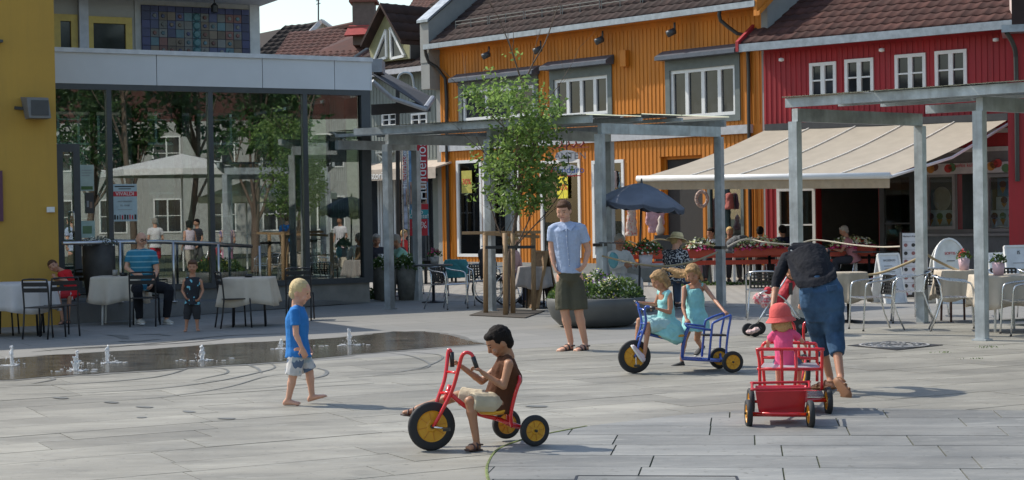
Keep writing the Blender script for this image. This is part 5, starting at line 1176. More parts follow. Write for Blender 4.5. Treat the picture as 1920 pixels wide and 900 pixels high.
# ---------------- sapling in a stake frame ----------------
def tree(label, base, H, trunk_r, crown, leafm, barkm, nl=5000, ls=.055, seed=1, group=None, lean=(0, 0), hub=None, wide=1.0, zs=None):
    rr = random.Random(seed); t = thing('tree', label, 'tree', base, group); b = MB(); base = V(base)
    tips = []
    def branch(p, d, L, r, lv):
        pts = [p]; n = 4
        for i in range(n):
            d = (d + V((rr.uniform(-.18, .18), rr.uniform(-.18, .18), rr.uniform(0, .12)))).normalized(); p = p + d * L / n; pts.append(p)
        b.tube(pts, [r * (1 - .6 * i / n) for i in range(n + 1)], 6 if lv else 10, cap=False)
        tips.extend([pts[2], pts[3], pts[4]] if lv else [])
        if lv < 3:
            for i in range(3 if lv else 11):
                k = rr.randint(1, 4) if lv else rr.choice([1, 1, 2, 2, 3, 3, 4]); a = rr.uniform(0, 6.28); sp = rr.uniform(.35, .7)
                nd = (d + V((math.cos(a) * sp * 1.2 * wide, math.sin(a) * sp * 1.2 * wide, .25))).normalized(); branch(pts[k], nd, L * (rr.uniform(.30, .5) if lv == 0 else rr.uniform(.4, .65)), r * .42, lv + 1)
    branch(base, V((lean[0], lean[1], 1)), H * .85, trunk_r, 0)
    b.build('trunk', barkm, t, True)
    cr_ = MB(); n = 0; vs = []; fs = []; tries = 0
    while n < nl and tries < nl * 30:
        tries += 1
        if zs: zt_ = rr.uniform(*zs); c_ = min(rr.sample(tips, min(60, len(tips))), key=lambda q: abs(q.z - zt_)) + V((rr.gauss(0, .13), rr.gauss(0, .13), rr.gauss(0, .09))) * (H / 4.5)
        else: c_ = rr.choice(tips) + V((rr.gauss(0, .13), rr.gauss(0, .13), rr.gauss(0, .09))) * (H / 4.5)
        if not crown(c_ - base): continue
        for _ in range(3):
            q = c_ + V((rr.gauss(0, .05), rr.gauss(0, .05), rr.gauss(0, .04))) * (H / 4.5)
            d = V((rr.uniform(-1, 1), rr.uniform(-1, 1), rr.uniform(-.9, .2))).normalized(); u = V((rr.uniform(-1, 1), rr.uniform(-1, 1), rr.uniform(-.3, 1))).normalized(); l = d.cross(u).normalized(); s_ = ls * rr.uniform(.6, 1.25)
            k = len(vs); f_ = d.cross(l) * s_ * .12
            vs += [q, q + d * s_ * .5 + l * s_ * .34 + f_, q + d * s_ * 1.25, q + d * s_ * .5 - l * s_ * .34 + f_]; fs += [(k, k + 1, k + 2), (k, k + 2, k + 3)]; n += 1
    cr_.v = vs; cr_.f = fs; cr_.build('crown', leafm, t); return t
def leaf_mat(name, c, c2, sc=1.6):
    m = mat(name, c, .5, c2=c2, scale=sc, detail=2); t = m.node_tree; N = t.nodes; L = t.links; b = N['Principled BSDF']
    n2 = N.new('ShaderNodeTexWhiteNoise'); g = N.new('ShaderNodeNewGeometry'); sn = N.new('ShaderNodeVectorMath'); sn.operation = 'SNAP'; sn.inputs[1].default_value = (.06, .06, .06); L.new(g.outputs['Position'], sn.inputs[0]); L.new(sn.outputs[0], n2.inputs[0])
    mr = N.new('ShaderNodeMapRange'); mr.inputs[3].default_value = .6; mr.inputs[4].default_value = 1.4; L.new(n2.outputs[0], mr.inputs[0]); hs = N.new('ShaderNodeHueSaturation'); src = b.inputs['Base Color'].links[0].from_socket; L.new(src, hs.inputs['Color']); L.new(mr.outputs[0], hs.inputs['Value']); L.new(hs.outputs[0], b.inputs['Base Color'])
    out = N['Material Output']; tl = N.new('ShaderNodeBsdfTranslucent'); L.new(hs.outputs[0], tl.inputs[0]); ad = N.new('ShaderNodeMixShader'); ad.inputs[0].default_value = .5; L.new(b.outputs[0], ad.inputs[1]); L.new(tl.outputs[0], ad.inputs[2]); L.new(ad.outputs[0], out.inputs[0]); return m
leaf1 = leaf_mat('sapling_leaf', (.13, .22, .045), (.27, .39, .11)); bark = mat('bark', (.13, .09, .065), .85, bump=.5, bscale=30)
TB = V((W(950, 580, 27.7).x, 27.7, 0))
def sap(q):
    z = q.z; 
    if z < 1.72 or z > 4.5: return False
    w_ = .30 + .78 * math.sin(math.pi * min(1, max(0, (z - 1.5) / 3.2)) ** .85)
    if z > 3.9: w_ *= .72
    return math.hypot(q.x - .10, q.y) < w_
tree('young leafy street sapling tied inside a wooden stake frame', TB, 4.65, .038, sap, leaf1, bark, 4700, .078, 5, lean=(.02, 0), wide=1.5, zs=(1.75, 4.5))
t = thing('tree_guard', 'wooden stake frame with rails round the sapling trunk', 'tree guard', TB)
for x, y in ((911, 588), (948, 592), (962, 589), (1001, 582)):
    g = G(x, y); MB().tube([g, W(x - 1, 437, g.y)], .042, 8).build('stake', wood, t, True)
ca, cb = W(866, 437, 28.4), W(1014, 435, 28.4)
MB().bar(ca, cb, .1, .05).build('rail', wood, t); MB().bar(W(908, 438, 27.3), W(1010, 444, 28.6), .04, .05).build('rail', wood, t); MB().bar(W(910, 464, 27.4), W(1003, 463, 27.4), .035, .05).build('rail', black_metal, t)
MB().tube([W(946, 462, 27.4), W(951, 466, 27.7), W(958, 462, 27.4)], .014, 6, 3).build('tie', black_metal, t)
soil = mat('soil', (.06, .05, .04), .95); MB().prism([G(880, 592) + V((0, 0, .006)), G(985, 597) + V((0, 0, .006)), G(1022, 584) + V((0, 0, .006)), G(920, 579) + V((0, 0, .006))], (0, 0, .01)).build('tree_pit', soil, kind='structure')

# ---------------- plants ----------------
def foliage(name, par, pts_fn, n, ls, m_, kind='stuff', rr=R):
    vs = []; fs = []
    for _ in range(n):
        q, up = pts_fn(); d = (V((rr.uniform(-1, 1), rr.uniform(-1, 1), rr.uniform(-.2, 1))) + up * .6).normalized(); l = d.cross(V((rr.uniform(-1, 1), rr.uniform(-1, 1), rr.uniform(-1, 1)))).normalized(); s_ = ls * rr.uniform(.6, 1.3); k = len(vs)
        vs += [q, q + d * s_ * .5 + l * s_ * .3, q + d * s_, q + d * s_ * .5 - l * s_ * .3]; fs.append((k, k + 1, k + 2, k + 3))
    mb = MB(); mb.v = vs; mb.f = fs; return mb.build(name, m_, par, kind=kind)
def blossoms(name, par, pts_fn, n, rad_, m_):
    vs = []; fs = []
    for _ in range(n):
        q, up = pts_fn(); nrm = (V((R.gauss(0, .4), R.gauss(0, .4) - .4, .6)) + up * .5).normalized(); u = nrm.orthogonal().normalized(); l = nrm.cross(u); k = len(vs); r_ = rad_ * R.uniform(.7, 1.2)
        vs += [q + nrm * r_ * .4] + [q + (u * math.cos(a) + l * math.sin(a)) * r_ * (1 if i % 2 else .72) + nrm * (r_ * .5) for i, a in enumerate([j * math.pi / 4 for j in range(8)])]
        fs += [(k, k + 1 + i, k + 1 + (i + 1) % 8) for i in range(8)]
    mb = MB(); mb.v = vs; mb.f = fs; return mb.build(name, m_, par, kind='stuff')
leaf2 = leaf_mat('planter_leaf', (.05, .10, .03), (.12, .19, .05), 5)
f_wh = mat('white_petals', (.72, .70, .58), .6); f_ye = mat('yellow_petals', (.5, .45, .06), .6); f_pk = mat('magenta_petals', (.45, .03, .12), .6); f_rd = mat('red_petals', (.55, .04, .03), .6); f_cr = mat('cream_petals', (.62, .62, .30), .6); f_pu = mat('purple_petals', (.22, .10, .30), .6)
def mound(c, rx, ry, h, x0=-1, x1=1, lo=.35):
    c = V(c)
    def f():
        while 1:
            x, y = R.uniform(x0, x1), R.uniform(-1, 1)
            if x * x + y * y < 1: break
        k = math.sqrt(1 - x * x - y * y); z = h * k * R.uniform(lo, 1.08) * (1 + .25 * math.sin(x * 9 + c.x) * math.cos(y * 7)); return c + V((x * rx, y * ry, z)), V((x, y, k))
    return f
# bowl planter
bc = V((W(1119, 600, 24.3).x, 24.5, 0)); t = thing('bowl_planter', 'wide dark grey bowl planter full of yellow, white and purple flowers', 'planter', bc)
pb = mat('graphite_bowl', (.085, .088, .085), .55, var=.15, scale=3, bump=.08)
MB().lathe([(.001, .02), (.42, .0), (.55, .03), (.66, .14), (.725, .30), (.735, .42), (.70, .43), (.66, .40), (.001, .38)], bc, 48).build('bowl', pb, t, True)
c0 = bc + V((0, 0, .38)); foliage('foliage', t, mound(c0, .70, .6, .34), 3500, .06, leaf2)
blossoms('white_blossoms', t, mound(c0, .66, .5, .34, -.1, .95, .8), 420, .017, f_wh); blossoms('yellow_blossoms', t, mound(c0 + V((0, -.02, .01)), .7, .6, .36, -1, .45, .85), 160, .017, f_ye); blossoms('purple_blossoms', t, mound(c0, .6, .5, .38, -.7, .5, .85), 150, .015, f_pu); blossoms('cream_blossoms', t, mound(c0, .6, .55, .33, -.1, .8, .8), 300, .015, f_cr)
# cylinder planters
for k, (x, lb_) in enumerate(((722, 'left one of two round grey planters by the hall corner'), (766, 'right one of two round grey planters by the hall corner'))):
    c_ = V((W(x, 560, 33).x, 33 + k * .1, 0)); t = thing('round_planter', lb_, 'planter', c_, 'round planters by the hall corner'); MB().lathe([(.20, 0), (.245, .4), (.265, .70), (.24, .70), (.23, .64), (.001, .63)], c_, 24).build('pot', mat('weathered_concrete', (.13, .125, .11), .9, var=.35, scale=5, bump=.3), t, True)
    foliage('foliage', t, mound(c_ + V((0, 0, .6)), .30, .28, .26), 700, .07, leaf2); blossoms('white_blossoms', t, mound(c_ + V((0, 0, .62)), .3, .28, .24, lo=.8), 80, .018, f_wh)
c_ = rampP(153) + V((.1, .55, -.03)); t = thing('tall_planter', 'tall dark planter with small white flowers beside the ochre wall', 'planter', c_)
MB().lathe([(.20, 0), (.27, .5), (.27, 1.0), (.24, 1.0), (.23, .95), (.001, .94)], c_, 24).build('pot', mat('dark_bronze', (.045, .04, .035), .7, var=.4, scale=4), t, True); foliage('foliage', t, mound(c_ + V((0, 0, .95)), .3, .28, .12), 500, .05, leaf_mat('grey_leaf', (.12, .13, .1), (.22, .23, .2), 6)); blossoms('white_blossoms', t, mound(c_ + V((0, 0, .95)), .3, .28, .14, lo=.8), 160, .014, f_wh)
# weeds at the ramp foot
wd = MB(); vs = []
def wp():
    c_ = R.choice([G(606, 566), G(636, 566), G(652, 565), G(690, 563), G(700, 564)]); return c_ + V((R.gauss(0, .12), R.gauss(0, .04), R.uniform(.0, .22))), V((0, 0, 1))
foliage('weeds', None, wp, 500, .08, leaf2)
foliage('joint_weeds', None, lambda: (R.choice([G(1775, 663), G(1848, 654), G(1854, 652), G(1834, 675)]) + V((R.gauss(0, .07), R.gauss(0, .02), 0.01)), V((0, 0, 1))), 90, .02, leaf2)
foliage('grass_tufts', None, lambda: (V((R.uniform(3.5, 8.5), 37.4 + R.gauss(0, .12), 0.01)), V((0, 0, 1))), 700, .09, leaf2)

# ---------------- terrace barrier, flower boxes ----------------
YB = 38.0
redb = mat('orange_red_paint', (.50, .055, .025), .5)
for k, (xa, xb) in enumerate(((1128, 1282), (1292, 1440), (1446, 1640))):
    A_, B_ = W(xa, 495, YB), W(xb, 495, YB - (.7 if k == 2 else 0)); zq = .52
    t = thing('terrace_barrier', ('left', 'middle', 'right')[k] + ' of three red plank barriers edging the cafe terrace', 'barrier', (A_ + B_) / 2, 'red plank barriers')
    for z in (.50, .66): MB().bar(V((A_.x, A_.y, z)), V((B_.x, B_.y, z)), .05, .10).build('plank', redb, t)
    n = 4
    for i in range(n):
        p = lerp(A_, B_, (i + .3) / n); MB().box((p.x, p.y + .06, .36), (.06, .05, .72)).build('post', white_paint, t)
        MB().bar(V((p.x, p.y + .08, .6)), V((p.x + .22, p.y + .3, .02)), .03, .03).build('brace', black_metal, t)
for k, (xa, xb, kind) in enumerate(((1140, 1188, 'r'), (1195, 1240, 'r'), (1283, 1348, 'w'), (1378, 1476, 'w'), (1556, 1640, 'm'))):
    A_, B_ = W(xa, 480, YB - .25), W(xb, 480, YB - .25 - (.6 if k == 4 else 0)); cx = (A_ + B_) / 2; L_ = (B_ - A_).length
    t = thing('flower_box', ('short flower box behind the seated woman in white', 'flower box with red flowers under the blue parasol', 'flower box of white flowers left of the pergola post', 'long flower box of white and magenta petunias right of the pergola post', 'flower box of mixed magenta and white petunias right of the bending man')[k], 'flower box', (cx.x, cx.y, .62), 'flower boxes along the terrace')
    a_ = math.atan2(B_.y - A_.y, B_.x - A_.x); m_ = MB(); m_.box((cx.x, cx.y, .74), (L_, .2, .17), a_); m_.box((cx.x, cx.y, .83), (L_ + .03, .23, .025), a_); m_.build('box', terracotta, t)
    mf = mound((cx.x, cx.y, .80), L_ / 2 * 1.05, .2, .20, lo=.1); foliage('foliage', t, mf, 900, .06, leaf2)
    if kind != 'r': blossoms('cream_blossoms', t, mound((cx.x, cx.y, .82), L_ / 2, .2, .22, -.9, .7, .5), int(170 * L_), .036, f_cr); blossoms('white_blossoms', t, mound((cx.x, cx.y, .82), L_ / 2, .2, .22, -.9, .9, .5), int(110 * L_), .034, f_wh)
    blossoms('magenta_blossoms', t, mound((cx.x, cx.y - .05, .78), L_ / 2, .2, .16, lo=.1), int((260 if kind == 'm' else 150) * L_), .036, f_pk); blossoms('red_blossoms', t, mound((cx.x, cx.y, .8), L_ / 2, .2, .2), int(80 * L_), .034, f_rd)

# ---------------- tables with cloths ----------------
def cloth(label, c, r, z, drop, m_, seed, sq=.0, group=None):
    rr = random.Random(seed); n = 144; ph_ = [rr.uniform(0, 6.28) for _ in range(4)]; mb = MB(); rows = []
    def R_(a): 
        return r * (1 + sq * (1 / max(abs(math.cos(a)), abs(math.sin(a))) - 1))
    prof = [(0.001, z), (.5, z), (.97, z), (1.0, z - .008)] + [(1 + .0, z - drop * t_) for t_ in (.1, .3, .6, .8, 1)]
    for i, (f, zz) in enumerate(prof):
        row = []
        for k in range(n):
            a = 2 * math.pi * k / n; t_ = max(0, (z - zz - .008) / drop); wv = (math.sin(a * 9 + ph_[0]) * .55 + math.sin(a * 15 + ph_[1]) * .45 + math.sin(a * 5 + ph_[2]) * .35)
            q = R_(a) * f + t_ * (.065 + .042 * wv) * (1 - .0) ; hz = zz - t_ * .03 * math.cos(a * 4 + ph_[3]) * (drop > .2)
            row.append(V((c.x + math.cos(a) * q, c.y + math.sin(a) * q, hz)))
        rows.append(row)
    for row in rows: mb.v += row
    mb.f = [(i * n + k, i * n + (k + 1) % n, (i + 1) * n + (k + 1) % n, (i + 1) * n + k) for i in range(len(rows) - 1) for k in range(n)]
    o = mb.build('tablecloth', m_, None, True); s_ = o.modifiers.new('thick', 'SOLIDIFY'); s_.thickness = .004; s_.offset = 1
    return tag(o, label, 'tablecloth', group)
def table(label, c, r, z, legm, ped=False, group=None, spread=.8):
    t = thing('table', label, 'table', c, group); MB().lathe([(.001, z - .03), (r * .99, z - .03), (r * .99, z - .003), (.001, z - .003)], c, 32).build('tabletop', dark_frame, t)
    if ped: MB().lathe([(.24, 0), (.22, .02), (.03, .04), (.03, z - .03)], c, 16).build('pedestal', legm, t, True)
    else:
        for a in (45, 135, 225, 315): d = V((math.cos(rad(a + 8)), math.sin(rad(a + 8)), 0)); MB().tube([c + d * r * spread + V((0, 0, z - .03)), c + d * r * (spread + .08)], .017, 8).build('leg', legm, t, True)
    return t
TBL = [  # x, y_foot(center), r, z, drop, cloth, legs, sq, ped, word
    (35, 628, .52, .78, .42, linen2, black_metal, .5, False, 'at the left edge beside the ochre wall'),
    (226, 607, .42, .78, .42, linen, white_paint, .7, False, 'before the man in the blue striped shirt'),
    (468, 611, .40, .76, .42, linen, black_metal, .8, False, 'behind the walking blond boy'),
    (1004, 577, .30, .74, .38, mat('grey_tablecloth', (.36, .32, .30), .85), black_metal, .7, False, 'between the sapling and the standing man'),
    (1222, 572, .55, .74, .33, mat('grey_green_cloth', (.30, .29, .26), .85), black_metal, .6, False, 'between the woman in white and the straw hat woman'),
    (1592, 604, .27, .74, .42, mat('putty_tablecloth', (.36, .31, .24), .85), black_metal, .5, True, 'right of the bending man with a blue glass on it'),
    (1796, 602, .29, .75, .42, linen, mat('rust_leg', (.10, .05, .04), .6), .8, False, 'near the far pergola post with one pink pot'),
    (1884, 620, .40, .75, .42, linen, white_paint, .8, False, 'nearest at right edge behind the pergola post')]
tabs = []
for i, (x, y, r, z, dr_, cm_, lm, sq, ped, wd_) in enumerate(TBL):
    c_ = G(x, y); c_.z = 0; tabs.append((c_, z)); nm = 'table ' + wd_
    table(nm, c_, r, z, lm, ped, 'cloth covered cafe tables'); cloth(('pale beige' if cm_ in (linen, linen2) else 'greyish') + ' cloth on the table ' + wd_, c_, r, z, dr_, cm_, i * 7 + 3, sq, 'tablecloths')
def small(name, label, c, z, kind='ashtray', m_=None):
    c = V((c.x, c.y, z)); 
    if kind == 'ashtray': o = MB().lathe([(.001, 0), (.06, 0), (.065, .05), (.055, .05), (.05, .015), (.001, .012)], c, 16).build(name, m_ or blackplastic, None, True)
    if kind == 'glass': o = MB().lathe([(.001, 0), (.04, 0), (.045, .10), (.04, .10), (.036, .01), (.001, .008)], c, 16).build(name, m_, None, True)
    return tag(o, label, name.replace('_', ' '))
small('ashtray', 'black ashtray on the table before the man in the blue shirt', tabs[1][0] + V((.08, -.05, 0)), .782); small('jar', 'small clear jar beside the ashtray on the blue shirt man\'s table', tabs[1][0] + V((-.06, -.05, 0)), .782, 'glass', mat('frosted_jar', (.3, .28, .25), .3)); small('ashtray', 'black ashtray on the table behind the walking blond boy', tabs[2][0] + V((0, -.02, 0)), .762)
small('candle_glass', 'dark blue candle glass on the table right of the bending man', tabs[5][0] + V((-.08, -.05, 0)), .742, 'glass', mat('cobalt_glass', (.02, .03, .15), .2)).scale = (2, 2, 1)
pinkpot = mat('pink_pot', (.62, .42, .46), .5)
for ti, lb_, fm in ((6, 'pink pot with dark red flowers on the farther right table', f_rd), (7, 'pink pot with a leafy plant on the nearest right table', f_cr)):
    c_ = tabs[ti][0] + V((.06 if ti == 6 else -.12, -.15, tabs[ti][1] + .003)); t = thing('flower_pot', lb_, 'flower pot', c_, 'pink pots on tables'); MB().lathe([(.001, 0), (.065, 0), (.085, .17), (.078, .17), (.07, .15), (.001, .15)], c_, 20).build('pot', pinkpot, t, True)
    foliage('foliage', t, mound(c_ + V((0, 0, .15)), .10, .1, .12), 160, .045, leaf2); blossoms('blossoms', t, mound(c_ + V((0, 0, .16)), .09, .09, .13, lo=.8), 30 if ti == 6 else 8, .018, fm)
c_ = G(1198, 566); t = thing('flower_pot', 'white pot of red and green flowers on the table under the parasol', 'flower pot', V((W(1211, 495, 27.6).x, 27.6, .745))); q = t.location.copy()
MB().lathe([(.001, 0), (.09, 0), (.12, .22), (.11, .22), (.001, .2)], q, 20).build('pot', mat('lilac_pot', (.45, .42, .44), .5), t, True); foliage('foliage', t, mound(q + V((0, 0, .2)), .2, .16, .22), 350, .06, leaf2); blossoms('blossoms', t, mound(q + V((0, 0, .2)), .2, .16, .22, lo=.8), 60, .02, f_wh); blossoms('red_blossoms', t, mound(q + V((0, 0, .2)), .2, .16, .18, lo=.8), 50, .02, f_rd)

# ---------------- chairs ----------------
def black_chair():
    t = thing('metal_chair', 'x', 'chair', (0, 0, 0), 'black slatted metal chairs')
    for q in (-1, 1):
        MB().tube([(q * .20, -.20, .44), (q * .21, -.22, 0)], .013, 8).build('leg', black_metal, t, True)
        MB().tube([(q * .20, .26, 0), (q * .20, .20, .44), (q * .20, .24, .80), (q * .17, .248, .855), (0, .25, .86)], .013, 8, 2).build('leg', black_metal, t, True)
    s = MB(); s.box((0, -.0, .448), (.40, .40, .016)); s.box((0, -.2, .44), (.40, .02, .03)); s.build('seat', black_metal, t)
    for z, y in ((.785, .238), (.70, .229)): MB().box((0, y, z), (.39, .012, .06), M=Matrix.Rotation(-.09, 3, 'X')).build('back_slat', black_metal, t)
    return t
def alu_chair():
    t = thing('aluminium_chair', 'x', 'chair', (0, 0, 0), 'aluminium chairs with woven black backs')
    MB().tube([(-.26, -.27, .0), (-.26, -.24, .45), (-.265, -.22, .62), (-.265, -.14, .665), (-.26, .1, .69), (-.2, .24, .73), (0, .29, .745), (.2, .24, .73), (.26, .1, .69), (.265, -.14, .665), (.265, -.22, .62), (.26, -.24, .45), (.26, -.27, .0)], .0125, 8, 3).build('frame', alu, t, True)
    for q in (-1, 1): MB().tube([(q * .25, .33, 0), (q * .21, .17, .44), (q * .19, .235, .73)], .0125, 8, 2).build('leg', alu, t, True)
    for q in (-1, 1): MB().lathe([(.016, 0), (.016, .02)], (q * .26, -.27, 0), 8).build('foot', blackplastic, t)
    s = MB(); s.tube([(-.25, -.235, .445), (.25, -.235, .445)], .012, 8); s.tube([(-.22, .17, .44), (.22, .17, .44)], .012, 8); so = s.build('seat_rail', alu, t)
    for i in range(7): MB().box((0, -.21 + i * .062, .452), (.48 - .01 * i, .05, .008)).build('seat_slat', alu, t)
    b = MB(); P = lambda u, v: V((u * .19, .262 - .035 * u * u - (1 - v) * .045 + .0, .49 + v * .25))
    for i in range(8):
        u = -1 + 2 * i / 7; b.tube([P(u, v / 3) for v in range(4)], [.017] * 4, 4)
    for j in range(6):
        v = j / 5; b.tube([P(-1 + 2 * i / 6, v) for i in range(7)], [.016] * 7, 4)
    b.build('backrest', blackplastic, t)
    return t
bc_, ac_ = black_chair(), alu_chair(); KIDS[bc_.name] = list(bpy.data.objects[bc_.name].children); KIDS[ac_.name] = list(ac_.children)
def put(proto, used, x, y, rz, label, Y=None):
    g = G(x, y) if Y is None else V((W(x, 500, Y).x, Y, 0)); g.z = 0
    if not used: proto.location = g; proto.rotation_euler = (0, 0, rad(rz)); proto['label'] = label; return proto
    return dup(proto, g, rad(rz), label)
BC = [(84, 634, 165, 'black metal chair with its back to camera at the far left table'), (113, 630, 215, 'black metal chair turned sideways that the resting boy leans on'), (2, 628, 95, 'black metal chair cut off by the left edge'), (135, 602, -38, 'black metal chair the boy in red sits on'), (275, 603, 12, 'black metal chair the man in the striped shirt sits on'), (272, 611, 185, 'black metal chair pushed in facing the striped shirt man'), (440, 614, 112, 'black metal chair seen side on left of the small boy\'s table'), (563, 600, 182, 'black metal chair directly behind the walking blond boy')]
for i, (x, y, rz, lb_) in enumerate(BC): put(bc_, i, x, y, rz, lb_)
AC = [(1640, 618, -80, 'aluminium chair facing left just right of the bending man'), (1708, 604, -100, 'aluminium chair with pale back near the foot of the far pergola post'), (1790, 619, 78, 'aluminium chair facing right before the farther pink pot table'), (1748, 592, 165, 'aluminium chair with black back seen flat beside the arched sign'), (1893, 598, 185 - 180, 'aluminium chair behind the nearest right table'), (1925, 628, -92, 'aluminium chair cut off by the right edge'), (1432, 598, 172, 'aluminium chair behind the stroller'), (838, 579, 48, 'empty aluminium chair facing right beside the sapling frame'), (860, 556, 172, 'aluminium chair with a teal jacket over its back'), (764, 553, 70, 'aluminium chair of the woman in green behind the planters'), (1272, 566, 165, 'aluminium chair of the woman in the straw hat'), (1150, 566, 25, 'aluminium chair of the woman in the white cardigan')]
for i, (x, y, rz, lb_) in enumerate(AC): put(ac_, i, x, y, rz, lb_)
for i, (x, Y, rz, lb_) in enumerate(((1352, 39.2, 10, 'chair under the blonde woman on the cafe terrace'), (1420, 39.2, 170, 'chair under the dark haired guest in brown'), (1470, 39.0, 175, 'chair under the guest in the navy shirt'), (1600, 37.6, 120, 'chair under the grey haired guest in pink'), (905, 31.0, 20, 'empty chair behind the wheelchair'), (705, 35.4, 20, 'chair of the grey haired woman behind the planters'))): put(ac_, 1, x, 0, rz, lb_, Y)
# teal jacket
g = G(860, 556); t = MB(); rz = rad(172); m_ = Matrix.Rotation(rz, 3, 'Z')
t.loft([(g + m_ @ V((0, .28, .78)), m_ @ V((.23, 0, 0)), m_ @ V((0, .05, 0))), (g + m_ @ V((0, .30, .66)), m_ @ V((.27, 0, 0)), m_ @ V((0, .06, 0))), (g + m_ @ V((.0, .32, .50)), m_ @ V((.26, 0, 0)), m_ @ V((0, .05, 0))), (g + m_ @ V((.02, .33, .40)), m_ @ V((.22, 0, 0)), m_ @ V((0, .04, 0)))], 16)
o = fuse(t, 'jacket', mat('teal_cloth', (.05, .22, .24), .85), None, .015, 2, .03, .08); tag(o, 'teal jacket hung over the back of an aluminium chair', 'jacket')

# ---------------- fountain jets ----------------
def foam_mat():
    m = mat('water_foam', (.92, .93, .94), .25, var=.1, scale=40); b = m.node_tree.nodes['Principled BSDF']; b.inputs['Transmission Weight'].default_value = .45; b.inputs['IOR'].default_value = 1.33; return m
foam = foam_mat()
for k, (x, yb, yt, lb_) in enumerate(((23, 686, 648, 'water jet at the far left of the shallow pool'), (143, 696, 657, 'broad low water jet nearest the camera'), (201, 682, 647, 'third water jet from the left, tall and straight'), (379, 677, 647, 'water jet left of the walking blond boy'), (527, 655, 636, 'water jet partly hidden behind the blond boy'), (655, 648, 616, 'slim water jet right of the blond boy'))):
    g = G(x, yb); h = W(x, yt, g.y).z; t = thing('fountain_jet', lb_, 'water jet', g, 'ground fountain jets'); rr = random.Random(k); c_ = MB()
    wd_ = .034 if k != 1 else .05
    for i in range(13):
        f = rr.uniform(.45, 1) if i else 1; a = rr.uniform(0, 6.28); q = V((math.cos(a), math.sin(a), 0)) * wd_ * rr.uniform(.2, .75); c_.caps(g + q * .5, g + q * (1.6 - f) + V((0, 0, h * f * .95)), .012, .006 if i else .014, 6)
        c_.ell(g + q * (1.7 - f) + V((0, 0, h * f * .95)), .012, .012, .016, n=8, m=6)
    for i in range(34):
        a = rr.uniform(0, 6.28); q = rr.uniform(.02, .13); c_.ell(g + V((math.cos(a) * q, math.sin(a) * q, rr.uniform(.01, .9 * h * (1 - q * 5)) if q < .1 else rr.uniform(.01, .06))), *([rr.uniform(.004, .010)] * 3), n=6, m=4)
    fuse(c_, 'spout', foam, t, .005, 1, .006, .015)
    c_ = MB(); 
    for i in range(20):
        a = rr.uniform(0, 6.28); q = abs(rr.gauss(0, .12)); c_.ell(g + V((math.cos(a) * q * 1.5, math.sin(a) * q, .012)), rr.uniform(.01, .045), rr.uniform(.006, .02), .005, n=8, m=4)
    c_.build('splash', foam, t, True, kind='stuff')
# ---------------- signs and parasol ----------------
def aboard(label, x, y, Y, w_, h_, rz, m_, fm, lines=(), name='a_board', arch=False):
    P = W(x, y, Y); P.z = 0; t = thing(name, label, 'sandwich board', P); m3 = Matrix.Rotation(rz, 3, 'Z')
    for q in (-1, 1):
        lean = q * .22; top_ = V((0, 0, h_)); A = lambda u, v: P + m3 @ V((u * w_ / 2, lean * (1 - v) * -1 * -1 + q * .0, v * h_)) if 0 else P + m3 @ V((u * w_ / 2, -q * .20 * (1 - v), v * h_))
        nrm = m3 @ V((0, -q, .2))
        if arch:
            pts = [A(-1, 0), A(1, 0)] + [A(math.cos(a), .55 + .45 * math.sin(a)) for a in [math.pi * k / 14 for k in range(15)]]
        else: pts = [A(-1, 0), A(1, 0), A(1, 1), A(-1, 1)]
        if q == 1: MB().prism(pts, nrm * .02).build('panel', m_, t)
        else: MB().prism(pts[::-1], nrm * .02).build('panel', m_, t)
        if q == 1:
            f = MB()
            for i in range(len(pts)): f.bar(pts[i] + nrm * .01, pts[(i + 1) % len(pts)] + nrm * .01, .035, .05, nrm)
            f.build('frame', fm, t)
            for kind, u0, v0, u1, v1, mm in lines:
                a, b = A(u0, v0) + nrm * .024, A(u1, v1) + nrm * .024; X = m3 @ V((1, 0, 0)); Yv = (A(0, 1) - A(0, 0)).normalized()
                if kind == 'b': MB().prism([A(u0, v0) + nrm * .022, A(u1, v0) + nrm * .022, A(u1, v1) + nrm * .022, A(u0, v1) + nrm * .022], nrm * .004).build('print', mm, t)
                else: text(kind, (v1 - v0) * h_, (a + b) / 2, X, Yv, mm, t)
    return t
cork = mat('cork_board', (.24, .15, .08), .8, var=.2, scale=15); woodf = mat('board_wood', (.32, .20, .10), .6)
t = aboard('brown wooden sandwich board seen side on between sapling and standing man', 1018, 577, 29.6, .62, .85 + .15, rad(-72), cork, woodf)
aboard('small teal faced sandwich board with a pink drawing by the shop door', 1307, 478, 38.9, .55, .78, rad(12), mat('teal_board', (.18, .27, .25), .7), mat('grey_board_frame', (.2, .2, .19), .6), [('b', -.35, .3, .3, .72, mat('pink_chalk', (.5, .3, .3), .7))])
wp_ = mat('menu_paper', (.60, .62, .64), .6)
aboard('white menu sandwich board with fine print beside the right flower box', 1665, 560, 29.3, .46, .86, rad(28), wp_, white_paint, [('SMORBROD', -.6, .84, .6, .9, ink_g)] + [('b', -.6, .75 - i * .06, .2 + .3 * ((i * 7) % 3) / 3, .765 - i * .06, ink_g) for i in range(10)])
aboard('white arched sandwich board with a blue photo behind the pink flower pot', 1779, 560, 29.0, .62, 1.12, rad(12), mat('arch_white', (.66, .65, .60), .6), white_paint, [('b', -.75, .12, .8, .52, mat('blue_photo', (.05, .22, .40), .6, var=.5, scale=9)), ('SOFTIS', -.4, .74, .4, .80, ink_r), ('b', -.25, .65, .25, .66, ink_k)], arch=True)
aboard('white menu sandwich board under the kiosk counter, left of a taller one', 1872, 557, 29.2, .42, .84, rad(16), wp_, white_paint, [('MENY', -.5, .8, .5, .87, ink_k), ('b', -.6, .5, .6, .51, ink_g), ('b', -.6, .6, .4, .61, ink_g), ('b', -.5, .2, .4, .42, ink_g)])
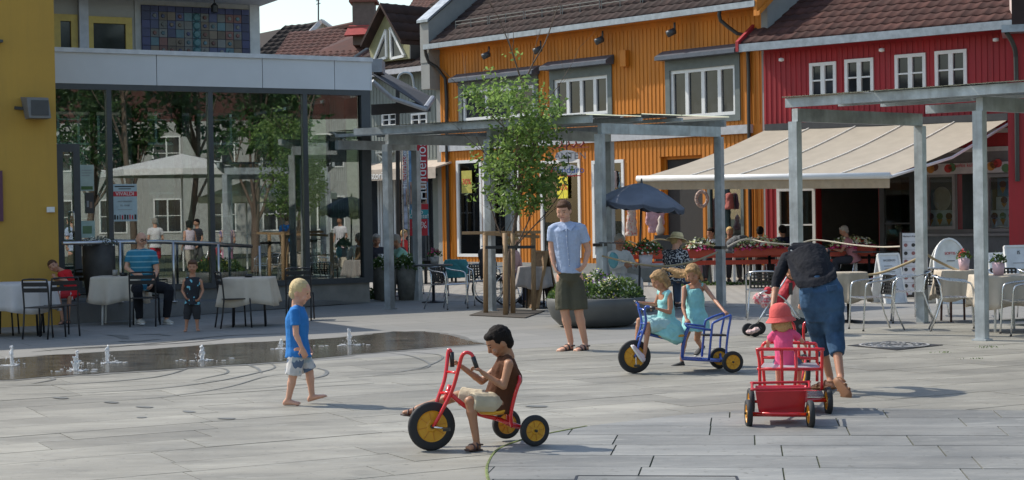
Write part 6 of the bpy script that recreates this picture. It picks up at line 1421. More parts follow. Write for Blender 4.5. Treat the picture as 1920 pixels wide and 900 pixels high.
aboard('taller white menu sandwich board at the right edge with a photo of cones', 1908, 560, 28.6, .5, .98, rad(14), wp_, white_paint, [('IS', -.5, .84, .5, .93, ink_k), ('b', -.5, .7, .6, .71, ink_g), ('b', -.1, .2, .6, .6, mat('cone_photo', (.35, .3, .18), .6, var=.6, scale=14))])
P = W(1706, 520, 30.5); zt = W(1706, 433, 30.5).z; t = thing('menu_board', 'tall white menu board with black edge and rows of round pictures', 'menu board', (P.x, P.y, 0))
MB().box((P.x, P.y, zt / 2), (.34, .06, zt - .05)).build('case', blackplastic, t); MB().box((P.x + .012, P.y - .035, zt / 2 + .02), (.30, .01, zt - .12)).build('sheet', mat('menu_sheet', (.52, .53, .56), .6), t); text("Merkur's Kaffe", .045, (P.x, P.y - .043, zt - .1), (1, 0, 0), (0, 0, 1), ink_k, t)
for j in range(7):
    MB().box((P.x + .012, P.y - .042, zt - .2 - j * .15), (.29, .004, .006)).build('rule', ink_g, t)
    for i in range(2): MB().lathe([(.001, 0), (.035, 0), (.035, .006), (.001, .006)], (P.x - .08 + i * .14, P.y - .042, zt - .26 - j * .15), 10, (0, -1, 0)).build('picture', ink_k if (i + j) % 2 else mat('coffee_print', (.25, .1, .1), .6), t)
# parasol
px_, Yp = 1196, 27.9; P = W(px_, 480, Yp); t = thing('parasol', 'dark slate blue parasol shading the table of the seated women', 'parasol', (P.x, Yp, 0)); apex = W(1203, 343, Yp)
MB().tube([(P.x, Yp, 0), apex], .02, 8).build('pole', dark_frame, t, True); MB().lathe([(.25, 0), (.25, .06), (.04, .10), (.03, .3)], (P.x, Yp, 0), 20).build('base', dark_frame, t)
nvy = mat('slate_blue_cloth', (.13, .145, .18), .8, var=.15, scale=4); til = Matrix.Rotation(rad(6), 3, 'Y')
for k in range(8):
    mb = MB(); rows = []
    for i in range(7):
        f = i / 6
        rows.append([apex + til @ V((math.cos(a) * f * .76 * (1 - .05 * f * math.sin(math.pi * q / 6)), math.sin(a) * f * .76, -.36 * f ** 1.5 - .04 * math.sin(math.pi * q / 6) * f)) for q in range(7) for a in [(k + q / 6) * math.pi / 4]])
    rows.append([v_ + V((0, 0, -.07 + .02 * math.cos(q * 1.05 * 2))) for q, v_ in enumerate(rows[-1])])
    vs = [v_ for r in rows for v_ in r]; n0 = len(vs); fs = [(i * 7 + q, i * 7 + q + 1, i * 7 + q + 8, i * 7 + q + 7) for i in range(7) for q in range(6)]; mb.add(vs + [v_ - V((0, 0, .006)) for v_ in vs], fs + [tuple(n0 + x for x in f[::-1]) for f in fs]); mb.build('canopy_panel', nvy, t, True)
    a = k * math.pi / 4; MB().tube([apex + V((0, 0, -.02)), apex + til @ V((math.cos(a) * .74, math.sin(a) * .74, -.37))], .006, 5).build('rib', alu, t)
MB().lathe([(.02, 0), (.015, .06), (.001, .08)], apex, 8).build('finial', dark_frame, t)
# clothes and wreath by the shop door
Y = 43.0
def garment(label, x0, x1, y0, y1, m_, name='garment', Y=43.0, flare=1.2, slv=True):
    c_ = MB(); a, b = W((x0 + x1) / 2, y0, Y), W((x0 + x1) / 2, y1, Y); wd_ = (x1 - x0) / FPX * Y / 2
    c_.loft([(a, V((wd_ * .25, 0, 0)), V((0, .05, 0))), (lerp(a, b, .08), V((wd_ * .8, 0, 0)), V((0, .09, 0))), (lerp(a, b, .4), V((wd_ * .7, 0, 0)), V((0, .1, 0))), (b, V((wd_ * .8 * flare, 0, 0)), V((0, .12, 0)))], 14)
    if slv:
        for q in (-1, 1): c_.caps(lerp(a, b, .1) + V((q * wd_ * .75, 0, 0)), lerp(a, b, .75) + V((q * wd_ * 1.0, 0, 0)), .07, .05)
    return tag(fuse(c_, name, m_, None, .02, 2, .05, .1), label, 'clothes')
garment('pale pink knitted sweater hanging beside the shop doorway', 1214, 1243, 371, 436, mat('pink_knit', (.50, .30, .33), .9), Y=42.7)
garment('cream floral dress hung at a slant left of the pink sweater', 1172, 1196, 368, 442, spots_mat('floral_cloth', (.48, .38, .32), (.45, .12, .12), 18, .6), Y=42.5, slv=False)
for i, (x, m_) in enumerate(((1140, (.3, .4, .42)), (1153, (.4, .3, .28)), (1163, (.2, .3, .35)))): garment(('grey', 'tan', 'teal')[i] + ' small garment hanging on a line in the shop window', x - 5, x + 5, 320, 352, mat('line_cloth', m_, .9), Y=45.2, slv=False)
for i, (x, y0, y1, m_) in enumerate(((1360, 345, 440, (.07, .12, .13)), (1385, 345, 430, (.20, .14, .22)), (1368, 362, 392, (.35, .10, .08)))): garment(('dark teal dress', 'dusky purple dress', 'small red top')[i] + ' displayed in the shop window behind the terrace guests', x - 10, x + 10, y0, y1, mat('window_cloth', m_, .9), Y=42.4 - .1 * i, slv=False)
wc = W(1316, 373, 42.3); t = tag(MB().build('wreath', mat('shell_wreath', (.42, .30, .24), .8, var=.5, scale=30, bump=.5), None), 'round cream wreath hanging by the shop doorway', 'wreath'); bpy.data.objects.remove(t)
mb = MB(); 
for i in range(26):
    a = i / 26 * 6.283; mb.ell(wc + V((math.cos(a) * .14, R.uniform(-.02, .02), math.sin(a) * .19)), .05, .04, .05, n=8, m=5)
tag(fuse(mb, 'wreath', mat('shell_wreath2', (.42, .30, .24), .8, var=.5, scale=30), None, .015, 1), 'round cream wreath hanging by the shop doorway', 'wreath')
q = W(1246, 455, 42.0); t = thing('display_stand', 'small dark display stand with a white ornament by the doorway', 'display stand', (q.x, q.y, 0)); MB().box((q.x, q.y, .55), (.5, .3, 1.1)).build('cabinet', dark_frame, t); MB().lathe([(.08, 1.1), (.12, 1.25), (.05, 1.4), (.07, 1.5), (.01, 1.6)], (q.x - .1, q.y, 0), 12).build('ornament', mat('cream_ornament', (.5, .42, .36), .6), t, True)
# wheelchair
def wheelchair():
    g = G(938, 573); Yc = g.y; t = thing('wheelchair', 'folding wheelchair with black bag on its back behind the sapling stakes', 'wheelchair', g)
    for i, (x, Y, lb) in enumerate(((952, Yc - .05, 0), (915, Yc + .48, 1))):
        c_ = W(x, 542, Y); c_.z = .31; ax = V((.25, -.97, 0)).normalized(); w_ = MB(); ring = [c_ + (V((math.cos(a), math.sin(a) * 0, 0)) * 0) + (ax.orthogonal() * 0) + (V((ax.y, -ax.x, 0)) * math.cos(a) + V((0, 0, 1)) * math.sin(a)) * .30 for a in [k * math.pi / 16 for k in range(32)]]
        w_.tube(ring, .016, 6, closed=True); wo = w_.build('wheel', rubber, t, True); MB().tube([lerp(c_, p, .86) + ax * .05 for p in ring], .008, 5, closed=True).build('hand_rim', chrome, wo, True)
        s = MB()
        for p in ring[::2]: s.tube([c_, p], .003, 4)
        s.build('spokes', chrome, wo, kind='stuff'); MB().tube([c_ - ax * .06, c_ + ax * .06], .03, 8).build('hub', blackplastic, wo)
    c_ = W(990, 560, Yc - .1)
    for dy in (0, .4): MB().lathe([(.03, -.015), (.075, -.012), (.075, .012), (.03, .015)], V((c_.x - dy * .3, c_.y + dy, .08)), 16, (.2, -1, 0)).build('castor', rubber, t, True)
    f = MB(); p = lambda x, y, dz: W(x, y, Yc + dz)
    for dz, ox in ((.02, 0), (.42, -10)):
        f.tube([p(912 + ox, 462, dz), p(922 + ox, 470, dz), p(928 + ox, 540, dz), p(975 + ox, 535, dz), p(985 + ox, 560, dz)], .012, 6, 3); f.tube([p(925 + ox, 500, dz), p(968 + ox, 503, dz), p(975 + ox, 535, dz)], .012, 6, 3)
    f.build('frame', chrome, t, True)
    MB().hexa([p(918, 528, .0), p(975, 528, .0), p(968, 528, .45), p(908, 528, .45), p(918, 518, .0), p(975, 518, .0), p(968, 518, .45), p(908, 518, .45)]).build('seat', blackplastic, t)
    c_ = MB(); c_.ell(p(915, 498, .2), .17, .22, .30); c_.ell(p(906, 478, .2), .1, .15, .12); fuse(c_, 'bag', mat('black_bag', (.02, .02, .024), .8), t, .02, 2, .06, .12)
    MB().box(p(927, 494, -.04), (.06, .01, .1)).build('tag', white_paint, t)
wheelchair()
# round tables with people at left behind planters
for k, (x, Y, lb) in enumerate(((728, 34.6, 'dark cafe table behind the planters'), (812, 32, 'small dark cafe table behind the empty aluminium chair'))):
    P = V((W(x, 500, Y).x, Y, 0)); table(lb, P, .38, .74, black_metal, True)
P = W(714, 478, 34.5); P.z = .742; tag(MB().lathe([(.001, 0), (.05, 0), (.06, .16), (.001, .16)], P, 16).build('cup', mat('cup_white', (.6, .58, .54), .5), None, True), 'white cup on the dark table behind the planters', 'cup')
for k, x in enumerate((770, 800, 826, 850, 875)):
    P = V((W(x, 500, 41 + k * .3).x, 41 + k * .3, 0)); t = thing('slatted_bench', ('first', 'second', 'third', 'fourth', 'fifth')[k] + ' from left of the grey slatted benches before the orange house', 'bench', P, 'grey benches before the house')
    for j in range(3): MB().box((P.x, P.y + j * .12 - .12, .45), (.9, .1, .03)).build('plank', mat('bench_grey', (.3, .28, .26), .7), t)
    for q in (-1, 1): MB().box((P.x + q * .38, P.y, .22), (.05, .35, .43)).build('leg', black_metal, t)
P = W(836, 548, 33); 
# ---------------- stroller ----------------
def stroller():
    Y0 = 21.9; t = thing('stroller', 'red and black child stroller with chrome tubes behind the bending man', 'stroller', G(1440, 628)); p = lambda x, y, dz=0: W(x, y, Y0 + dz)
    for x, dz, r in ((1415, -.05, .085), (1403, .12, .085), (1424, .35, .085), (1500, .05, .12), (1488, .5, .12)):
        c_ = p(x, 610, dz); c_.z = r; MB().lathe([(r * .72, -.018), (r, -.016), (r, .016), (r * .72, .018)], c_, 20, (.2, -1, 0)).build('wheel', rubber, t, True); MB().lathe([(.01, -.02), (r * .70, -.012), (r * .70, .012), (.01, .02)], c_, 12, (.2, -1, 0)).build('hub', mat('hub_grey', (.16, .15, .15), .5), t)
    f = MB()
    for dz in (0, .42):
        f.tube([p(1420, 606, dz), p(1448, 560, dz), p(1470, 528, dz), p(1482, 505, dz)], .012, 6, 3); f.tube([p(1498, 600, dz), p(1470, 560, dz), p(1440, 545, dz), p(1424, 552, dz)], .012, 6, 3); f.tube([p(1436, 590, dz), p(1480, 590, dz), p(1500, 598, dz)], .011, 6)
    f.tube([p(1424, 552, 0), p(1424, 552, .42)], .012, 6); f.build('frame', alu, t, True)
    c_ = MB(); c_.loft([(p(1448, 572, .2), V((.16, 0, .03)), V((0, .19, 0))), (p(1462, 558, .2), V((.17, 0, .08)), V((0, .2, 0))), (p(1478, 530, .2), V((.12, 0, .03)), V((0, .2, 0))), (p(1487, 508, .2), V((.09, 0, .02)), V((0, .18, 0)))], 12)
    c_.caps(p(1440, 545, .03), p(1440, 545, .38), .05, .05); c_.ell(p(1480, 513, .2), .12, .2, .13); fuse(c_, 'seat', mat('red_canvas', (.42, .015, .03), .7), t, .012, 2, .03, .08)
    MB().box(p(1478, 540, .2), (.05, .4, .16)).build('strap', blackplastic, t); c_ = MB(); c_.ell(p(1462, 590, .2), .16, .17, .06); c_.build('basket', mat('mesh_black', (.02, .02, .02), .9), t, True)
    c_ = MB(); c_.ell(p(1425, 560, .1), .10, .1, .08); c_.ell(p(1436, 566, .05), .08, .08, .09); o = fuse(c_, 'blanket', spots_mat('pink_check', (.5, .35, .34), (.5, .1, .12), 35, .55), None, .012, 1, .03, .05); tag(o, 'pink checked blanket draped on the stroller footrest', 'blanket')
    c_ = MB(); c_.ell(p(1408, 622, -.1), .07, .06, .03); c_.ell(p(1418, 618, -.12), .05, .05, .035); o = fuse(c_, 'toy', mat('pink_white_cloth', (.55, .40, .38), .9, var=.4, scale=30), None, .01, 1, .03, .03); tag(o, 'crumpled pink and white cloth lying by the stroller front wheel', 'cloth')
stroller()

# ---------------- tricycles ----------------
def wheel(par, c, r, ax, rimf=.66, wid=.022, cover=yellow_plastic, inner=None):
    ax = V(ax).normalized(); n = 40
    ty = MB().lathe([(r * rimf, -wid * .8), (r * .9, -wid), (r * .975, -wid * .75), (r, 0), (r * .975, wid * .75), (r * .9, wid), (r * rimf, wid * .8)], c, n, ax, cap=False).build('wheel', rubber, par, True)
    MB().lathe([(.001, -wid * .7), (r * .2, -wid * .75), (r * .25, -wid * .45), (r * (rimf - .06), -wid * .45), (r * rimf, -wid * .8), (r * rimf + .001, wid * .8), (r * (rimf - .06), wid * .45), (r * .25, wid * .45), (r * .2, wid * .75), (.001, wid * .7)], c, n, ax, cap=False).build('rim', cover, ty)
    u = ax.orthogonal().normalized(); l = ax.cross(u); s = MB()
    for k in range(8):
        a = k * math.pi / 4 + .2; d = u * math.cos(a) + l * math.sin(a)
        for q in (-1, 1): s.bar(c + d * r * .2 + ax * q * wid * .48, c + d * r * (rimf - .05) + ax * q * wid * .48, .004, .007, ax)
    s.build('rib', yellow_shade, ty, kind='stuff'); MB().lathe([(.001, -wid * 1.6), (r * .09, -wid * 1.5), (r * .09, wid * 1.5), (.001, wid * 1.6)], c, 12, ax).build('hub', blackplastic, ty)
    return ty
def grip(par, a, b): MB().tube([a, b], .0165, 8).build('grip', blackplastic, par, True)
# red tricycle ridden by the boy
g = G(810, 845); Y = g.y; t = thing('tricycle', 'red tricycle with yellow wheels ridden by the dark haired boy', 'tricycle', g)
ax = V((.33, -.94, 0)); fc = V((g.x, g.y, .174)); wheel(t, fc, .174, ax, .64, .024)
rn, rf = G(1003, 840), G(950, 826); rn.z = rf.z = .124; axr = (rn - rf).normalized(); wheel(t, rn, .112, axr, .66, .022); wheel(t, rf, .112, axr, .66, .022)
p = lambda x, y, dz=0: W(x, y, Y + dz)
MB().tube([fc + ax * .045 + V((0, 0, .0)), p(846, 736, -.04), p(860, 690, -.06), p(866, 668, -.08), p(874, 661, -.09), p(884, 664, -.09), p(889, 674, -.09)], .0135, 8, 4).build('fork', red_enamel, t, True)
MB().tube([fc - ax * .045, p(822, 745, .06), p(833, 714, .09), p(838, 683, .12), p(840, 662, .15), p(843, 656, .15), p(847, 664, .15)], .0135, 8, 4).build('fork', red_enamel, t, True)
grip(t, p(887, 669, -.09), p(894, 690, -.10)); grip(t, p(847, 660, .15), p(848, 688, .15))
MB().tube([p(839, 697, .10), p(857, 699, -.05)], .010, 8).build('crossbar', red_enamel, t, True); MB().tube([p(827, 737, .06), p(846, 736, -.04)], .012, 8).build('crossbar', red_enamel, t, True)
MB().tube([p(836, 752, .01), p(845, 722, .02)], .022, 10).build('head_tube', red_enamel, t, True)
MB().tube([p(842, 736, .02), p(870, 760, .04), p(900, 777, .08), p(935, 786, .12), p(960, 797, .16), lerp(rn, rf, .5)], .017, 8, 3).build('main_tube', red_enamel, t, True)
MB().tube([rn, rf], .012, 8).build('axle', red_enamel, t, True); MB().tube([p(930, 785, .1), lerp(rn, rf, .15)], .013, 8).build('stay', red_enamel, t, True); MB().tube([p(930, 785, .13), lerp(rn, rf, .85)], .013, 8).build('stay', red_enamel, t, True)
MB().tube([p(960, 800, .05), p(958, 776, .02), p(966, 740, .0), p(974, 715, -.0), p(973, 706, .06), p(970, 708, .2), p(962, 740, .22), p(953, 776, .22), p(952, 795, .24)], .0135, 8, 4).build('backrest', red_enamel, t, True)
c_ = MB(); c_.loft([(p(893, 768, .07), V((.005, .02, 0)), V((0, 0, .01))), (p(905, 771, .07), V((.02, .10, 0)), V((0, 0, .02))), (p(930, 772, .1), V((.03, .13, 0)), V((0, 0, .022))), (p(950, 768, .12), V((.02, .12, 0)), V((0, 0, .03))), (p(956, 762, .12), V((.01, .08, 0)), V((0, 0, .02)))], 12); fuse(c_, 'saddle', yellow_plastic, t, .007, 2)
cr1 = fc + ax * .06; MB().tube([cr1, cr1 + V((.085, -.0, -.012))], .008, 6).build('crank', chrome, t, True); MB().tube([fc - ax * .06, fc - ax * .06 + V((-.085, 0, .02))], .008, 6).build('crank', chrome, t, True)
MB().box(cr1 + V((.09, -.04, -.012)), (.05, .07, .02)).build('pedal', blackplastic, t); MB().box(fc - ax * .06 + V((-.09, .04, .02)), (.05, .07, .02)).build('pedal', blackplastic, t)
# blue tricycle
g = G(1190, 700); Y = g.y; t = thing('tricycle', 'blue tandem tricycle with rear stand pushed by two girls in turquoise', 'tricycle', g); p = lambda x, y, dz=0: W(x, y, Y + dz)
ax = V((.15, -.99, 0)); fc = V((g.x, g.y, .174)); wheel(t, fc, .174, ax, .64, .022)
rn, rf = G(1374, 699), G(1349, 691); rn.z = rf.z = .112; axr = (rn - rf).normalized(); wheel(t, rn, .112, axr); wheel(t, rf, .112, axr)
MB().tube([fc + ax * .04, p(1200, 640, -.04), p(1211, 605, -.06), p(1209, 583, -.09), p(1212, 575, -.1), p(1221, 577, -.11)], .0135, 8, 4).build('fork', blue_enamel, t, True)
MB().tube([fc - ax * .04, p(1194, 638, .04), p(1203, 606, .07), p(1198, 580, .1), p(1197, 571, .12), p(1193, 567, .14)], .0135, 8, 4).build('fork', blue_enamel, t, True)
grip(t, p(1219, 576.5, -.11), p(1228, 579, -.13)); grip(t, p(1196, 569, .13), p(1189, 564, .17)); MB().tube([p(1201, 606, .07), p(1211, 607, -.06)], .010, 8).build('crossbar', blue_enamel, t, True); MB().tube([p(1196, 632, .04), p(1203, 630, -.04)], .010, 8).build('crossbar', blue_enamel, t, True); MB().tube([p(1199, 578, .1), p(1210, 582, -.09)], .010, 8).build('crossbar', blue_enamel, t, True)
MB().tube([p(1200, 622, .01), p(1222, 628, .02), p(1250, 634, .05), p(1280, 634, .08)], .017, 8, 3).build('main_tube', blue_enamel, t, True)
MB().tube([p(1292, 612, .05), p(1284, 632, .05), p(1279, 668, .08), p(1290, 673, .1), p(1355, 676, .18)], .019, 8, 2).build('frame_tube', blue_enamel, t, True)
MB().tube([p(1288, 612, -.02), p(1334, 619, -.02)], .012, 8).build('handrail', blue_enamel, t, True); MB().tube([p(1284, 607, .3), p(1322, 612, .34)], .012, 8).build('handrail', blue_enamel, t, True); MB().tube([p(1288, 612, -.02), p(1284, 607, .3)], .012, 8).build('handrail', blue_enamel, t, True)
MB().tube([p(1329, 675, .0), p(1334, 625, -.02), p(1336, 608, -.02), p(1342, 603, -.02), p(1367, 592, -.02), p(1370, 595, -.02), p(1365, 625, 0), p(1362, 662, 0), lerp(rn, rf, .1)], .0125, 8, 3).build('stand_loop', blue_enamel, t, True)
MB().tube([p(1316, 669, .36), p(1320, 625, .36), p(1322, 605, .36), p(1328, 598, .36), p(1352, 589, .38), p(1358, 592, .38), p(1352, 625, .4), p(1350, 655, .4), lerp(rn, rf, .9)], .0125, 8, 3).build('stand_loop', blue_enamel, t, True)
MB().tube([rn, rf], .012, 8).build('axle', blue_enamel, t, True)
MB().hexa([p(1318, 630.5, 0), p(1362, 630.5, 0), p(1356, 629, .36), p(1314, 629, .36), p(1318, 627, 0), p(1362, 627, 0), p(1356, 625.5, .36), p(1314, 625.5, .36)]).build('rear_seat', blackplastic, t)
MB().hexa([p(1279, 674, -.0), p(1350, 679, 0), p(1350, 675, .36), p(1280, 671, .36), p(1279, 671, -.0), p(1350, 676, 0), p(1350, 672, .36), p(1280, 668, .36)]).build('footplate', blue_enamel, t)
c_ = MB(); c_.ell(p(1258, 629, .06), .15, .12, .03); c_.build('saddle', yellow_plastic, t, True)
MB().tube([fc + ax * .04, fc + ax * .07, fc + ax * .07 + V((-.0, 0, -.08))], .008, 6).build('crank', chrome, t); MB().box(fc + ax * .11 + V((0, 0, -.085)), (.06, .07, .02)).build('pedal', blackplastic, t)
# red taxi tricycle
def taxi():
    Y = 13.4; t = thing('passenger_tricycle', 'red passenger tricycle with a railed bench carrying the girl in pink', 'tricycle', G(1480, 777)); p = lambda x, y, dz=0: W(x, y, Y + dz)
    rl, rr_ = G(1408, 779), G(1553.5, 777); rl.z = rr_.z = .112; wheel(t, rl, .112, (1, -.02, 0)); wheel(t, rr_, .112, (1, -.02, 0)); MB().tube([rl, rr_], .012, 8).build('axle', red_enamel, t, True)
    tb = lambda pts, r=.0135, s=3, n='frame_tube': MB().tube(pts, r, 8, s).build(n, red_enamel, t, True)
    tb([p(1425, 724), p(1424, 680), p(1421, 662), p(1421, 657), p(1427, 655), p(1536, 655), p(1541, 658), p(1541, 690), p(1541, 730)], n='rear_rail')
    tb([p(1422, 692), p(1541, 692)], n='seat_rail', s=0); tb([p(1465, 655), p(1466, 692), p(1467, 728)], n='upright', s=0); tb([p(1492, 655), p(1493, 692), p(1490, 728)], n='upright', s=0)
    tb([p(1434, 724, .45), p(1431, 690, .45), p(1429, 655, .45), p(1434, 643, .45), p(1450, 642, .45), p(1520, 644, .45), p(1530, 648, .45), p(1532, 680, .45), p(1532, 715, .45)], n='front_rail')
    tb([p(1429, 670, .45), p(1532, 672, .45)], s=0, n='front_rail'); tb([p(1422, 692), p(1431, 682, .45)], s=0); tb([p(1541, 692), p(1532, 684, .45)], s=0); tb([p(1421, 658), p(1430, 650, .45)], s=0); tb([p(1541, 658), p(1531, 652, .45)], s=0)
    MB().hexa([p(1425, 691.5, .02), p(1538, 691.5, .02), p(1530, 682, .43), p(1432, 682, .43), p(1425, 689.5, .02), p(1538, 689.5, .02), p(1530, 680, .43), p(1432, 680, .43)]).build('bench', mat('pale_plate', (.45, .47, .50), .35, .3), t)
    MB().hexa([p(1425, 752, .0), p(1548, 750, .0), p(1540, 734, .5), p(1430, 736, .5), p(1425, 749, .0), p(1548, 747, .0), p(1540, 731, .5), p(1430, 733, .5)]).build('footboard', red_enamel, t)
    MB().hexa([p(1514, 746, .02), p(1546, 746, .02), p(1540, 735, .42), p(1514, 735, .42), p(1514, 744, .02), p(1546, 744, .02), p(1540, 733, .42), p(1514, 733, .42)]).build('tread_plate', alu, t)
    fw = G(1508, 728); fw.z = .16; wheel(t, fw, .16, (1, .1, 0)); tb([p(1490, 735, .3), p(1500, 722, .6), fw + V((.0, -.1, .12)), fw + V((0, 0, .2))]); 
    tb([fw + V((.045, 0, 0)), fw + V((.05, -.02, .25)), W(1508, 640, fw.y), W(1507, 612, fw.y), W(1512, 604, fw.y), W(1530, 600, fw.y - .08)], n='fork'); tb([fw + V((-.045, 0, 0)), fw + V((-.05, -.02, .25)), W(1492, 640, fw.y), W(1490, 616, fw.y), W(1484, 604, fw.y), W(1466, 600, fw.y - .08)], n='fork')
    c_ = fw + V((.06, 0, 0)); MB().tube([c_, c_ + V((.05, -.0, 0)), c_ + V((.06, -.02, .07))], .007, 6).build('crank', chrome, t); MB().box(c_ + V((.11, -.02, .075)), (.09, .05, .022)).build('pedal', blackplastic, t)
    # wagon
    Y2 = 12.7; w_ = thing('wagon', 'red trailer wagon with a plastic tub hitched behind the passenger tricycle', 'wagon', G(1462, 803)); q_ = lambda x, y, dz=0: W(x, y, Y2 + dz)
    a, b = G(1404, 801), G(1520, 803); a.z = b.z = .107; wheel(w_, a, .107, (1, -.02, 0), .66, .022); wheel(w_, b, .107, (1, -.02, 0), .66, .022); MB().tube([a, b], .012, 8).build('axle', red_enamel, w_, True)
    def ring(x0, x1, y, d0, d1, k=4):
        P = [q_(x0, y, d0), q_(x1, y, d0), q_(x1, y, d1), q_(x0, y, d1)]; z0 = P[0].z; z1 = P[1].z; 
        for i, v_ in enumerate(P): v_.z = z0
        return P
    o_ = [ring(1423, 1508, 776, -.03, .30), ring(1416, 1513, 733, -.06, .36)]; i_ = [ring(1420, 1510, 735, -.04, .34), ring(1427, 1505, 771, -.0, .28)]; rim_ = ring(1411, 1517, 730, -.08, .39)
    m_ = MB(); L_ = [o_[0], o_[1]]; vs = o_[0] + o_[1] + i_[0] + i_[1]; fs = [(3, 2, 1, 0)] + [(k, (k + 1) % 4, 4 + (k + 1) % 4, 4 + k) for k in range(4)] + [(4 + k, 4 + (k + 1) % 4, 8 + (k + 1) % 4, 8 + k) for k in range(4)] + [(8 + k, 8 + (k + 1) % 4, 12 + (k + 1) % 4, 12 + k) for k in range(4)] + [(12, 13, 14, 15)]
    m_.add(vs, fs); mo = m_.build('tub', mat('red_tub_plastic', (.45, .012, .02), .35, var=.1, coat=.2), w_); bv = mo.modifiers.new('bevel', 'BEVEL'); bv.width = .012; bv.segments = 3
    MB().tube([lerp(rim_[k], rim_[(k + 1) % 4], f) for k in range(4) for f in (.06, .94)], .011, 8, 2, closed=True).build('rim', bpy.data.materials['red_tub_plastic'], w_, True)
    MB().tube([q_(1408, 778, -.02), q_(1516, 779, -.02)], .012, 8).build('frame', red_enamel, w_, True)
    MB().tube([q_(1462, 770, .3), W(1475, 757, 13.35)], .012, 8).build('drawbar', red_enamel, w_, True)
taxi()
# ---------------- people in the foreground ----------------
hair_k = mat('black_hair', (.012, .009, .008), .7, bump=.5, bscale=120, stretch=(1, 1, .3)); hair_b = mat('brown_hair', (.09, .045, .025), .5, bump=.6, bscale=120); hair_bl = mat('blond_hair', (.42, .29, .13), .55, bump=.7, bscale=120, var=.3); hair_g = mat('grey_hair', (.33, .30, .26), .6, bump=.6, bscale=100); hair_d = mat('dark_blond_hair', (.34, .21, .10), .55, bump=.7, bscale=110, var=.4, scale=20)
hair_w = mat('pale_blond_hair', (.58, .45, .24), .55, bump=.6, bscale=120)
def matte(m, v=.12): m.node_tree.nodes['Principled BSDF'].inputs['Specular IOR Level'].default_value = v; return m
def cl(name, c, **k): return matte(mat(name, c, .9, bump=.35, bscale=k.pop('bscale', 25), var=k.pop('var', .1), **k), .2)
for hm_ in (hair_k, hair_b, hair_bl, hair_g, hair_d, hair_w): matte(hm_)
def print_on(par, label_pts, m_, name='print'):
    "flat print lying on cloth: polygon of pixel points and depth, pushed out as a thin slab"
    P = [W(*q) for q in label_pts]; MB().prism(P, (0, -.004, 0)).build(name, m_, par)
# boy on tricycle
Z = 11.75
J = pose(Z, dict(head=(936, 641, .06), neck=(949, 665, .08), sL=(954, 683, -.08), sR=(946, 680, .20), eL=(944, 724, -.12), wL=(905, 699, -.10), hL=(893, 688, -.09), eR=(903, 715, .20), wR=(865, 687, .17), hR=(850, 675, .15), chest=(950, 708, .06), waist=(938, 738, .07), pL=(934, 757, 0), pR=(932, 756, .14), kL=(881, 753, -.12), aL=(893, 824, -.14), tL=(876, 843, -.20), lL=(899, 843, -.12), kR=(860, 742, .22), aR=(783, 766, .20), tR=(754, 776, .20), lR=(786, 780, .20)))
pr, hd = person('dark haired boy in brown sleeveless top riding the red tricycle', J, .74, .95, (-.93, -.28, -.2), skin_d, hair_k, 'short', cl('brown_cloth', (.085, .034, .017)), 'none', cl('cream_canvas', (.50, .43, .31)), 'mid', mat('brown_sandal', (.06, .03, .025), .6), 'sandal', vox=.0065, curl=(.9, .9), palmL=(-.6, 0, -.6), palmR=(-.7, -.3, -.2), flare=1.12, fat=1.22)
print_on(pr, [(919, 700, -.035), (930, 700, -.06), (932, 706, -.06), (921, 706, -.03)], mat('yellow_print2', (.5, .42, .12), .7))
# walking blond boy
Z = 14.7
J = pose(Z, dict(head=(563, 547, 0), neck=(558, 572, .02), sL=(561, 584, .14), sR=(553, 584, -.11), eR=(555, 627, -.14), wR=(566, 652, -.15), hR=(573, 670, -.14), eL=(566, 625, .17), wL=(577, 650, .16), hL=(583, 664, .14), chest=(557, 606, .02), waist=(557, 635, .02), pL=(561, 658, .07), pR=(557, 658, -.05), kR=(549, 706, -.06), aR=(541, 747, -.05), tR=(563, 759, -.08), lR=(532, 760, -.03), kL=(580, 697, .08), aL=(585, 741, .08), tL=(612, 744, .05), lL=(579, 754, .09)))
bl = cl('royal_blue_cloth', (.03, .17, .46)); 
pr, hd = person('barefoot blond boy in blue T-shirt and plaid shorts walking right', J, .74, .94, (.95, -.25, -.12), skin_l, hair_w, 'thin', bl, 'short', spots_mat('plaid_cloth', (.52, .50, .48), (.09, .13, .20), 9, .55, c3=(.35, .40, .42)), 'mid', None, 'bare', vox=.007, curl=(.5, .5), flare=1.2, fat=1.12)
print_on(pr, [(565, 601, -.03), (573, 602, .05), (575, 620, .05), (571, 629, .0), (565, 622, -.05)], mat('orange_print3', (.60, .20, .03), .7, var=.4, scale=40)); print_on(pr, [(566, 596, -.035), (573, 592, .05), (574, 601, .05), (566, 600, -.03)], mat('teal_print', (.15, .4, .5), .7))
# standing man
Z = 20.1
J = pose(Z, dict(head=(1057, 395, -.02), neck=(1060, 417, .02), sL=(1090, 428, -.02), sR=(1036, 430, .0), eL=(1103, 469, .02), wL=(1096, 497, -.06), hL=(1085, 508, -.10), eR=(1034, 466, .02), wR=(1038, 495, -.04), hR=(1044, 510, -.06), chest=(1063, 455), waist=(1065, 492), pL=(1081, 520), pR=(1056, 520), kL=(1085, 584, -.03), aL=(1097, 641, .06), tL=(1078, 660, -.10), lL=(1102, 657, .08), kR=(1059, 584, -.03), aR=(1070, 640, .06), tR=(1047, 660, -.10), lR=(1073, 656, .08)))
pr, hd = person('standing man in pale blue shirt and olive shorts looking down', J, 1.08, 1.03, (-.30, -.85, -.35), skin_l, hair_b, 'short', cl('pale_blue_shirt', (.36, .43, .58), var=.06, scale=30), 'short', cl('olive_canvas', (.085, .08, .055)), 'mid', mat('dark_sandal', (.035, .02, .018), .6), 'sandal', vox=.009, curl=(.5, .4), flare=1.28, fat=1.0, cut=7)
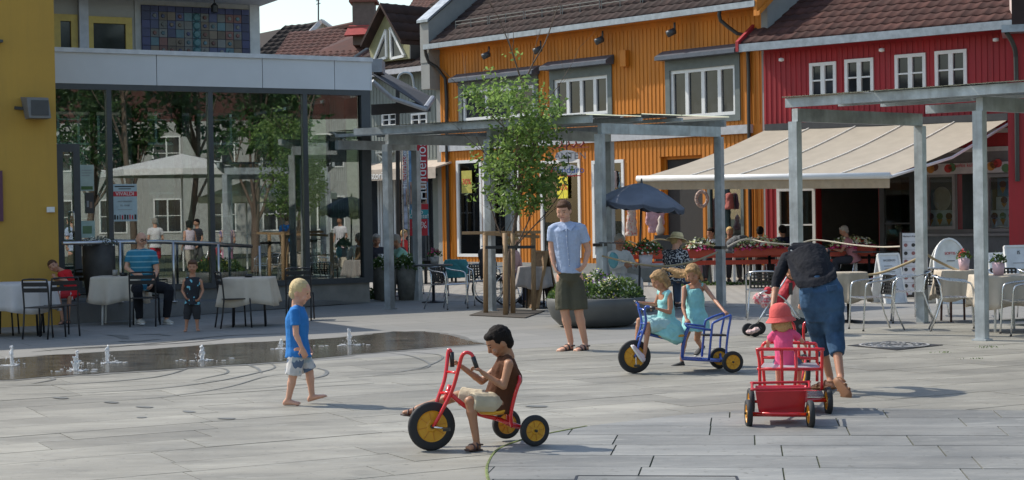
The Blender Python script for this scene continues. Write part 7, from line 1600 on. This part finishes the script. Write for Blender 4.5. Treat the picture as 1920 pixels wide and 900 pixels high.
for k in range(7): q = lerp(W(1060, 432, Z), W(1067, 497, Z), k / 6); MB().ell(q + V((0, -.155 if k else -.13, 0)), .006, .004, .006, n=8, m=4).build('button', white_paint, pr)
c_ = MB(); fm = lambda x, y, d: W(x, y, Z + d); c_.tube([fm(1062, 426, -.135), fm(1063, 455, -.15), fm(1066, 485, -.14), fm(1067, 500, -.13)], .008, 6, 3); c_.build('placket', bpy.data.materials['pale_blue_shirt'], pr, True)
for x0, x1 in ((1061, 1046), (1063, 1078)): MB().prism([fm(1062, 428, -.10), fm(x1, 418, -.02), fm(x1, 423, -.08), fm((x1 + 1062) / 2, 433, -.13)], (0, -.02, 0)).build('collar', bpy.data.materials['pale_blue_shirt'], pr)
# girl on blue tricycle
Z = 17.15; tq = cl('turquoise_cotton', (.27, .56, .55), var=.08, bscale=14)
J = pose(Z, dict(head=(1237, 525, .05), neck=(1245, 542, .06), sL=(1256, 552, -.06), sR=(1238, 548, .17), eL=(1256, 586, -.09), wL=(1233, 579, -.12), hL=(1222, 576, -.12), eR=(1229, 571, .20), wR=(1205, 568, .17), hR=(1193, 566, .15), chest=(1249, 571, .06), waist=(1251, 595, .07), pL=(1258, 617, 0), pR=(1256, 616, .13), kL=(1216, 609, -.09), aL=(1209, 660, -.11), tL=(1185, 648, -.13), lL=(1205, 678, -.11), kR=(1199, 601, .17), aR=(1193, 646, .14), tR=(1178, 655, .14), lR=(1198, 664, .14)))
pr, hd = person('girl in turquoise dress riding the front of the blue tricycle', J, .61, .9, (-.93, -.3, -.22), skin_m, hair_d, 'bob', None, bottom=None, shoes=mat('white_pink_canvas', (.6, .5, .54), .7), shoe_kind='shoe', vox=.0065, curl=(.9, .9), palmL=(-.4, 0, -.8), palmR=(-.4, 0, -.8))
def dress(par, rows, m_, straps=(), disp=.025, vox=.009):
    c_ = MB(); c_.loft(rows, 20)
    for a, b in straps: c_.caps(a, b, .036, .030)
    return fuse(c_, 'dress', m_, par, vox, 2, disp, .06)
w = lambda x, y, d=0: W(x, y, Z + d)
dress(pr, [(w(1247, 562, .06), V((.075, -.02, 0)), V((.03, .10, 0))), (w(1249, 575, .06), V((.085, 0, -.01)), V((.02, .115, 0))), (w(1250, 595, .06), V((.09, 0, 0)), V((.02, .12, 0))), (w(1248, 610, .06), V((.16, 0, .02)), V((0, .16, 0))), (w(1246, 623, .06), V((.22, 0, -.02)), V((0, .19, 0))), (w(1252, 633, .06), V((.15, 0, -.05)), V((0, .20, 0))), (w(1258, 641, .06), V((.06, 0, -.03)), V((0, .15, 0)))], tq, ((J['sL'] + V((-.015, .01, .01)), w(1248, 566, -.03)), (J['sR'], w(1244, 564, .14)), (J['sL'] + V((-.01, .02, .0)), J['sR'] + V((.0, -.04, -.01))), ))
c_ = MB(); c_.tube([w(1253, 612, .0), w(1232, 609, -.06), w(1218, 611, -.09)], [.085, .08, .07], 12, 3); c_.tube([w(1250, 608, .13), w(1225, 603, .16), w(1203, 603, .17)], [.08, .075, .06], 12, 3); c_.ell(w(1236, 606, .06), .11, .12, .035); fuse(c_, 'skirt', cl('pale_turquoise', (.36, .55, .56), var=.08), pr, .009, 2, .03, .05)
# girl pushing
Z = 17.85
J = pose(Z, dict(head=(1299, 513, -.02), neck=(1303, 531, .02), sR=(1284, 540, -.02), sL=(1320, 536, .02), eR=(1281, 577, -.10), wR=(1287, 598, -.2), hR=(1293, 606, -.26), eL=(1338, 560, -.18), wL=(1357, 583, -.42), hL=(1368, 591, -.5), chest=(1303, 558), waist=(1304, 580), pL=(1313, 600), pR=(1296, 600), kR=(1284, 636, -.05), aR=(1278, 672, .06), tR=(1258, 689, .02), lR=(1283, 687, .06), kL=(1307, 636, .1), aL=(1315, 650, .38), tL=(1304, 667, .3), lL=(1320, 652, .42)))
J['wind'] = V((-.26, .05, .20))
pr, hd = person('girl with windblown blonde hair in turquoise dress pushing the blue tricycle', J, .62, .9, (-.25, -.75, -.6), skin_m, hair_d, 'windy', None, bottom=None, shoes=mat('black_canvas', (.03, .03, .03), .7), shoe_kind='shoe', vox=.007, curl=(.6, .8), palmL=(0, 0, -1), palmR=(.3, 0, -1))
w = lambda x, y, d=0: W(x, y, Z + d)
dress(pr, [(w(1302, 541, 0), V((.065, 0, 0)), V((0, .08, 0))), (w(1302, 547, 0), V((.095, 0, 0)), V((0, .09, 0))), (w(1303, 560, 0), V((.105, 0, 0)), V((0, .10, 0))), (w(1304, 578, 0), V((.10, 0, 0)), V((0, .105, 0))), (w(1304, 595, -.02), V((.14, 0, 0)), V((0, .14, 0))), (w(1305, 615, -.04), V((.155, 0, 0)), V((0, .15, 0))), (w(1306, 620, -.04), V((.15, 0, 0)), V((0, .15, 0)))], tq, ((J['sL'] + V((-.03, 0, .0)), w(1310, 550, -.03)), (J['sR'] + V((.03, 0, 0)), w(1295, 550, -.03))))
# bending man seen from behind
Z = 15.0
J = pose(Z, dict(head=(1492, 506, .72), neck=(1500, 490, .50), sL=(1475, 483, .30), sR=(1546, 474, .40), eL=(1456, 528, .26), wL=(1449, 577, .10), hL=(1446, 594, .06), eR=(1545, 520, .60), wR=(1520, 560, .66), hR=(1508, 574, .68), chest=(1515, 476, .28), waist=(1526, 505, .12), pL=(1520, 546), pR=(1556, 546), kL=(1535, 624, .12), aL=(1556, 706, .18), tL=(1524, 729, .28), lL=(1563, 727, .1), kR=(1565, 625, 0), aR=(1576, 705, -.25), tR=(1592, 746, -.45), lR=(1568, 714, -.36)))
pr, hd = person('man in black sweater and rolled jeans bending forward with his back to camera', J, 1.0, 1.0, (-.4, .6, -.6), skin_m, hair_b, 'short', cl('black_knit', (.016, .017, .022), bscale=40), 'half', cl('blue_denim', (.042, .085, .15), var=.4, scale=5), 'three', mat('tan_leather', (.22, .10, .045), .6), 'sandal', vox=.009, curl=(.5, .5), flare=1.25, fat=1.0, eyes=False, cut=7, xtop=lambda c: c.loft([(W(1533, 528, Z - .0), V((.185, 0, .05)), V((0, .125, .04))), (W(1526, 512, Z + .06), V((.20, 0, .045)), V((0, .14, .05))), (W(1518, 492, Z + .17), V((.205, 0, .02)), V((0, .13, .08))), (W(1513, 474, Z + .29), V((.20, 0, -.005)), V((0, .10, .08))), (W(1510, 461, Z + .38), V((.15, 0, 0)), V((0, .07, .06)))], 20), xbot=lambda c: c.loft([(W(1534, 526, Z + .02), V((.165, 0, .045)), V((0, .10, .02))), (W(1539, 545, Z), V((.20, 0, .02)), V((0, .13, 0))), (W(1543, 575, Z), V((.205, 0, 0)), V((0, .125, 0))), (W(1545, 604, Z), V((.15, 0, 0)), V((0, .07, 0)))], 20))
for x, y, dz in ((1514, 546, -.135), (1560, 541, -.135)): MB().prism([W(x - 11, y - 5, Z + dz), W(x + 9, y - 7, Z + dz), W(x + 10, y + 2, Z + dz), W(x - 8, y + 6, Z + dz)], (0, -.012, 0)).build('pocket_flap', bpy.data.materials['blue_denim'], pr)
# girl in pink
Z = 13.7
J = pose(Z, dict(head=(1464, 600, .0), neck=(1466, 617, .0), sL=(1451, 627, .0), sR=(1486, 625, .0), eR=(1502, 637, .10), wR=(1508, 645, .22), hR=(1514, 648, .28), eL=(1441, 640, .12), wL=(1438, 648, .25), hL=(1438, 650, .3), chest=(1469, 646), waist=(1472, 664), pL=(1464, 681, .02), pR=(1484, 681, .02), kL=(1460, 683, .28), aL=(1459, 722, .3), tL=(1458, 729, .4), kR=(1498, 683, .28), aR=(1498, 722, .3), tR=(1500, 729, .4)))
pr, hd = person('small girl in pink T-shirt and coral sun hat sitting on the bench, back to camera', J, .56, .78, (.02, .95, -.15), skin_l, hair_bl, 'bob', cl('hot_pink_cotton', (.68, .10, .22), var=.06), 'short', cl('grey_denim', (.10, .12, .17)), 'short', None, 'bare', vox=.007, eyes=False, fat=1.25)
H, hr, up = hd['H'] + hd['up'] * .012, hd['hr'] * 1.12, hd['up']; ht = thing('sun_hat', 'coral cloth sun hat worn by the small girl in pink', 'hat', H); hm = cl('coral_cotton', (.60, .11, .10), var=.06)
mb = MB(); mb.lathe([(hr * 1.24, -hr * .22), (hr * 1.22, -.18 * hr), (hr * .90, hr * .18), (hr * .88, hr * .4), (hr * .82, hr * .8), (hr * .60, hr * 1.13), (hr * .3, hr * 1.26), (.001, hr * 1.29)], H, 28, up, cap=False); o = mb.build('crown', hm, ht, True); s_ = o.modifiers.new('t', 'SOLIDIFY'); s_.thickness = .006
MB().lathe([(hr * .91, hr * .18), (hr * .92, hr * .26)], H, 28, up, cap=False).build('seam', hm, ht, True)
# small boy in black tank top
Z = 24.7
J = pose(Z, dict(head=(361, 500), neck=(361, 517, .02), sR=(346, 527), sL=(376, 527), eR=(342, 545, .02), wR=(347, 556, -.06), hR=(351, 562, -.08), eL=(380, 545, .02), wL=(375, 558, -.05), hL=(371, 563, -.08), chest=(361, 538), waist=(360, 552), pR=(354, 565), pL=(368, 565), kR=(351, 592), aR=(349, 615), tR=(347, 622, -.12), kL=(369, 592), aL=(370, 615), tL=(372, 621, -.12)))
pr, hd = person('barefoot small boy in black tank top standing by the handrail', J, .62, .84, (.1, -1, -.1), skin_m, hair_b, 'short', spots_mat('printed_black_cloth', (.012, .014, .02), (.15, .42, .50), 14, .60), 'none', cl('charcoal_cotton', (.035, .035, .037)), 'knee', None, 'bare', vox=.009, flare=1.25, fat=1.1)
print_on(pr, [(354, 528, -.10), (365, 526, -.10), (369, 536, -.12), (356, 538, -.12)], mat('red_orange_print', (.5, .08, .03), .7, var=.5, scale=30))
# seated man striped shirt
Z = 26.8
J = pose(Z, dict(head=(265, 449), neck=(264, 466, .02), sR=(243, 476), sL=(288, 476), eR=(237, 502, -.05), wR=(252, 513, -.22), hR=(262, 514, -.28), eL=(294, 508, -.03), wL=(286, 530, -.2), hL=(282, 540, -.26), chest=(265, 492), waist=(266, 515), pR=(255, 535), pL=(278, 535), kR=(258, 545, -.42), aR=(262, 600, -.4), tR=(268, 607, -.55), kL=(317, 542, -.2), aL=(312, 598, -.2), tL=(322, 607, -.3)))
pr, hd = person('balding man in blue striped T-shirt and glasses sitting at a cloth covered table', J, 1.0, 1.0, (.62, -.75, -.2), skin_l, None, None, stripes_mat('striped_blue_cloth', (.02, .17, .26), (.18, .36, .42), 11, thick=.22), 'short', cl('black_trousers', (.015, .015, .018)), 'long', mat('white_trainer', (.45, .42, .36), .7), 'shoe', vox=.011, fat=1.15)
H, hr, up, fc_, la = hd['H'], hd['hr'], hd['up'], hd['face'], hd['lat']
c_ = MB(); c_.ell(H - up * .15 * hr - fc_ * .32 * hr, .76 * hr, .6 * hr, .48 * hr, la, fc_, up); fuse(c_, 'hair', hair_g, pr, .01, 1, .02, .02)
gm_ = MB()
for q in (-1, 1): gm_.tube([H + la * (q * .34 + .24 * math.cos(a)) * hr + fc_ * .9 * hr + up * (.04 + .16 * math.sin(a)) * hr for a in [k * .6283 for k in range(10)]], .004, 5, closed=True)
gm_.tube([H + la * -.12 * hr + fc_ * .92 * hr, H + la * .12 * hr + fc_ * .92 * hr], .004, 5); gm_.build('glasses', black_metal, pr)
# boy in red slumped
Z = 26.6
J = pose(Z, dict(head=(100, 499, -.12), neck=(115, 507, -.02), sR=(112, 515, -.14), sL=(130, 510, .1), eR=(126, 528, -.24), wR=(103, 520, -.26), hR=(93, 512, -.22), eL=(132, 534, .0), wL=(110, 527, -.2), hL=(100, 521, -.24), chest=(127, 525), waist=(134, 540), pR=(133, 551, -.07), pL=(140, 551, .08), kR=(109, 553, -.22), aR=(117, 597, -.2), tR=(112, 608, -.34), kL=(130, 557, -.12), aL=(128, 596, -.1), tL=(128, 606, -.22)))
J['hup'] = V((-.55, -.1, .8))
pr, hd = person('boy in red football shirt slumped over the chair back by the ochre wall', J, .70, .88, (.35, -.8, -.5), skin_m, hair_b, 'short', cl('scarlet_jersey', (.52, .018, .022)), 'short', stripes_mat('red_white_shorts', (.42, .015, .02), (.55, .5, .5), 6, 'X', thick=.2), 'mid', mat('sandal_black', (.03, .025, .03), .6), 'sandal', vox=.009, eyes=True)

# ---------------- guests farther back ----------------
def guest(label, x, Y, rz, s=1., skin=skin_l, hair=hair_g, hst='short', top=(.5, .5, .5), tm=None, bot=(.05, .05, .06), lean=0., arms='lap', turn=0, vox=.014, slv='short', face=None, legs='long', hs=1., fat=1.15):
    P = V((W(x, 500, Y).x, Y, 0)); J, f = seated_pose(P, rad(rz), s, lean, .45, arms, rad(turn))
    return person(label, J, s, hs, face or f, skin, hair, hst, tm or cl('guest_top', top), slv, cl('guest_trousers', bot), legs, mat('guest_shoe', (.05, .04, .04), .7), 'shoe', vox=vox, fat=fat)
guest('elderly woman in white cardigan and glasses sitting under the parasol', 1161, 28.4, 30, .97, skin_m, hair_g, 'curly', (.62, .62, .60), bot=(.55, .52, .5), slv='long', arms='table', turn=-25)
pr, hd = guest('woman in straw hat and black and white blouse with her back half turned', 1262, 28.2, 150, .97, skin_l, hair_bl, 'short', tm=spots_mat('black_white_blouse', (.015, .016, .025), (.5, .5, .5), 32, .56), bot=(.10, .13, .2), lean=.25, turn=-35)
H, hr, up = hd['H'], hd['hr'], hd['up']; ht = thing('straw_hat', 'cream straw hat worn by the woman in the patterned blouse', 'hat', H); sm = mat('straw', (.74, .60, .33), .8, bump=.5, bscale=160)
o = MB().lathe([(hr * 1.5, hr * .02), (hr * 1.46, hr * .1), (hr * .98, hr * .32), (hr * .92, hr * .75), (hr * .75, hr * 1.1), (.001, hr * 1.18)], H, 28, up, cap=False).build('crown', sm, ht, True); s_ = o.modifiers.new('t', 'SOLIDIFY'); s_.thickness = .008
MB().lathe([(hr * .985, hr * .3), (hr * .98, hr * .46)], H, 28, up, cap=False).build('band', mat('hat_band', (.4, .3, .15), .7), ht, True)
t_ = MB(); t_.ell(W(1150, 488, 27.9), .09, .06, .14); tag(fuse(t_, 'bag', mat('turquoise_bag', (.16, .40, .44), .8), None, .015, 2, .04, .08), 'turquoise cloth bag beside the woman in the white cardigan', 'bag')
guest('elderly woman in pink blouse sitting in the wheelchair', 957, 30.3, 62, .95, skin_l, hair_bl, 'curly', (.62, .38, .36), bot=(.12, .13, .2), lean=.1, slv='long')
guest('grey haired woman in mint green shirt behind the round planters', 762, 33.9, -70, .97, skin_m, hair_g, 'curly', (.25, .46, .36), bot=(.3, .3, .28), lean=.35, arms='table')
guest('grey haired woman in dark jacket and sunglasses at far left cafe table', 705, 35.3, 20, .97, skin_m, hair_g, 'curly', (.04, .04, .05), bot=(.05, .05, .06), lean=.1, slv='long', arms='table')
guest('brown haired guest in dark top behind the woman in mint green', 745, 36.2, 40, .95, skin_m, hair_b, 'bob', (.10, .05, .05), slv='long')
guest('blonde tanned woman in a brown top facing the camera on the terrace', 1369, 39.3, 5, .97, skin_m, hair_bl, 'short', (.14, .08, .05), slv='none', arms='table')
guest('dark haired guest in white shirt partly behind the pergola post', 1334, 39.1, -40, .95, skin_m, hair_k, 'short', (.55, .57, .62))
guest('dark haired guest in brown vest with back to camera on the terrace', 1425, 39.0, 160, .97, skin_d, hair_k, 'short', (.08, .05, .04), slv='none', lean=.1)
guest('dark haired guest in navy shirt with back to camera by the cafe door', 1470, 38.9, 195, 1., skin_d, hair_k, 'short', (.015, .02, .04), lean=.1)
guest('grey haired guest in pink shirt leaning at a table in the cafe opening', 1602, 37.4, -100, .97, skin_m, hair_g, 'short', (.50, .22, .24), lean=.35, arms='table')
for k, (x, Y) in enumerate(((1395, 39.6), (1445, 39.3), (1572, 37.9), (1630, 37.2))):
    table(('first', 'second', 'third', 'last')[k] + ' dark round terrace table from the left, behind the flower boxes', V((W(x, 500, Y).x, Y, 0)), .38, .73, black_metal, True, 'terrace tables')
# grey coat over chair
t_ = MB(); t_.ell(W(1388, 463, 38.6), .35, .15, .28); tag(fuse(t_, 'coat', mat('grey_coat', (.13, .14, .15), .9), None, .02, 2, .08, .12), 'grey coat draped over a chair on the terrace', 'coat')
def standing(label, x, Y, rz, H_=1.7, skin=skin_l, hair=hair_b, hst='short', top=(.5, .5, .5), bot=(.1, .1, .1), legs='long', slv='short', z0=0., vox=.016, tm=None, walk=.1):
    s = H_ / 1.78; P = V((W(x, 500, Y).x, Y, z0)); m_ = Matrix.Rotation(rad(rz), 3, 'Z'); D = dict(head=(0, -.02, 1.66), neck=(0, 0, 1.47), sL=(.185, 0, 1.41), sR=(-.185, 0, 1.41), eL=(.23, .03, 1.13), eR=(-.23, .03, 1.13), wL=(.2, -.12, .92), wR=(-.2, -.12, .92), hL=(.18, -.18, .86), hR=(-.18, -.18, .86), chest=(0, .01, 1.25), waist=(0, .01, 1.07), pL=(.09, 0, .93), pR=(-.09, 0, .93), kL=(.1, -.03 - walk, .5), kR=(-.1, -.03 + walk, .5), aL=(.1, .0 - walk, .08), aR=(-.1, walk * 2, .09), tL=(.12, -.2 - walk, .02), tR=(-.12, -.16 + walk * 2, .02))
    J = {k: P + m_ @ (V(q) * s) for k, q in D.items()}
    return person(label, J, s, 1.0 if H_ > 1.4 else .85, m_ @ V((0, -1, -.1)), skin, hair, hst, tm or cl('walker_top', top), slv, cl('walker_legs', bot), legs, mat('walker_shoe', (.06, .05, .05), .7), 'shoe', vox=vox)
standing('child in red top walking beside the event banner', 758, 40.5, 70, 1.35, hair=hair_bl, top=(.52, .04, .04), bot=(.4, .05, .05))
# ---------------- inside and beyond the glass hall, and what it mirrors ----------------
def inP(px, o, z=gb + .02): s_ = HW.at(px, 450, o)[0]; return HW.pt(s_, z, o)
warm = mat('warm_table_wood', (.26, .14, .07), .5, var=.3, scale=8)
for k, (px, o) in enumerate(((505, -2.0), (452, -3.2), (610, -2.6), (360, -2.2))):
    P = inP(px, o); t = thing('bar_table', ('nearest wooden bar table inside the hall', 'second wooden bar table farther inside the hall', 'wooden bar table near the curtain inside the hall', 'wooden bar table by the left columns inside the hall')[k], 'table', P, 'tables inside the hall')
    MB().box(P + V((0, 0, .88)), (1.0, .6, .05), .5).build('tabletop', warm, t)
    for a in (-1, 1):
        for b_ in (-1, 1): MB().box(P + Matrix.Rotation(.5, 3, 'Z') @ V((a * .42, b_ * .24, .43)), (.06, .06, .86), .5).build('leg', warm, t)
for k, (px, o, rz) in enumerate(((430, -1.2, 30), (475, -1.4, -40), (330, -1.5, 100), (585, -1.3, 200))):
    c_ = dup(bc_, inP(px, o), rad(rz), ('chair inside the hall behind the small boy\'s table', 'chair inside the hall by the nearest bar table', 'chair inside the hall behind the striped shirt man', 'chair inside the hall next to the pale column')[k])
# market parasols and pale house beyond the hall
cp = mat('cream_parasol_cloth', (.58, .55, .40), .8)
def market(label, x, Y, r, h, m_=cp, P=None):
    P = P or V((W(x, 500, Y).x, Y, 0)); t = thing('market_parasol', label, 'parasol', P, 'cream market parasols'); MB().tube([P, P + V((0, 0, h))], .03, 8).build('pole', white_paint, t)
    mb = MB(); n = 8; vs = [P + V((0, 0, h))] + [P + V((math.cos(k * math.pi / 4) * r, math.sin(k * math.pi / 4) * r, h - .55)) for k in range(8)] + [P + V((math.cos(k * math.pi / 4) * r, math.sin(k * math.pi / 4) * r, h - .75)) for k in range(8)] + [P + V((0, 0, h - .05))]
    mb.add(vs, [(0, 1 + k, 1 + (k + 1) % 8) for k in range(8)] + [(1 + k, 9 + k, 9 + (k + 1) % 8, 1 + (k + 1) % 8) for k in range(8)] + [(17, 9 + (k + 1) % 8, 9 + k) for k in range(8)]); mb.build('canopy', m_, t)
PH = Wall((-13, 52), (.93, .36)); ph_ = thing('pale_house', 'pale house with paned windows seen through the hall glass', 'house', (-10, 55, 0)); mb = MB(); pr_ = []
for k in range(7):
    for j in range(2): pr_.append((-6 + k * 2.4, -6 + k * 2.4 + 1.3, 1.0 + j * 3.1, 2.6 + j * 3.1))
cells(PH, -8, 11, 0, 6.4, pr_, mb, -.2, 0); mb.build('wall', mat('pale_house_wall', (.16, .16, .15), .8), ph_); MB().wbox(PH, -8, 11, 0, 6.4, -6, -.9).build('body', dark_interior, ph_)
for q in pr_: winbars(PH, ph_, q, 2, 1, .07, .07, white_paint, dark_pane, o=.02)
# the open side of the square, mirrored in the hall glass: laid out by reflection in the glass plane
def mir(px, Y):
    q = W(px, 500, Y); p2 = V((q.x, q.y)); d = (p2 - HW.p).dot(HW.n); p2 = p2 - HW.n * (2 * d); return V((p2.x, p2.y, 0))
def onlook(lb, px, Y, H_, **k):
    P = mir(px, Y); f = V((-3.69, 31.8, 0)) - P; rz = math.degrees(math.atan2(f.x, -f.y)) + k.pop('turn', 0)
    return standing_at(lb, P, rz, H_, **k)
def standing_at(label, P, rz, H_=1.7, skin=skin_l, hair=hair_b, hst='short', top=(.5, .5, .5), bot=(.1, .1, .1), legs='long', slv='short', vox=.02, tm=None):
    s = H_ / 1.78; m_ = Matrix.Rotation(rad(rz), 3, 'Z'); D = dict(head=(0, -.02, 1.66), neck=(0, 0, 1.47), sL=(.185, 0, 1.41), sR=(-.185, 0, 1.41), eL=(.23, .03, 1.13), eR=(-.23, .03, 1.13), wL=(.2, -.12, .92), wR=(-.2, -.12, .92), hL=(.18, -.18, .86), hR=(-.18, -.18, .86), chest=(0, .01, 1.25), waist=(0, .01, 1.07), pL=(.09, 0, .93), pR=(-.09, 0, .93), kL=(.1, -.1, .5), kR=(-.1, .06, .5), aL=(.1, -.08, .08), aR=(-.1, .15, .09), tL=(.12, -.28, .02), tR=(-.12, .02, .02))
    J = {k: P + m_ @ (V(q) * s) for k, q in D.items()}
    return person(label, J, s, 1.0, m_ @ V((0, -1, -.1)), skin, hair, hst, tm or cl('walker_top', top), slv, cl('walker_legs', bot), legs, mat('walker_shoe', (.06, .05, .05), .7), 'shoe', vox=vox)
onlook('man in white shirt and red shorts mirrored in the hall glass', 293, 51, 1.78, hair=hair_g, top=(.66, .64, .64), bot=(.45, .02, .04), legs='mid', turn=170)
onlook('woman in white sleeveless blouse mirrored in the hall glass', 357, 49, 1.68, hair=hair_k, hst='bob', top=(.64, .56, .62), bot=(.40, .36, .30), legs='three', turn=150, slv='none')
onlook('woman in plaid shirt and pink skirt mirrored in the hall glass', 428, 48, 1.68, tm=stripes_mat('plaid_shirt', (.55, .40, .35), (.20, .16, .30), 14, 'X', thick=.45), bot=(.60, .25, .36), legs='mid', turn=170)
onlook('person in bright blue shirt mirrored in the hall glass', 540, 55, 1.8, top=(.02, .20, .60), bot=(.06, .06, .09), turn=175)
onlook('walking person in white mirrored in the curtained corner', 640, 52, 1.72, skin=skin_m, top=(.66, .62, .64), bot=(.62, .58, .58), legs='mid', turn=30)
onlook('person in dark clothes mirrored beside the woman in white', 372, 52, 1.72, hair=hair_k, top=(.04, .04, .05), turn=60)
lfd = leaf_mat('tree_leaf', (.035, .075, .02), (.08, .15, .04))
for k, (px, Y, H_) in enumerate(((160, 66, 10.5), (255, 64, 10), (480, 52, 7.2), (345, 70, 10.5), (60, 66, 10), (560, 72, 9.5))):
    tree(('first', 'second', 'third', 'fourth', 'fifth', 'sixth')[k] + ' tree across the square, mirrored in the hall glass', mir(px, Y), H_, .15, lambda q: q.z > 3.9, lfd, bark, 2100, .27, 20 + k, 'trees across the square')
ma, mb_ = mir(-250, 82), mir(760, 82); OPW = Wall(ma, (mb_ - ma)); 
tc_ = V((-3.69, 31.8)) - OPW.p; OPW.n = OPW.n if OPW.n.dot(tc_) > 0 else -OPW.n
oph = thing('opposite_house', 'grey white house across the square, mirrored in the hall glass', 'house', (ma + mb_) / 2); pr_ = []; LL = (mb_ - ma).length
for k in range(int(LL / 2.7)):
    for j in range(2): pr_.append((.8 + k * 2.7, 2.2 + k * 2.7, 1.1 + j * 3.1, 2.8 + j * 3.1))
mb = MB(); cells(OPW, 0, LL, 0, 6.6, pr_, mb, -.2, 0); mb.build('wall', mat('white_house_wall', (.34, .34, .32), .8), oph); MB().wbox(OPW, 0, LL, 0, 9.2, -7, -.6).build('body', roof_f, oph)
for q in pr_: winbars(OPW, oph, q, 2, 1, .07, .07, white_paint, dark_pane, o=.02)
market('cream parasol across the square, mirrored left in the hall glass', 0, 0, 1.6, 3.0, P=mir(465, 56)); market('cream parasol across the square, mirrored right in the hall glass', 0, 0, 1.6, 3.1, P=mir(548, 57))
market('white market tent roof mirrored in the left half of the hall glass', 0, 0, 2.6, 3.9, mat('white_canvas', (.68, .66, .63), .8), P=mir(345, 55))
t = thing('flower_pot', 'pink flowers in a pale pot on the small dark table', 'flower pot', V((W(815, 500, 32).x, 32, .745))); q = t.location.copy(); MB().lathe([(.001, 0), (.07, 0), (.09, .14), (.001, .13)], q, 16).build('pot', mat('grey_pot', (.3, .29, .28), .6), t, True); foliage('foliage', t, mound(q + V((0, 0, .13)), .14, .12, .14), 150, .05, leaf2); blossoms('blossoms', t, mound(q + V((0, 0, .15)), .13, .1, .14, lo=.8), 50, .02, f_pk)
